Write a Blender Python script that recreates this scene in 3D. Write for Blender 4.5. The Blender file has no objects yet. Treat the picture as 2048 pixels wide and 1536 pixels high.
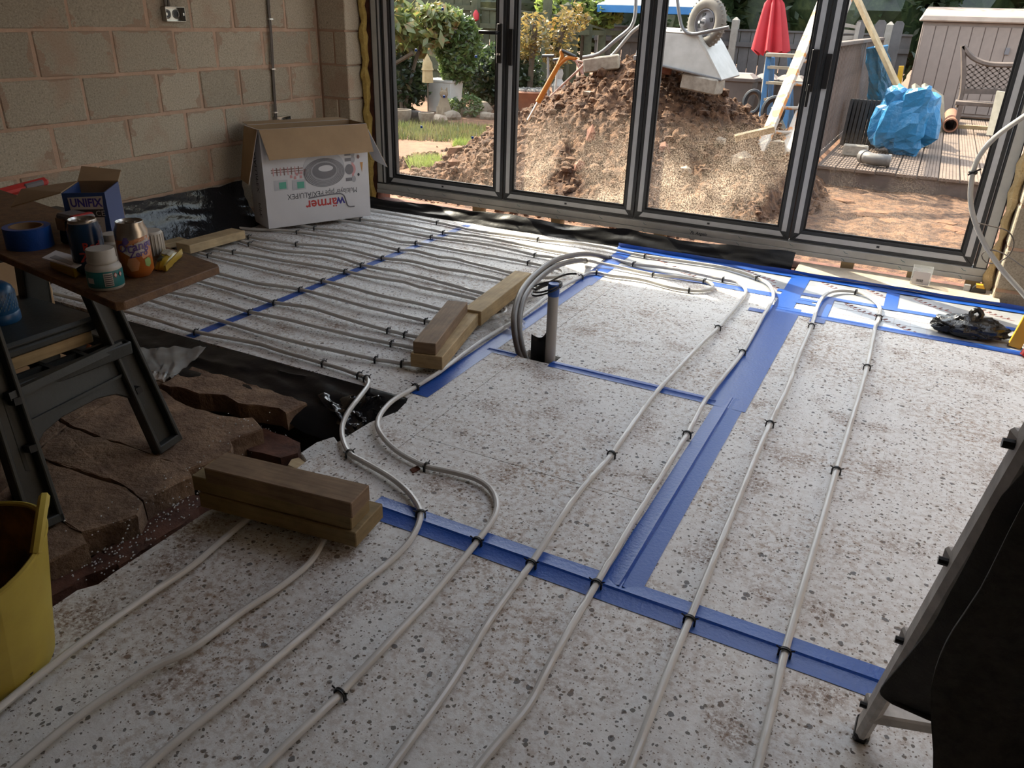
import bpy, bmesh, math, random
from mathutils import Vector, Matrix, noise
R = math.radians
random.seed(7)
scene = bpy.context.scene
COL = scene.collection

# ---------------------------------------------------------------- camera
cam_data = bpy.data.cameras.new('camera'); cam = bpy.data.objects.new('camera', cam_data); COL.objects.link(cam)
cam_data.sensor_width = 36.0; cam_data.lens = 1546.57/2048*36
cam_data.clip_start = 0.02; cam_data.clip_end = 300
yaw, pitch, roll = -0.46713586, -0.44467788, 0.03165892
fw = Vector((math.sin(yaw)*math.cos(pitch), math.cos(yaw)*math.cos(pitch), math.sin(pitch)))
rt = Vector((math.cos(yaw), -math.sin(yaw), 0)); up = rt.cross(fw)
r2 = rt*math.cos(roll) + up*math.sin(roll); u2 = -rt*math.sin(roll) + up*math.cos(roll)
mw = Matrix((r2, u2, -fw)).transposed().to_4x4(); mw.translation = Vector((0, 0, 1.32))
cam.matrix_world = mw
scene.camera = cam

# ---------------------------------------------------------------- sky, sun, exposure
world = bpy.data.worlds.new('sky'); scene.world = world; world.use_nodes = True
wn = world.node_tree.nodes; wl = world.node_tree.links
bg = wn['Background']
sky = wn.new('ShaderNodeTexSky'); sky.sky_type = 'NISHITA'; sky.sun_disc = False
SUN_EL = R(42); SUN_TRAVEL = Vector((0.89, -0.45, 0)).normalized()
sky.sun_elevation = SUN_EL; sky.sun_rotation = math.atan2(-SUN_TRAVEL.x, -SUN_TRAVEL.y); sky.air_density = 1.3; sky.dust_density = 3.0; sky.ozone_density = 0.6
hs_ = wn.new('ShaderNodeHueSaturation'); hs_.inputs['Saturation'].default_value = 0.45      # thin high haze: a paler sky
wl.new(sky.outputs[0], hs_.inputs['Color']); wl.new(hs_.outputs[0], bg.inputs[0]); bg.inputs[1].default_value = 0.62
sun_data = bpy.data.lights.new('sun', 'SUN'); sun = bpy.data.objects.new('sun', sun_data); COL.objects.link(sun)
sun_data.energy = 13.0; sun_data.angle = R(0.6); sun_data.color = (1.0, 0.88, 0.70)
trav = SUN_TRAVEL*math.cos(SUN_EL) + Vector((0, 0, -math.sin(SUN_EL)))
sun.rotation_euler = trav.to_track_quat('-Z', 'Y').to_euler(); sun.location = (-8, 8, 10)
vs = scene.view_settings
vs.view_transform = 'Standard'; vs.look = 'None'; vs.gamma = 1.0; vs.use_curve_mapping = False
vs.exposure = 0.33

# ---------------------------------------------------------------- materials
def nodes_of(m):
    m.use_nodes = True
    return m.node_tree.nodes, m.node_tree.links, m.node_tree.nodes['Principled BSDF']
def ramp(n, stops):
    r = n.new('ShaderNodeValToRGB'); e = r.color_ramp.elements
    while len(e) < len(stops): e.new(0.5)
    for i, (p, c) in enumerate(stops):
        e[i].position = p; e[i].color = (*c, 1) if len(c) == 3 else c
    return r
def coords(n, l, kind='Object', scale=(1, 1, 1)):
    if kind == 'World':
        g = n.new('ShaderNodeNewGeometry'); out = g.outputs['Position']
    else:
        t = n.new('ShaderNodeTexCoord'); out = t.outputs[kind]
    mp = n.new('ShaderNodeMapping'); mp.inputs['Scale'].default_value = scale
    l.new(out, mp.inputs[0]); return mp.outputs[0]
def mix(n, l, a, b, fac, mode='MIX'):
    m = n.new('ShaderNodeMix'); m.data_type = 'RGBA'; m.blend_type = mode
    for s, v in ((m.inputs[6], a), (m.inputs[7], b), (m.inputs[0], fac)):
        if hasattr(v, 'is_output'): l.new(v, s)
        elif isinstance(v, (int, float)): s.default_value = v
        else: s.default_value = (*v, 1)
    return m.outputs[2]
def tnoise(n, l, co, scale, detail=4, rough=0.6):
    t = n.new('ShaderNodeTexNoise'); t.inputs['Scale'].default_value = scale; t.inputs['Detail'].default_value = detail
    t.inputs['Roughness'].default_value = rough; l.new(co, t.inputs['Vector']); return t.outputs[0]
def bump_to(n, l, bs, height, strength, dist=0.01):
    b = n.new('ShaderNodeBump'); b.inputs['Strength'].default_value = strength; b.inputs['Distance'].default_value = dist
    l.new(height, b.inputs['Height']); l.new(b.outputs[0], bs.inputs['Normal'])
MATS = {}
def M(name, c, c2=None, rough=0.7, scale=6, bump=0.0, bscale=60, metal=0.0, kind='Object', stretch=(1, 1, 1), rnd=0.0, lo=0.35, hi=0.65, alpha=1, dist=0.004, trans=0):
    m = bpy.data.materials.new(name); n, l, bs = nodes_of(m)
    bs.inputs['Roughness'].default_value = rough; bs.inputs['Metallic'].default_value = metal
    co = coords(n, l, kind, stretch)
    if c2 is None: c2 = tuple(v*0.8 for v in c)
    r = ramp(n, [(lo, c), (hi, c2)]); l.new(tnoise(n, l, co, scale, 5), r.inputs[0]); out = r.outputs[0]
    if rnd:
        oi = n.new('ShaderNodeObjectInfo'); mr = n.new('ShaderNodeMapRange'); mr.inputs[3].default_value = 1-rnd; mr.inputs[4].default_value = 1+rnd
        l.new(oi.outputs['Random'], mr.inputs[0])
        hs = n.new('ShaderNodeHueSaturation'); l.new(out, hs.inputs['Color']); l.new(mr.outputs[0], hs.inputs['Value']); out = hs.outputs[0]
    l.new(out, bs.inputs['Base Color'])
    if bump: bump_to(n, l, bs, tnoise(n, l, co, bscale, 4), bump, dist)
    if trans: bs.inputs['Transmission Weight'].default_value = trans
    if alpha < 1: bs.inputs['Alpha'].default_value = alpha
    MATS[name] = m; return m
def wood(name, c, c2, rough=0.75, scale=1.0):
    m = bpy.data.materials.new(name); n, l, bs = nodes_of(m); bs.inputs['Roughness'].default_value = rough
    co = coords(n, l, 'UV', (1, 1, 1))
    mp = n.new('ShaderNodeMapping'); mp.inputs['Scale'].default_value = (3*scale, 45*scale, 45*scale); l.new(co, mp.inputs[0])
    t = tnoise(n, l, mp.outputs[0], 1.5, 6, 0.65)
    r = ramp(n, [(0.3, c), (0.7, c2)]); l.new(t, r.inputs[0])
    big = tnoise(n, l, co, 9, 3)
    rr = ramp(n, [(0.35, (0.75, 0.75, 0.75)), (0.65, (1.1, 1.1, 1.1))]); l.new(big, rr.inputs[0])
    l.new(mix(n, l, r.outputs[0], rr.outputs[0], 1.0, 'MULTIPLY'), bs.inputs['Base Color'])
    bump_to(n, l, bs, t, 0.25, 0.003)
    MATS[name] = m; return m

def eps_material():
    m = bpy.data.materials.new('eps_board'); n, l, bs = nodes_of(m); bs.inputs['Roughness'].default_value = 0.75
    co = coords(n, l, 'World')
    base = ramp(n, [(0.3, (0.75, 0.745, 0.735)), (0.7, (0.63, 0.62, 0.60))]); l.new(tnoise(n, l, co, 45, 6, 0.7), base.inputs[0])
    col = base.outputs[0]
    wob = n.new('ShaderNodeTexNoise'); wob.inputs['Scale'].default_value = 60; l.new(co, wob.inputs['Vector'])
    add = n.new('ShaderNodeVectorMath'); add.operation = 'MULTIPLY_ADD'; add.inputs[1].default_value = (0.012, 0.012, 0.012)
    l.new(wob.outputs['Color'], add.inputs[0]); l.new(co, add.inputs[2])
    for sc, th, dark, keep in ((34, 0.30, (0.07, 0.073, 0.08), 0.66), (75, 0.40, (0.06, 0.05, 0.042), 0.40), (150, 0.36, (0.13, 0.095, 0.065), 0.36)):
        v = n.new('ShaderNodeTexVoronoi'); v.inputs['Scale'].default_value = sc; l.new(add.outputs[0], v.inputs['Vector'])
        sep = n.new('ShaderNodeSeparateColor'); l.new(v.outputs['Color'], sep.inputs[0])
        mr = n.new('ShaderNodeMapRange'); mr.inputs[1].default_value = keep; mr.inputs[2].default_value = 1.0; mr.inputs[3].default_value = 0.0; mr.inputs[4].default_value = th
        l.new(sep.outputs[0], mr.inputs[0])
        lt = n.new('ShaderNodeMath'); lt.operation = 'LESS_THAN'; l.new(v.outputs['Distance'], lt.inputs[0]); l.new(mr.outputs[0], lt.inputs[1])
        fac = n.new('ShaderNodeMath'); fac.operation = 'MULTIPLY'; fac.inputs[1].default_value = 0.85; l.new(lt.outputs[0], fac.inputs[0])
        col = mix(n, l, col, dark, fac.outputs[0])
    # trodden-in dirt: patches of brown crumbs
    patch = ramp(n, [(0.36, (0.08, 0.08, 0.08)), (0.66, (1, 1, 1))]); l.new(tnoise(n, l, co, 1.9, 4, 0.6), patch.inputs[0])
    crumb = ramp(n, [(0.46, (0, 0, 0)), (0.60, (1, 1, 1))]); l.new(tnoise(n, l, co, 46, 6, 0.75), crumb.inputs[0])
    mm = n.new('ShaderNodeMath'); mm.operation = 'MULTIPLY'; l.new(patch.outputs[0], mm.inputs[0]); l.new(crumb.outputs[0], mm.inputs[1])
    m3 = n.new('ShaderNodeMath'); m3.operation = 'MULTIPLY'; m3.inputs[1].default_value = 0.8; l.new(mm.outputs[0], m3.inputs[0])
    col = mix(n, l, col, (0.25, 0.145, 0.075), m3.outputs[0])
    # tighter boot scuffs
    sc_ = ramp(n, [(0.56, (0, 0, 0)), (0.68, (1, 1, 1))]); l.new(tnoise(n, l, co, 5.5, 2, 0.5), sc_.inputs[0])
    cr2 = ramp(n, [(0.44, (0, 0, 0)), (0.56, (1, 1, 1))]); l.new(tnoise(n, l, co, 90, 5, 0.75), cr2.inputs[0])
    m4 = n.new('ShaderNodeMath'); m4.operation = 'MULTIPLY'; l.new(sc_.outputs[0], m4.inputs[0]); l.new(cr2.outputs[0], m4.inputs[1])
    m5 = n.new('ShaderNodeMath'); m5.operation = 'MULTIPLY'; m5.inputs[1].default_value = 0.7; l.new(m4.outputs[0], m5.inputs[0])
    col = mix(n, l, col, (0.17, 0.085, 0.038), m5.outputs[0])
    # a general film of site dust, warmer away from the doors where people walk in
    l.new(col, bs.inputs['Base Color'])
    bump_to(n, l, bs, tnoise(n, l, co, 140, 5, 0.7), 0.35, 0.004)
    MATS['eps'] = m; return m
eps_material()

def block_material(key, smear_on):
    m = bpy.data.materials.new('concrete_block'); n, l, bs = nodes_of(m); bs.inputs['Roughness'].default_value = 0.95
    co = coords(n, l, 'World')
    t = tnoise(n, l, co, 105, 7, 0.85)
    a = ramp(n, [(0.32, (0.05, 0.04, 0.03)), (0.42, (0.40, 0.335, 0.245)), (0.60, (0.57, 0.485, 0.365)), (0.72, (0.70, 0.61, 0.48))]); l.new(t, a.inputs[0])
    oi = n.new('ShaderNodeObjectInfo'); mr = n.new('ShaderNodeMapRange'); mr.inputs[3].default_value = 0.85; mr.inputs[4].default_value = 1.15; l.new(oi.outputs['Random'], mr.inputs[0])
    hs = n.new('ShaderNodeHueSaturation'); l.new(a.outputs[0], hs.inputs['Color']); l.new(mr.outputs[0], hs.inputs['Value'])
    smear = ramp(n, [(0.54, (0, 0, 0)), (0.66, (1, 1, 1))]); l.new(tnoise(n, l, co, 4.2, 4, 0.6), smear.inputs[0])
    sm = n.new('ShaderNodeMath'); sm.operation = 'MULTIPLY'; sm.inputs[1].default_value = 0.6; l.new(smear.outputs[0], sm.inputs[0])
    # mortar smeared out over the arrises: ragged bands along the block ends and beds
    tc_ = n.new('ShaderNodeTexCoord'); sx_ = n.new('ShaderNodeSeparateXYZ'); l.new(tc_.outputs['Generated'], sx_.inputs[0])
    def edge(sock, w):
        a1 = n.new('ShaderNodeMath'); a1.operation = 'PINGPONG'; a1.inputs[1].default_value = 0.5; l.new(sock, a1.inputs[0])
        mr_ = n.new('ShaderNodeMapRange'); mr_.inputs[1].default_value = 0.46; mr_.inputs[2].default_value = 0.80; mr_.inputs[3].default_value = 0.0; mr_.inputs[4].default_value = w
        l.new(tnoise(n, l, co, 5.5, 5, 0.65), mr_.inputs[0])
        lt_ = n.new('ShaderNodeMath'); lt_.operation = 'LESS_THAN'; l.new(a1.outputs[0], lt_.inputs[0]); l.new(mr_.outputs[0], lt_.inputs[1]); return lt_.outputs[0]
    mx_ = n.new('ShaderNodeMath'); mx_.operation = 'MAXIMUM'; l.new(edge(sx_.outputs[1], 0.30), mx_.inputs[0]); l.new(edge(sx_.outputs[2], 0.16), mx_.inputs[1])
    m8 = n.new('ShaderNodeMath'); m8.operation = 'MULTIPLY'; m8.inputs[1].default_value = smear_on; l.new(mx_.outputs[0], m8.inputs[0])
    c_a = mix(n, l, hs.outputs[0], (0.46, 0.31, 0.215), sm.outputs[0])
    l.new(mix(n, l, c_a, (0.41, 0.27, 0.185), m8.outputs[0]), bs.inputs['Base Color'])
    bump_to(n, l, bs, t, 0.9, 0.008)
    MATS[key] = m
block_material('block', 0.75); block_material('block_plain', 0.0)

def glass_material(name, dust):
    m = bpy.data.materials.new(name); m.use_nodes = True; n = m.node_tree.nodes; l = m.node_tree.links; n.clear()
    out = n.new('ShaderNodeOutputMaterial'); tr = n.new('ShaderNodeBsdfTransparent'); tr.inputs[0].default_value = (0.95, 0.965, 0.955, 1)
    gl = n.new('ShaderNodeBsdfGlossy'); gl.inputs['Roughness'].default_value = 0.02
    fr = n.new('ShaderNodeFresnel'); fr.inputs[0].default_value = 1.35
    bk = n.new('ShaderNodeNewGeometry'); om = n.new('ShaderNodeMath'); om.operation = 'SUBTRACT'; om.inputs[0].default_value = 1.0; l.new(bk.outputs['Backfacing'], om.inputs[1])
    ff = n.new('ShaderNodeMath'); ff.operation = 'MULTIPLY'; l.new(fr.outputs[0], ff.inputs[0]); l.new(om.outputs[0], ff.inputs[1])
    mx = n.new('ShaderNodeMixShader'); l.new(ff.outputs[0], mx.inputs[0]); l.new(tr.outputs[0], mx.inputs[1]); l.new(gl.outputs[0], mx.inputs[2])
    geo = n.new('ShaderNodeNewGeometry'); sep = n.new('ShaderNodeSeparateXYZ'); l.new(geo.outputs['Position'], sep.inputs[0])
    mr = n.new('ShaderNodeMapRange'); mr.inputs[1].default_value = 0.80; mr.inputs[2].default_value = 0.2; mr.inputs[3].default_value = 0.0; mr.inputs[4].default_value = 1.0; l.new(sep.outputs[2], mr.inputs[0])
    co = geo.outputs['Position']
    patch = ramp(n, [(0.35, (0, 0, 0)), (0.65, (1, 1, 1))]); l.new(tnoise(n, l, co, 2.2, 3), patch.inputs[0])
    spk = ramp(n, [(0.50, (0.06, 0.06, 0.06)), (0.57, (1, 1, 1))]); l.new(tnoise(n, l, co, 150, 3, 0.8), spk.inputs[0])
    a = n.new('ShaderNodeMath'); a.operation = 'MULTIPLY'; l.new(patch.outputs[0], a.inputs[0]); l.new(spk.outputs[0], a.inputs[1])
    b = n.new('ShaderNodeMath'); b.operation = 'MULTIPLY'; l.new(a.outputs[0], b.inputs[0]); l.new(mr.outputs[0], b.inputs[1])
    c = n.new('ShaderNodeMath'); c.operation = 'MULTIPLY'; c.inputs[1].default_value = dust; l.new(b.outputs[0], c.inputs[0])
    df = n.new('ShaderNodeBsdfTranslucent'); df.inputs[0].default_value = (0.62, 0.50, 0.38, 1)
    mx2 = n.new('ShaderNodeMixShader'); l.new(c.outputs[0], mx2.inputs[0]); l.new(mx.outputs[0], mx2.inputs[1]); l.new(df.outputs[0], mx2.inputs[2])
    l.new(mx2.outputs[0], out.inputs[0]); MATS[name] = m; return m
glass_material('glass_clean', 0.15); glass_material('glass_dusty', 0.85)

def film_material(name, col, opac, rough=0.15):
    m = bpy.data.materials.new(name); m.use_nodes = True; n = m.node_tree.nodes; l = m.node_tree.links; n.clear()
    out = n.new('ShaderNodeOutputMaterial'); tr = n.new('ShaderNodeBsdfTransparent'); pb = n.new('ShaderNodeBsdfPrincipled')
    pb.inputs['Base Color'].default_value = (*col, 1); pb.inputs['Roughness'].default_value = rough; pb.inputs['Specular IOR Level'].default_value = 0.9
    mx = n.new('ShaderNodeMixShader'); mx.inputs[0].default_value = opac
    l.new(tr.outputs[0], mx.inputs[1]); l.new(pb.outputs[0], mx.inputs[2]); l.new(mx.outputs[0], out.inputs[0]); MATS[name] = m
film_material('clear_film', (0.6, 0.6, 0.58), 0.38); film_material('clear_tub', (0.7, 0.72, 0.72), 0.3)

def foil_material():
    m = bpy.data.materials.new('foil_face'); n, l, bs = nodes_of(m); bs.inputs['Roughness'].default_value = 0.38; bs.inputs['Metallic'].default_value = 0.35
    co = coords(n, l, 'World')
    r = ramp(n, [(0.35, (0.44, 0.45, 0.46)), (0.65, (0.33, 0.34, 0.36))]); l.new(tnoise(n, l, co, 7, 3), r.inputs[0])
    l.new(r.outputs[0], bs.inputs['Base Color']); bump_to(n, l, bs, tnoise(n, l, co, 25, 3), 0.25, 0.01); MATS['foil'] = m
foil_material()

def specular_sheet(name, col, rough, bs_, bd, scale):
    m = bpy.data.materials.new(name); n, l, bs = nodes_of(m); bs.inputs['Roughness'].default_value = rough
    bs.inputs['Base Color'].default_value = (*col, 1)
    co = coords(n, l, 'World'); bump_to(n, l, bs, tnoise(n, l, co, scale, 4), bs_, bd); MATS[name] = m
specular_sheet('polythene_shiny', (0.012, 0.012, 0.014), 0.17, 0.5, 0.02, 9)
specular_sheet('polythene', (0.009, 0.009, 0.010), 0.33, 0.4, 0.008, 9); MATS['polythene'].node_tree.nodes['Principled BSDF'].inputs['Specular IOR Level'].default_value = 0.16
specular_sheet('bin_bag', (0.008, 0.008, 0.009), 0.16, 0.7, 0.01, 30)
specular_sheet('blue_tape', (0.010, 0.070, 0.33), 0.36, 0.45, 0.003, 90)

M('mortar', (0.48, 0.32, 0.225), (0.39, 0.255, 0.175), 0.95, 9, 0.6, 80, kind='World')
M('ceiling_board', (0.42, 0.38, 0.33), (0.38, 0.34, 0.29), 0.9, 3)
M('wall_back', (0.30, 0.25, 0.20), (0.22, 0.18, 0.15), 0.9, 4, 0.3, 60)
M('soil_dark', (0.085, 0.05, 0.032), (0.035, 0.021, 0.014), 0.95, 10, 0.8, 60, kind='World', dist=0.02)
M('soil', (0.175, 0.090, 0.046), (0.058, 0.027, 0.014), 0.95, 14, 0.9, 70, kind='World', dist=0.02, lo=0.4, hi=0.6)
M('soil_sand', (0.20, 0.095, 0.046), (0.11, 0.05, 0.026), 0.95, 8, 0.6, 60, kind='World', dist=0.01)
M('slab', (0.26, 0.165, 0.10), (0.115, 0.066, 0.04), 0.92, 7, 0.8, 45, kind='World', dist=0.012)
M('brick_red', (0.20, 0.075, 0.042), (0.10, 0.036, 0.022), 0.92, 16, 0.7, 80, rnd=0.2)
M('brick_dark', (0.15, 0.062, 0.038), (0.07, 0.03, 0.02), 0.92, 16, 0.7, 80, kind='World')
M('stone', (0.30, 0.25, 0.19), (0.17, 0.125, 0.09), 0.9, 9, 0.6, 50, rnd=0.25)
M('conc', (0.34, 0.31, 0.26), (0.23, 0.20, 0.165), 0.9, 20, 0.5, 90)
M('frame_grey', (0.022, 0.024, 0.026), (0.03, 0.032, 0.034), 0.45, 4)
M('film_grey', (0.48, 0.49, 0.50), (0.42, 0.43, 0.44), 0.35, 12)
M('track_film', (0.46, 0.46, 0.43), (0.38, 0.38, 0.355), 0.32, 8)
M('black_plastic', (0.008, 0.008, 0.009), (0.011, 0.011, 0.012), 0.4, 6)
M('seal_black', (0.004, 0.004, 0.004), None, 0.6, 6)
M('pipe_white', (0.56, 0.545, 0.52), (0.50, 0.485, 0.46), 0.28, 6)
M('conduit', (0.115, 0.095, 0.082), (0.09, 0.075, 0.066), 0.38, 10)
M('pvc', (0.36, 0.345, 0.32), (0.33, 0.315, 0.295), 0.4, 6)
M('galv', (0.55, 0.54, 0.50), (0.40, 0.39, 0.36), 0.28, 12, metal=1.0)
M('steel', (0.62, 0.62, 0.61), None, 0.3, 12, metal=1.0)
M('foam', (0.50, 0.36, 0.10), (0.36, 0.24, 0.06), 0.9, 14, 0.9, 40, dist=0.02)
M('blue_plastic', (0.02, 0.10, 0.45), None, 0.4, 4)
wood('timber', (0.48, 0.35, 0.18), (0.30, 0.20, 0.09)); wood('timber_shaded', (0.30, 0.215, 0.10), (0.19, 0.13, 0.055))  # second one is greener, and darkened to carry the dim foreground in its colour
wood('timber_brown', (0.27, 0.18, 0.105), (0.15, 0.09, 0.05))
wood('timber_pale', (0.50, 0.38, 0.22), (0.36, 0.25, 0.13))

# ---------------------------------------------------------------- mesh helpers
class MB:
    def __init__(s): s.v = []; s.f = []; s.uv = []; s.sm = False; s.xf = None
    def pt(s, p):
        p = Vector(p); s.v.append(s.xf @ p if s.xf else p); return len(s.v)-1
    def face(s, idx, uv=None): s.f.append(list(idx)); s.uv.append(uv)
    def hexa(s, b, t):                       # bottom 4, top 4, both counter-clockwise from above
        i = [s.pt(p) for p in (*b, *t)]
        L = (Vector(b[1])-Vector(b[0])).length; W = (Vector(b[2])-Vector(b[1])).length; H = (Vector(t[0])-Vector(b[0])).length
        axes = [L, W, H]
        def uvq(a, c):
            if a < c: return [(0, 0), (0, a), (c, a), (c, 0)]
            return [(0, 0), (a, 0), (a, c), (0, c)]
        s.face((i[3], i[2], i[1], i[0]), uvq(L, W)); s.face((i[4], i[5], i[6], i[7]), uvq(L, W))
        s.face((i[0], i[1], i[5], i[4]), uvq(L, H)); s.face((i[1], i[2], i[6], i[5]), uvq(W, H))
        s.face((i[2], i[3], i[7], i[6]), uvq(L, H)); s.face((i[3], i[0], i[4], i[7]), uvq(W, H)); return s
    def box(s, x0, x1, y0, y1, z0, z1):
        return s.hexa([(x0, y0, z0), (x1, y0, z0), (x1, y1, z0), (x0, y1, z0)], [(x0, y0, z1), (x1, y0, z1), (x1, y1, z1), (x0, y1, z1)])
    def beam(s, p0, p1, w, h, upv=(0, 0, 1), taper=1.0):  # box along p0-p1 centred on the line
        p0, p1 = Vector(p0), Vector(p1); d = (p1-p0).normalized(); u = Vector(upv)
        sd = d.cross(u)
        if sd.length < 1e-4: sd = d.cross(Vector((1, 0, 0)))
        sd.normalize(); u = sd.cross(d).normalized(); a, b = sd*w/2, u*h/2
        a2, b2 = a*taper, b*taper
        return s.hexa([p0+a-b, p1+a2-b2, p1-a2-b2, p0-a-b], [p0+a+b, p1+a2+b2, p1-a2+b2, p0-a+b])
    def tube(s, path, r, n=8, closed=False, cap=True):
        P = [Vector(p) for p in path]; m = len(P); rs = r if isinstance(r, (list, tuple)) else [r]*m
        T = []
        for i in range(m):
            a = P[(i-1) % m] if closed or i > 0 else P[i]; b = P[(i+1) % m] if closed or i < m-1 else P[i]
            T.append((b-a).normalized() if (b-a).length > 1e-9 else Vector((0, 0, 1)))
        ref = Vector((0, 0, 1)) if abs(T[0].z) < 0.9 else Vector((1, 0, 0))
        N = (ref - T[0]*ref.dot(T[0])).normalized(); rings = []
        for i in range(m):
            N = N - T[i]*N.dot(T[i])
            if N.length < 1e-6: N = T[i].orthogonal()
            N.normalize(); B = T[i].cross(N)
            rings.append([s.pt(P[i] + (N*math.cos(2*math.pi*k/n) + B*math.sin(2*math.pi*k/n))*rs[i]) for k in range(n)])
        for i in range(m if closed else m-1):
            a, b = rings[i], rings[(i+1) % m]
            for k in range(n): s.face((a[k], a[(k+1) % n], b[(k+1) % n], b[k]))
        if cap and not closed: s.face(rings[0][::-1]); s.face(rings[-1])
        s.sm = True; return s
    def lathe(s, prof, c=(0, 0, 0), n=24, cap=True):
        c = Vector(c); rings = [[s.pt(c + Vector((r*math.cos(2*math.pi*k/n), r*math.sin(2*math.pi*k/n), z))) for k in range(n)] for r, z in prof]
        for a, b in zip(rings, rings[1:]):
            for k in range(n): s.face((a[k], a[(k+1) % n], b[(k+1) % n], b[k]))
        if cap: s.face(rings[0][::-1]); s.face(rings[-1])
        s.sm = True; return s
    def prism(s, poly, th):                  # top polygon (list of 3D points), thickness downwards
        t = [s.pt(p) for p in poly]; b = [s.pt((p[0], p[1], p[2]-th)) for p in poly]; n = len(poly)
        s.face(t, [(p[0], p[1]) for p in poly]); s.face(b[::-1])
        for k in range(n): s.face((b[k], b[(k+1) % n], t[(k+1) % n], t[k]))
        return s
    def extr(s, poly, vec):                  # any planar polygon extruded along vec
        vec = Vector(vec); a = [s.pt(p) for p in poly]; b = [s.pt(Vector(p)+vec) for p in poly]; n = len(poly)
        s.face(a[::-1]); s.face(b)
        for k in range(n): s.face((a[k], a[(k+1) % n], b[(k+1) % n], b[k]))
        return s
    def grid(s, fn, nu, nv, wrap=False):
        g = [[s.pt(fn(i/nu, j/nv)) for j in range(nv+1)] for i in range(nu+1)]
        for i in range(nu):
            for j in range(nv): s.face((g[i][j], g[i+1][j], g[i+1][j+1], g[i][j+1]), [(i/nu, j/nv), ((i+1)/nu, j/nv), ((i+1)/nu, (j+1)/nv), (i/nu, (j+1)/nv)])
        s.sm = True; return s
    def quad(s, a, b, c, d): s.face([s.pt(p) for p in (a, b, c, d)], [(0, 0), (1, 0), (1, 1), (0, 1)]); return s
    def mesh(s, name, origin, bevel=0, solid=0):
        me = bpy.data.meshes.new(name); me.from_pydata([v-origin for v in s.v], [], s.f); me.update()
        if any(s.uv):
            lay = me.uv_layers.new(name='UVMap'); k = 0
            for f, uv in zip(s.f, s.uv):
                for q in range(len(f)):
                    lay.data[k].uv = uv[q] if uv else (0, 0); k += 1
        bm = bmesh.new(); bm.from_mesh(me)
        bmesh.ops.recalc_face_normals(bm, faces=bm.faces) if not solid else None
        if bevel: bmesh.ops.bevel(bm, geom=[e for e in bm.edges if len(e.link_faces) == 2 and e.calc_face_angle(0) > 0.5], offset=bevel, segments=1, affect='EDGES', clamp_overlap=True)
        bm.to_mesh(me); bm.free()
        if s.sm:
            me.polygons.foreach_set('use_smooth', [True]*len(me.polygons))
            try: me.set_sharp_from_angle(angle=R(40))
            except Exception: pass
        return me
    def base(s):
        xs = [v.x for v in s.v]; ys = [v.y for v in s.v]; zs = [v.z for v in s.v]
        return Vector(((min(xs)+max(xs))/2, (min(ys)+max(ys))/2, min(zs)))
    def build(s, name, mat, parent=None, label=None, cat=None, group=None, kind=None, bevel=0, solid=0):
        o_ = s.base(); me = s.mesh(name, o_, bevel, solid); ob = bpy.data.objects.new(name, me); COL.objects.link(ob)
        me.materials.append(MATS[mat] if isinstance(mat, str) else mat)
        if parent is not None:
            ob.parent = parent; ob.location = o_ - wloc(parent)
        else: ob.location = o_
        if solid:
            md = ob.modifiers.new('thickness', 'SOLIDIFY'); md.thickness = solid; md.offset = 0
        return tag(ob, label, cat, group, kind)
def wloc(o):
    p = Vector(o.location)
    while o.parent: o = o.parent; p = p + Vector(o.location)
    return p
def tag(o, label=None, cat=None, group=None, kind=None):
    if label: o['label'] = label
    if cat: o['category'] = cat
    if group: o['group'] = group
    if kind: o['kind'] = kind
    return o
def thing(name, loc, label=None, cat=None, group=None, kind=None):
    o = bpy.data.objects.new(name, None); COL.objects.link(o); o.location = loc; o.empty_display_size = 0.1
    return tag(o, label, cat, group, kind)
def copy_to(o, parent, loc, rz=0.0, rot=None):
    c = o.copy(); COL.objects.link(c); c.parent = parent
    c.location = Vector(loc) - (wloc(parent) if parent else Vector()); c.rotation_euler = rot if rot else (0, 0, rz); return c
def smooth_path(pts, step=0.03):
    P = [Vector(p) for p in pts]; out = []
    for i in range(len(P)-1):
        p0 = P[max(i-1, 0)]; p1 = P[i]; p2 = P[i+1]; p3 = P[min(i+2, len(P)-1)]
        L = (p2-p1).length; k = max(2, int(L/step))
        for j in range(k):
            t = j/k
            # centripetal-like tension to avoid overshoot
            m1 = (p2-p0)*0.5; m2 = (p3-p1)*0.5
            for m in (m1, m2):
                if m.length > L: m *= L/m.length
            a = 2*t**3-3*t**2+1; b = t**3-2*t**2+t; c = -2*t**3+3*t**2; d = t**3-t**2
            out.append(p1*a + m1*b + p2*c + m2*d)
    out.append(P[-1]); return out
def n3(x, y, z=0.0, s=1.0): return noise.noise(Vector((x*s, y*s, z*s)))
def rock(mb, c, rx, ry, rz, seed=0, sub=2, rough=0.35):
    bm = bmesh.new(); bmesh.ops.create_icosphere(bm, subdivisions=sub, radius=1); off = len(mb.v); a = seed*1.7
    for v in bm.verts:
        d = 1 + rough*noise.noise(v.co*1.6 + Vector((seed*3.1, seed, 0)))
        # flatten towards a blocky lump
        q = Vector([math.copysign(abs(t)**0.75, t) for t in v.co])*d
        x, y = q.x*rx, q.y*ry
        mb.pt((c[0]+x*math.cos(a)-y*math.sin(a), c[1]+x*math.sin(a)+y*math.cos(a), c[2]+q.z*rz))
    for f in bm.faces: mb.face([off+v.index for v in f.verts])
    bm.free(); return mb
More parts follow.
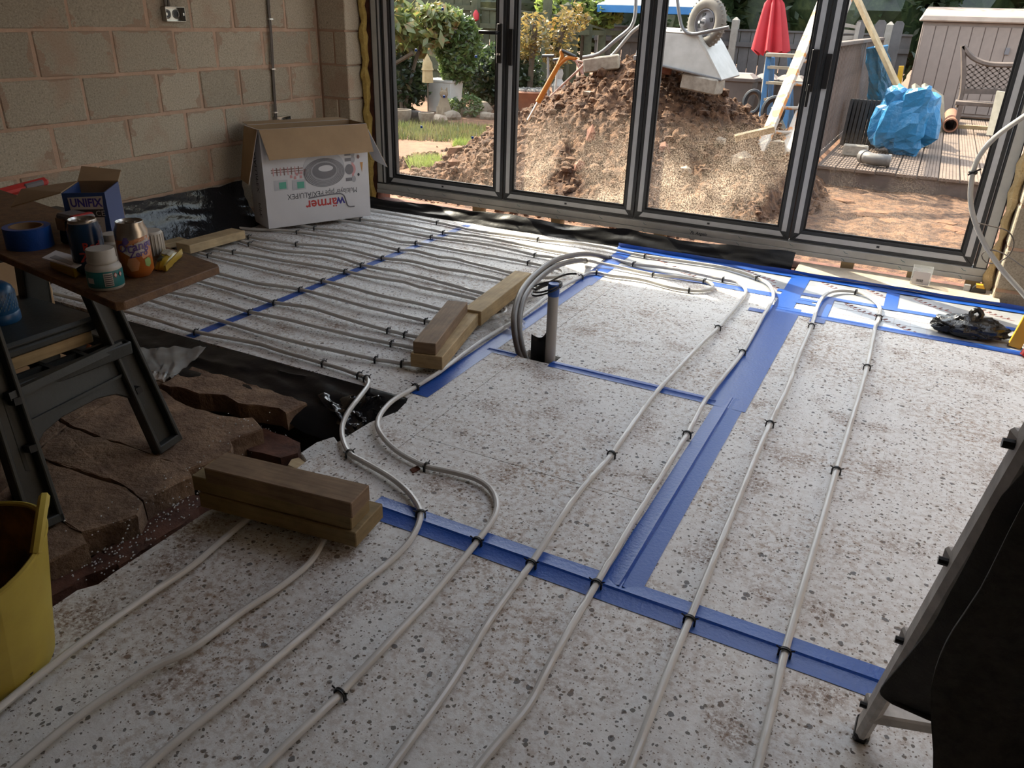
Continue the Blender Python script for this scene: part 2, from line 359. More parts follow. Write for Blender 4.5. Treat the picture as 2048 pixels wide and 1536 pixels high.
def text_mesh(txt, size, mat, parent, name, origin, xdir, ydir, lift=0.001, align='LEFT', font_shear=0.0, bold=0.0, sx=1.0):
    cu = bpy.data.curves.new('text', 'FONT'); cu.body = txt; cu.size = size; cu.align_x = align; cu.shear = font_shear; cu.offset = bold; cu.resolution_u = 2
    ob = bpy.data.objects.new('text', cu); COL.objects.link(ob)
    dg = bpy.context.evaluated_depsgraph_get(); me = bpy.data.meshes.new_from_object(ob.evaluated_get(dg))
    bpy.data.objects.remove(ob); bpy.data.curves.remove(cu)
    xd, yd = Vector(xdir).normalized(), Vector(ydir).normalized(); zd = xd.cross(yd)
    base = Vector(origin)
    for v in me.vertices: v.co = xd*v.co.x*sx + yd*v.co.y + zd*lift
    me.update(); o = bpy.data.objects.new(name, me); me.name = name; COL.objects.link(o); me.materials.append(MATS[mat])
    o.parent = parent; o.location = base - wloc(parent); return o

# ================================================================ the room
def struct(name, mb, mat, parent=None, **k):
    o = mb.build(name, mat, parent, **k)
    if parent is None: o['kind'] = 'structure'
    return o
MO = 0.004
# left wall of concrete blocks: mortar backing with every block its own piece
wl_ = struct('wall_left', MB().box(-4.25, -4.0-MO, -2.4, 4.7, -0.35, 2.5), 'mortar')
wl_['label'] = 'bare concrete block wall with pinkish mortar joints'; 
courseA = [-0.79, -0.34, 0.11, 0.56, 1.01, 1.46, 1.91, 2.36, 2.81, 3.285, 3.59, 3.915, 4.385, 4.70]
courseB = [-1.01, -0.56, -0.11, 0.34, 0.79, 1.24, 1.69, 2.14, 2.59, 3.04, 3.445, 3.755, 4.15, 4.61, 4.70]
def block(x0, x1, y0, y1, z0, z1, parent, face):
    g = 0.006; mb = MB(); j = lambda s=0.003: random.uniform(-s, s)
    if face == 'x': mb.box(x0, x1+j(), y0+g+j(), y1-g+j(), z0+g+j(), z1-g+j())
    else: mb.box(x0+g+j(), x1-g+j(), y0+j(), y1, z0+g+j(), z1-g+j())
    return mb.build('concrete_block', 'block' if face == 'x' else 'block_plain', parent, bevel=0.006)
for k in range(-2, 11):
    z0 = 0.065 + 0.225*k; c = courseA if k % 2 else courseB
    if z0 > 2.4: break
    for a, b in zip(c, c[1:]):
        if b < 0.9 or z0 > 1.7 or b-a < 0.05: continue
        block(-4.06, -4.0, a, b, z0, min(z0+0.225, 2.5), wl_, 'x')
# broken plaster edge of the old wall further left
mb = MB()
ys = [1.60+0.03*math.sin(i*1.9)+0.02*math.sin(i*4.1) for i in range(14)]
for i in range(13): mb.hexa([(-4.0, 0.2, 0.1*i), (-3.955, 0.2, 0.1*i), (-3.955, ys[i], 0.1*i), (-4.0, ys[i]+.02, 0.1*i)], [(-4.0, 0.2, 0.1*i+.1), (-3.955, 0.2, 0.1*i+.1), (-3.955, ys[i+1], 0.1*i+.1), (-4.0, ys[i+1]+.02, 0.1*i+.1)])
M('old_plaster', (0.42, 0.20, 0.10), (0.30, 0.14, 0.07), 0.9, 8, 0.4, 60)
struct('trim_3', mb, 'old_plaster', wl_).name = 'plaster_edge'
# piers either side of the doors
pl = struct('wall_back_left', MB().box(-4.25, -3.768, 4.706, 4.86, -0.35, 2.5), 'mortar')
pl.name = 'wall_pier_left'
for k in range(-1, 8):
    z0 = 0.065+0.225*k
    if k % 2: block(-4.0, -3.745, 4.70, 4.87, z0, z0+0.225, pl, 'y')
    else:
        block(-4.0, -3.86, 4.70, 4.87, z0, z0+0.225, pl, 'y'); block(-3.86, -3.745, 4.70, 4.87, z0, z0+0.225, pl, 'y')
pr_ = struct('wall_pier_right', MB().box(0.50, 1.95, 4.736, 4.9, -0.35, 2.5), 'mortar')
for k in range(-1, 8):
    z0 = 0.065+0.225*k; xs = [0.49, 0.72, 1.17, 1.62, 1.95] if k % 2 else [0.49, 0.95, 1.40, 1.85, 1.95]
    for a, b in zip(xs, xs[1:]): block(a, b, 4.73, 4.90, z0, z0+0.225, pr_, 'y')
# outer leaf, lintel, the other walls and the ceiling (outside the picture, they shut the room)
struct('wall_outer_left', MB().box(-6.0, -3.69, 4.90, 5.06, -0.4, 2.9), 'brick_red')
struct('wall_outer_right', MB().box(0.47, 3.0, 4.92, 5.06, -0.4, 2.9), 'brick_red')
struct('wall_lintel', MB().box(-3.9, 0.7, 4.75, 5.06, 2.24, 2.9), 'conc')
struct('wall_right', MB().box(1.95, 2.15, -2.4, 4.9, -0.35, 2.5), 'wall_back')
wb = struct('wall_rear', MB().box(-4.25, 2.15, -2.55, -2.4, -0.35, 2.5), 'wall_back')
# ceiling with an added, unseen opening to the sky that brightens the floor
RX0, RX1, RY0, RY1 = -0.9, 1.4, 2.3, 4.3
struct('ceiling', MB().box(-4.25, RX0, -2.55, 5.06, 2.5, 2.72).box(RX1, 2.15, -2.55, 5.06, 2.5, 2.72).box(RX0, RX1, -2.55, RY0, 2.5, 2.72).box(RX0, RX1, RY1, 5.06, 2.5, 2.72), 'ceiling_board')

# expanding foam down the gap between pier and frame
mb = MB()
zz = [i*0.05 for i in range(50)]
mb.tube([(-3.722+0.006*math.sin(i*2.3), 4.862+0.008*math.sin(i*1.3), z) for i, z in enumerate(zz)], [0.028+0.010*math.sin(i*1.7)*math.sin(i*0.6) for i in range(50)], 7)
mb.build('expanding_foam', 'foam', pl)
mb = MB()
mb.tube([(0.468+0.006*math.sin(i*2.1), 4.872+0.006*math.sin(i*1.1), z) for i, z in enumerate(zz)], [0.024+0.012*math.sin(i*1.3)*math.sin(i*0.8) for i in range(50)], 7)
M('foam_pale', (0.62, 0.48, 0.26), (0.48, 0.35, 0.17), 0.9, 14, 0.9, 40, dist=0.02)
mb.build('expanding_foam', 'foam_pale', pr_)

# ------------------------------------------------------------ floor of insulation boards
floor = thing('floor', (-1, 2, -0.1), kind='structure'); floor['label'] = 'floor of speckled white insulation boards with blue taped joints'
TH = 0.1
def board(poly, th=TH, mat='eps', name='insulation_board', z=0.0, rag=0):
    if rag:
        q = []
        for a, b in zip(poly, poly[1:]+poly[:1]):
            n = max(1, int(math.dist(a, b)/0.03))
            for i in range(n):
                t = i/n; q.append((a[0]+(b[0]-a[0])*t + random.uniform(-rag, rag), a[1]+(b[1]-a[1])*t + random.uniform(-rag, rag)))
        poly = q
    return MB().prism([(x, y, z) for x, y in poly], th).build(name, mat, floor)
def rect(x0, x1, y0, y1, g=0.0012): return [(x0+g, y0+g), (x1-g, y0+g), (x1-g, y1-g), (x0+g, y1-g)]
board(rect(-3.94, -2.69, 2.16, 4.69)); board(rect(-2.69, -1.53, 2.16, 4.69))
board(rect(-1.53, -1.345, 2.73, 4.20))
board([(-1.19, 2.7312), (-0.4512, 2.7312), (-0.4512, 4.20), (-1.3438, 4.20), (-1.3438, 2.82), (-1.19, 2.82)])
board([(-1.545, 1.522), (-1.3462, 1.522), (-1.3462, 2.7288), (-1.5288, 2.7288), (-1.5288, 2.16), (-1.515, 2.13), (-1.50, 2.05), (-1.535, 1.93), (-1.55, 1.62)])
board(rect(-1.345, -0.45, 1.935, 2.73)); board(rect(-1.345, -0.45, 1.52, 1.935))
board(rect(-0.45, 1.95, 1.52, 3.95))
board([(-1.61, -2.4), (0.3488, -2.4), (0.3488, 1.5188), (-1.56, 1.5188), (-1.565, 1.40), (-1.61, 1.26), (-1.605, 0.95), (-1.60, 0.90), (-1.625, 0.86), (-1.61, 0.5)])
board(rect(0.35, 1.95, -2.4, 1.52))
# foil faced strips along the doors
for p in (rect(-1.53, -0.45, 4.20, 4.62), rect(-0.45, 1.95, 4.29, 4.60), rect(-0.28, 1.95, 3.95, 4.29)): board(p, mat='foil', name='foil_board')
board(rect(-0.45, -0.28, 3.95, 4.29))
# red print on the foil facing
M('print_red', (0.42, 0.14, 0.12), None, 0.6, 5); M('print_grey', (0.38, 0.30, 0.30), None, 0.6, 5); M('print_blue', (0.1, 0.1, 0.45), None, 0.6, 5)
mb = MB()
for i in range(26):
    x = -0.25 + 0.075*i
    mb.box(x, x+0.0016, 3.97, 4.28, 0.0003, 0.0008)
for y in (4.06, 4.15, 4.22): mb.box(-0.26, 1.7, y, y+0.0014, 0.0003, 0.0008)
mb.build('printed_grid', 'print_grey', floor)
def squiggle(x, y, ang, L, amp, n):
    # unreadable slanted red lettering, drawn as a looping stroke like the faded print
    d = Vector((math.cos(R(ang)), math.sin(R(ang)), 0)); p = Vector((-d.y, d.x, 0)); pts = []
    for i in range(n*8+1):
        t = i/(n*8); pts.append(Vector((x, y, 0.001)) + d*(t*L + 0.012*math.cos(i*math.pi/4)) + p*amp*math.sin(i*math.pi/4)*(0.6+0.4*math.sin(i*0.9)))
    return pts
for (x, y, L) in ((-0.20, 4.25, 0.28), (0.06, 4.05, 0.20), (0.12, 4.54, 0.22), (-0.36, 4.57, 0.17), (-0.12, 4.57, 0.16), (-1.42, 4.58, 0.24), (-1.18, 4.40, 0.22), (-0.80, 4.58, 0.26), (-0.62, 4.37, 0.2), (0.42, 4.56, 0.2)):
    MB().tube(squiggle(x, y, -36, L, 0.026, int(L/0.03)), 0.0011, 4).build('printed_lettering', 'print_red', floor)

# ------------------------------------------------------------ blue joint tape
def tape(p0, p1, w, crease=True, z=0.0016, off=0.0, seed=0):
    p0, p1 = Vector((*p0, 0)), Vector((*p1, 0)); d = (p1-p0); L = d.length; d.normalize(); s = Vector((-d.y, d.x, 0)); n = max(6, int(L/0.04))
    prof = [(-w/2, 0), (-0.014, 0.0008), (-0.005, 0.0038), (0.0, -0.0008), (0.006, 0.0032), (0.015, 0.0008), (w/2, 0)] if crease else [(-w/2, 0), (-w/5, 0.0006), (w/6, 0.0003), (w/2, 0)]
    def fn(u, v):
        j = min(int(v*(len(prof)-1)+0.5), len(prof)-1); q = prof[j]
        e = 0.002*n3(u*L*7+seed, j*3.1) if j in (0, len(prof)-1) else 0.0015*n3(u*L*5+seed, j)
        return p0 + d*(u*L) + s*(q[0]+off+e) + Vector((0, 0, z+q[1]+0.0012*max(0, n3(u*L*14, j*2+seed, 1))))
    return MB().grid(fn, n, len(prof)-1).build('tape_strip', 'blue_tape', floor)
tape((-1.22, 1.52), (0.28, 1.52), 0.105, seed=1)
tape((-1.50, 2.732), (-1.36, 2.732), 0.05, seed=2); tape((-1.20, 2.732), (-0.50, 2.732), 0.062, seed=3)
tape((-0.445, 1.54), (-0.445, 2.80), 0.105, seed=4)
tape((-0.455, 2.70), (-0.455, 4.02), 0.15, crease=False, seed=5, z=0.0022)
tape((-1.505, 2.20), (-1.505, 3.86), 0.075, crease=False, seed=6); tape((-1.50, 3.80), (-1.53, 4.66), 0.10, crease=False, seed=16)
tape((-2.69, 2.165), (-2.69, 4.58), 0.052, crease=False, seed=7)
tape((-0.50, 3.955), (0.85, 3.945), 0.062, seed=8, z=0.002)
tape((-0.55, 4.29), (0.85, 4.29), 0.048, crease=False, seed=9, z=0.0026)
tape((-1.50, 4.215), (-0.35, 4.18), 0.07, crease=False, seed=10, z=0.002)
tape((-0.47, 4.0), (-0.47, 4.60), 0.10, crease=False, seed=11, z=0.003)
tape((-0.285, 3.86), (-0.285, 4.31), 0.07, crease=False, seed=12, z=0.0032)
tape((0.02, 4.26), (0.02, 4.58), 0.065, crease=False, seed=13, z=0.0032)
tape((-0.45, 4.13), (-0.28, 4.13), 0.035, crease=False, seed=14, z=0.0036)
tape((-0.44, 4.19), (-0.26, 4.185), 0.03, crease=False, seed=17, z=0.0036)
tape((-0.62, 3.885), (-0.52, 3.885), 0.05, crease=False, seed=15, z=0.003)
# taped upstand along the doors
def upst(u, v):
    x = -1.60 + 2.5*u; y = 4.575 + 0.045*min(1, v*2) + 0.005*n3(x*5, v) ; z = 0.004 + 0.026*max(0, v-0.3)/0.7 + 0.004*n3(x*6, v*3)
    return (x, y, z)
MB().grid(upst, 60, 6).build('tape_strip', 'blue_tape', floor)

# dug-out corner: soil bed, then slabs and bricks
def bed(u, v):
    x = -4.0 + 2.75*u; y = -2.4 + 4.7*v
    return (x, y, -0.17 + 0.02*n3(x*5, y*5) - 0.10*math.exp(-((x+1.75)**2/0.05+(y-1.9)**2/0.05)))
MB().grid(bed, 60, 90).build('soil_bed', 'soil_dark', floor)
slabs = thing('old_paving', (-2.0, 1.2, -0.14), 'worn brown stone paving slabs under the grey plastic sawhorse', 'paving')
def slab(px, z, th, name='slab', mat='slab', tilt=0.0):
    c = Vector((0, 0, 0)); q = []
    for a, b in zip(px, px[1:]+px[:1]):
        n = max(1, int(math.dist(a[:2], b[:2])/0.035))
        for i in range(n):
            t = i/n; j = 0.007 if i else 0.003
            q.append((a[0]+(b[0]-a[0])*t+random.uniform(-j, j), a[1]+(b[1]-a[1])*t+random.uniform(-j, j), z+random.uniform(-0.002, 0.002)))
    mb = MB(); cx = sum(p[0] for p in q)/len(q); cy = sum(p[1] for p in q)/len(q)
    q = [(cx+(p[0]-cx)*1.025, cy+(p[1]-cy)*1.025, p[2]) for p in q]
    # top fan with relief, worn arris, sides
    rings = []
    for f, dz in ((0.985, 0.0), (1.0, -0.006), (0.995, -th*0.55), (1.0, -th)):
        rings.append([mb.pt((cx+(p[0]-cx)*f + (0.006*n3(p[0]*20, p[1]*20, dz*90) if dz < -0.004 else 0), cy+(p[1]-cy)*f, p[2]+dz+0.0015*n3(p[0]*9, p[1]*9, f*2))) for p in q])
    n = len(q); mb.face(rings[0])
    for a, b in zip(rings, rings[1:]):
        for k in range(n): mb.face((a[k], b[k], b[(k+1) % n], a[(k+1) % n]))
    mb.face(rings[-1][::-1]); return mb.build(name, mat, slabs)
slab([(-2.439, 1.807, -0.020), (-2.467, 1.979, -0.020), (-2.237, 1.982, -0.020), (-1.867, 1.967, -0.020), (-1.870, 1.870, -0.020), (-1.954, 1.876, -0.020), (-2.074, 1.834, -0.020), (-2.163, 1.859, -0.020), (-2.257, 1.823, -0.020)], -0.02, 0.075)
slab([(-2.465, 1.428, -0.030), (-2.502, 1.650, -0.030), (-2.428, 1.786, -0.030), (-2.233, 1.733, -0.030), (-2.066, 1.739, -0.030), (-1.958, 1.785, -0.030), (-1.875, 1.747, -0.030), (-1.906, 1.629, -0.030), (-1.855, 1.579, -0.030), (-1.884, 1.430, -0.030), (-2.065, 1.434, -0.030)], -0.03, 0.085)
slab([(-2.385, 1.247, -0.030), (-2.462, 1.413, -0.030), (-2.057, 1.427, -0.030), (-1.905, 1.432, -0.030), (-1.846, 1.404, -0.030), (-1.855, 1.315, -0.030), (-1.856, 1.241, -0.030), (-1.999, 1.268, -0.030), (-2.142, 1.252, -0.030)], -0.03, 0.085)
slab([(-2.272, 1.123, -0.030), (-2.361, 1.231, -0.030), (-2.129, 1.239, -0.030), (-1.993, 1.254, -0.030), (-1.850, 1.224, -0.030), (-1.812, 1.172, -0.030), (-1.873, 1.047, -0.030), (-2.011, 1.057, -0.030), (-2.113, 1.051, -0.030)], -0.03, 0.085)
slab([(-2.107, 0.873, -0.035), (-2.163, 1.007, -0.035), (-2.010, 1.054, -0.035), (-1.867, 1.042, -0.035), (-1.824, 1.022, -0.035), (-1.840, 0.912, -0.035), (-1.855, 0.801, -0.035)], -0.035, 0.09)
slab([(-2.570, 0.950, -0.030), (-2.616, 1.173, -0.030), (-2.387, 1.231, -0.030), (-2.285, 1.132, -0.030), (-2.242, 0.983, -0.030)], -0.03, 0.085)
slab([(-2.847, 1.157, -0.030), (-2.863, 1.464, -0.030), (-2.476, 1.417, -0.030), (-2.403, 1.251, -0.030), (-2.636, 1.184, -0.030)], -0.03, 0.085)
slab([(-2.867, 1.487, -0.030), (-2.951, 1.795, -0.030), (-2.478, 1.824, -0.030), (-2.522, 1.658, -0.030), (-2.481, 1.436, -0.030)], -0.03, 0.085)
slab([(-3.182, 1.428, -0.030), (-3.254, 1.800, -0.030), (-2.969, 1.808, -0.030), (-2.886, 1.491, -0.030)], -0.03, 0.085)
slab([(-2.956, 1.822, -0.030), (-2.986, 1.964, -0.030), (-2.625, 2.024, -0.030), (-2.481, 1.838, -0.030)], -0.03, 0.07)
for poly in ([(-1.741, 1.050, -0.100), (-1.746, 1.235, -0.100), (-1.778, 1.400, -0.100), (-1.848, 1.392, -0.100), (-1.845, 1.237, -0.100), (-1.841, 1.071, -0.100)], [(-1.782, 0.830, -0.100), (-1.786, 0.976, -0.100), (-1.750, 1.050, -0.100), (-1.837, 1.060, -0.100), (-1.844, 0.943, -0.100), (-1.856, 0.865, -0.100)], [(-1.940, 1.689, -0.090), (-1.948, 1.834, -0.090), (-1.765, 1.817, -0.090), (-1.721, 1.757, -0.090), (-1.751, 1.700, -0.090), (-1.872, 1.680, -0.090)]):
    slab(poly, poly[0][2], 0.07, 'brick', 'brick_dark')
# ------------------------------------------------------------ bifold doors
YF, YB = 4.884, 4.954
ZB, ZT = 0.135, 2.16
gx = [(-3.513, -2.661), (-2.516, -1.678), (-1.536, -0.684), (-0.545, 0.306)]
px_ = [(-3.583, -2.591), (-2.586, -1.610), (-1.606, -0.616), (-0.613, 0.376)]
fr = struct('door_frame', MB().box(-3.675, -3.588, YF, YB+.02, 0.058, 2.24).box(0.381, 0.446, YF, YB+.02, 0.058, 2.24).box(-3.588, 0.381, YF, YB+.02, 2.165, 2.24), 'frame_grey', bevel=0.002)
fr.name = 'trim_1'; fr['label'] = 'dark grey aluminium outer frame of the folding doors'
MB().box(-3.665, -3.625, YF-.003, YF, 0.14, 2.2).build('protective_film', 'track_film', fr); MB().box(-3.61, -3.595, YF-.002, YF, 0.14, 2.2).build('protective_film', 'film_grey', fr)
MB().box(0.392, 0.440, YF-.003, YF, 0.135, 2.2).build('protective_film', 'track_film', fr)
tk = struct('threshold_track', MB().box(-3.675, 0.446, YF-.012, YB+.02, 0.058, 0.086).box(-3.675, 0.446, YF-.006, YB+.02, 0.0875, 0.128), 'track_film', bevel=0.0015)
tk.name = 'trim_2'; tk['label'] = 'long low aluminium threshold track under the folding doors'
M('ink', (0.02, 0.025, 0.03), None, 0.6, 4); M('ink_teal', (0.05, 0.16, 0.18), None, 0.6, 4)
for i in range(13):
    x = -3.4+0.31*i
    MB().tube([(x, YF-.0125, 0.077), (x+.012, YF-.0125, 0.072), (x+.02, YF-.0125, 0.062)], 0.0012, 4).tube([(x+.005, YF-.0065, 0.118), (x+.018, YF-.0065, 0.108), (x+.03, YF-.0065, 0.106)], 0.0012, 4).build('pen_tick', 'ink_teal', tk)
text_mesh('Ft. Angelo', 0.026, 'ink', tk, 'handwriting', (-1.215, YF-.0125, 0.093), (1, 0, 0), (0, 0, 1), 0.001, font_shear=0.3, bold=0.0006)
def mitre(mb, x0, x1, z0, z1, w, y0, y1):
    # four mitred profile lengths
    o = [(x0, z0), (x1, z0), (x1, z1), (x0, z1)]; i = [(x0+w, z0+w), (x1-w, z0+w), (x1-w, z1-w), (x0+w, z1-w)]
    for k in range(4):
        a, b, c, d = o[k], o[(k+1) % 4], i[(k+1) % 4], i[k]
        mb.hexa([(p[0], y1, p[1]) for p in (a, b, c, d)], [(p[0], y0, p[1]) for p in (a, b, c, d)])
    return mb
for k, ((g0, g1), (p0, p1)) in enumerate(zip(gx, px_)):
    d = thing('door_%d' % (k+1), ((p0+p1)/2, YF, ZB), kind='structure')
    d['label'] = ['glazed folding door leaf beside the blockwork, with a black lever handle', 'glazed folding door leaf in front of the orange spade', 'glazed folding door leaf in front of the wheelbarrow', 'glazed folding door leaf in front of the decking'][k]
    mb = MB(); mitre(mb, p0+.001, p1-.001, ZB, ZT, 0.068, YF+.004, YB); mb.build('sash', 'frame_grey', d, bevel=0.0015)
    mb = MB(); mitre(mb, p0+.066, p1-.066, ZB+.066, ZT-.066, 0.014, YF+.010, YF+.022); mb.build('glazing_bead', 'seal_black', d)
    MB().box(p0+.072, p1-.072, YF+.024, YF+.028, ZB+.072, ZT-.072).build('pane', 'glass_clean' if k in (0, 3) else 'glass_dusty', d)
    # grey protective film strips on the profiles
    zt = ZT-.03
    MB().box(p0+.022, p0+.050, YF+.001, YF+.004, ZB+.05, zt).build('protective_film', 'film_grey', d)
    MB().box(p1-.050, p1-.022, YF+.001, YF+.004, ZB+.05, zt).build('protective_film', 'film_grey', d)
    MB().hexa([(p0+.035, YF+.004, ZB+.018), (p1-.035, YF+.004, ZB+.018), (p1-.06, YF+.004, ZB+.048), (p0+.06, YF+.004, ZB+.048)], [(p0+.035, YF+.001, ZB+.018), (p1-.035, YF+.001, ZB+.018), (p1-.06, YF+.001, ZB+.048), (p0+.06, YF+.001, ZB+.048)]).build('protective_film', 'film_grey', d)
    MB().box((p0+p1)/2-.008, (p0+p1)/2+.008, YF, YF+.001, ZB+.028, ZB+.040).build('drain_slot', 'ink', d)
    if k == 0:
        h = MB().box(p1-.062, p1-.022, YF-.010, YF+.001, 1.03, 1.27).build('handle_plate', 'black_plastic', d, bevel=0.004)
        MB().tube([(p1-.042, YF-.008, 1.215), (p1-.042, YF-.055, 1.215)], 0.010, 10).beam((p1-.035, YF-.055, 1.215), (p1-.170, YF-.055, 1.215), 0.018, 0.022).build('lever', 'black_plastic', h, bevel=0.003)
        MB().lathe([(0.0, 0), (0.013, 0.0), (0.013, 0.012), (0.0, 0.012)], (p1-.042, YF-.010, 1.08), 12).build('key_cylinder', 'steel', h)
        for p in [(-3.086, 4.905, 1.345), (-3.307, 4.905, 1.082), (-2.824, 4.905, 1.063), (-3.080, 4.905, 0.792), (-3.275, 4.905, 0.571), (-2.847, 4.905, 0.535)]:
            MB().box(p[0]-.010, p[0]+.010, YF+.018, YF+.0235, p[2]-.009, p[2]+.009).build('tape_dot', 'blue_plastic', d, bevel=0.003)
    if k == 1: MB().box(p0+.020, p0+.055, YF-.016, YF+.001, 1.02, 1.24).build('latch_keep', 'black_plastic', d, bevel=0.004)
    if k == 2:
        h = MB().box(p1-.056, p1-.018, YF-.014, YF+.001, 0.98, 1.20).build('latch_plate', 'black_plastic', d, bevel=0.004)
        MB().box(p1-.046, p1-.030, YF-.024, YF-.013, 0.90, 1.02).build('latch_bar', 'black_plastic', h, bevel=0.003)
    if k == 3: MB().box(p0+.018, p0+.05, YF-.012, YF+.001, 1.0, 1.18).build('latch_keep', 'black_plastic', d, bevel=0.003)

# brick footing under the track, timber packers
ft = struct('door_footing', MB().box(-3.9, 0.6, 4.80, 5.0, -0.35, 0.0), 'brick_dark'); ft.name = 'wall_footing'; ft['label'] = 'red brick footing below the door track'
PKL = ['under the middle of the first leaf', 'just right of the first mullion', 'left of the middle mullion', 'under the third leaf', 'below the third mullion', 'left of the clear tub', 'behind the clear plastic tub', 'at the right hand jamb']
for i, x in enumerate((-2.79, -2.16, -1.42, -0.94, -0.62, -0.26, 0.10, 0.40)):
    MB().box(x-.035, x+.035, 4.872, 4.95, 0.0, 0.058).build('packer', 'timber', None, 'small timber packer block wedged under the door track, '+PKL[i], 'packer', 'packers under the door track', bevel=0.001)
mb = MB()
for i in range(18): mb.box(-3.9+0.225*i, -3.9+0.225*i+0.213, 4.755, 4.80, -0.3, -0.004+0.003*math.sin(i*2.2))
mb.build('brick_edge', 'brick_dark', ft, kind='stuff')
M('cement', (0.46, 0.40, 0.32), (0.36, 0.30, 0.23), 0.95, 12, 0.5, 60, kind='World')
def cem(u, v):
    x = -0.52+1.05*u; y = 4.615+0.235*v
    return (x, y, 0.014 + 0.012*v + 0.010*n3(x*4, y*8))
MB().grid(cem, 40, 8).build('cement_fillet', 'cement', floor)
# black membrane turned up against the footing
def memb(u, v):
    x = -3.72 + 3.18*u; t = max(0.0, min(1.0, (x+3.72)/3.18))
    top = 0.035 + 0.045*t + 0.02*n3(x*2.2, 3) + 0.006*n3(x*9, 1)
    y = 4.625 + 0.085*v + 0.018*n3(x*3.1, v*2.0) + 0.006*n3(x*11, v*4)
    return (x, y, 0.002 + (top+0.022)*v + (0.010*n3(x*6, v*3) if v > 0.1 else 0))
MB().grid(memb, 110, 10).build('damp_membrane', 'polythene', None, 'black polythene membrane turned up along the door threshold', 'membrane')
def wmemb(u, v):                    # u along the wall, v up
    y = 2.05 + 1.75*u
    top = 0.30 + 0.02*n3(y*3, 0) - 0.03*u
    fold = 0.030*n3(y*2.6, v*2.2, 1) + 0.022*n3(y*1.3+v*2.4, v*3.0, 4) + 0.012*n3(y*7+v*5, v*3, 2)
    x = -3.985 + 0.012 + 0.13*(1-v)**2.2 + abs(fold)*(0.35+0.65*(1-abs(2*v-1)))
    return (x, y, 0.006 + top*v + 0.010*n3(y*9, v*2))
MB().grid(wmemb, 80, 26).build('wall_membrane', 'polythene_shiny', None, 'black polythene sheet lapped up the foot of the block wall', 'membrane')
# ------------------------------------------------------------ heating pipes
PZ = 0.014; PR = 0.0092
M('clip_black', (0.012, 0.012, 0.013), None, 0.45, 4)
clip_mesh = None
def clip_obj(parent, p, d):
    global clip_mesh
    if clip_mesh is None:
        mb = MB(); pts = [(0, 0.0135*math.cos(a), 0.013+0.0135*math.sin(a)) for a in [R(-20+i*22) for i in range(11)]]
        pts = [(0, 0.0135, 0.0)] + pts + [(0, -0.0135, 0.0)]
        for dx in (-0.0022, 0.0022): mb.tube([(x+dx, y, z) for x, y, z in pts], 0.0026, 6)
        mb.tube([(0, 0.013, 0.022), (0, 0.021, 0.026)], 0.002, 5).tube([(0, -0.013, 0.022), (0, -0.021, 0.026)], 0.002, 5)
        clip_mesh = mb.mesh('pipe_clip', Vector((0, 0, 0))); clip_mesh.materials.append(MATS['clip_black'])
    o = bpy.data.objects.new('pipe_clip', clip_mesh); COL.objects.link(o); o.parent = parent
    o.location = Vector((p[0], p[1], p[2]-0.013)) - wloc(parent); o.rotation_euler = (0, 0, math.atan2(d.y, d.x)); return o
def pipe(pts, label, clips, r=PR, mat='pipe_white', lift=True):
    # lift: the run bows up a little between its clips, like coiled pipe does
    path = smooth_path(pts, 0.025); ids = []
    for c in clips:
        ids.append(min(range(len(path)), key=lambda i: (path[i].x-c[0])**2 + (path[i].y-c[1])**2))
    if lift:
        for i, p in enumerate(path):
            dmin = min([abs(i-j) for j in ids] or [99])*0.025
            p.z += 0.0 if p.z > 0.05 else 0.010*min(1, dmin/0.22)*(0.55+0.45*math.sin(i*0.11))
    root = thing('heating_pipe', (path[0].x, path[0].y, 0.0), label, 'pipe', 'underfloor heating pipes')
    MB().tube(path, r, 9).build('pipe_run', mat, root)
    for j in ids:
        d = path[min(j+1, len(path)-1)]-path[max(j-1, 0)]; clip_obj(root, path[j], d)
    return root
# the left-hand serpentine: lines listed from the doors towards the camera, each from wall side to middle
L14 = [(-3.436, 4.474, 0.014), (-3.356, 4.473, 0.014), (-2.875, 4.480, 0.014), (-2.530, 4.433, 0.014), (-2.096, 4.464, 0.014), (-1.818, 4.489, 0.014), (-1.583, 4.492, 0.014), (-1.377, 4.481, 0.014), (-1.090, 4.504, 0.014), (-0.903, 4.504, 0.014), (-0.774, 4.460, 0.014), (-0.683, 4.406, 0.014), (-0.616, 4.331, 0.014), (-0.559, 4.185, 0.014), (-0.533, 4.049, 0.014), (-0.526, 3.866, 0.014), (-0.527, 3.781, 0.014), (-0.514, 3.254, 0.014), (-0.529, 2.710, 0.014), (-0.518, 2.399, 0.014), (-0.509, 1.882, 0.014), (-0.499, 1.505, 0.014), (-0.485, 1.195, 0.014), (-0.476, 1.063, 0.014), (-0.495, 0.896, 0.014), (-0.497, 0.774, 0.014)]
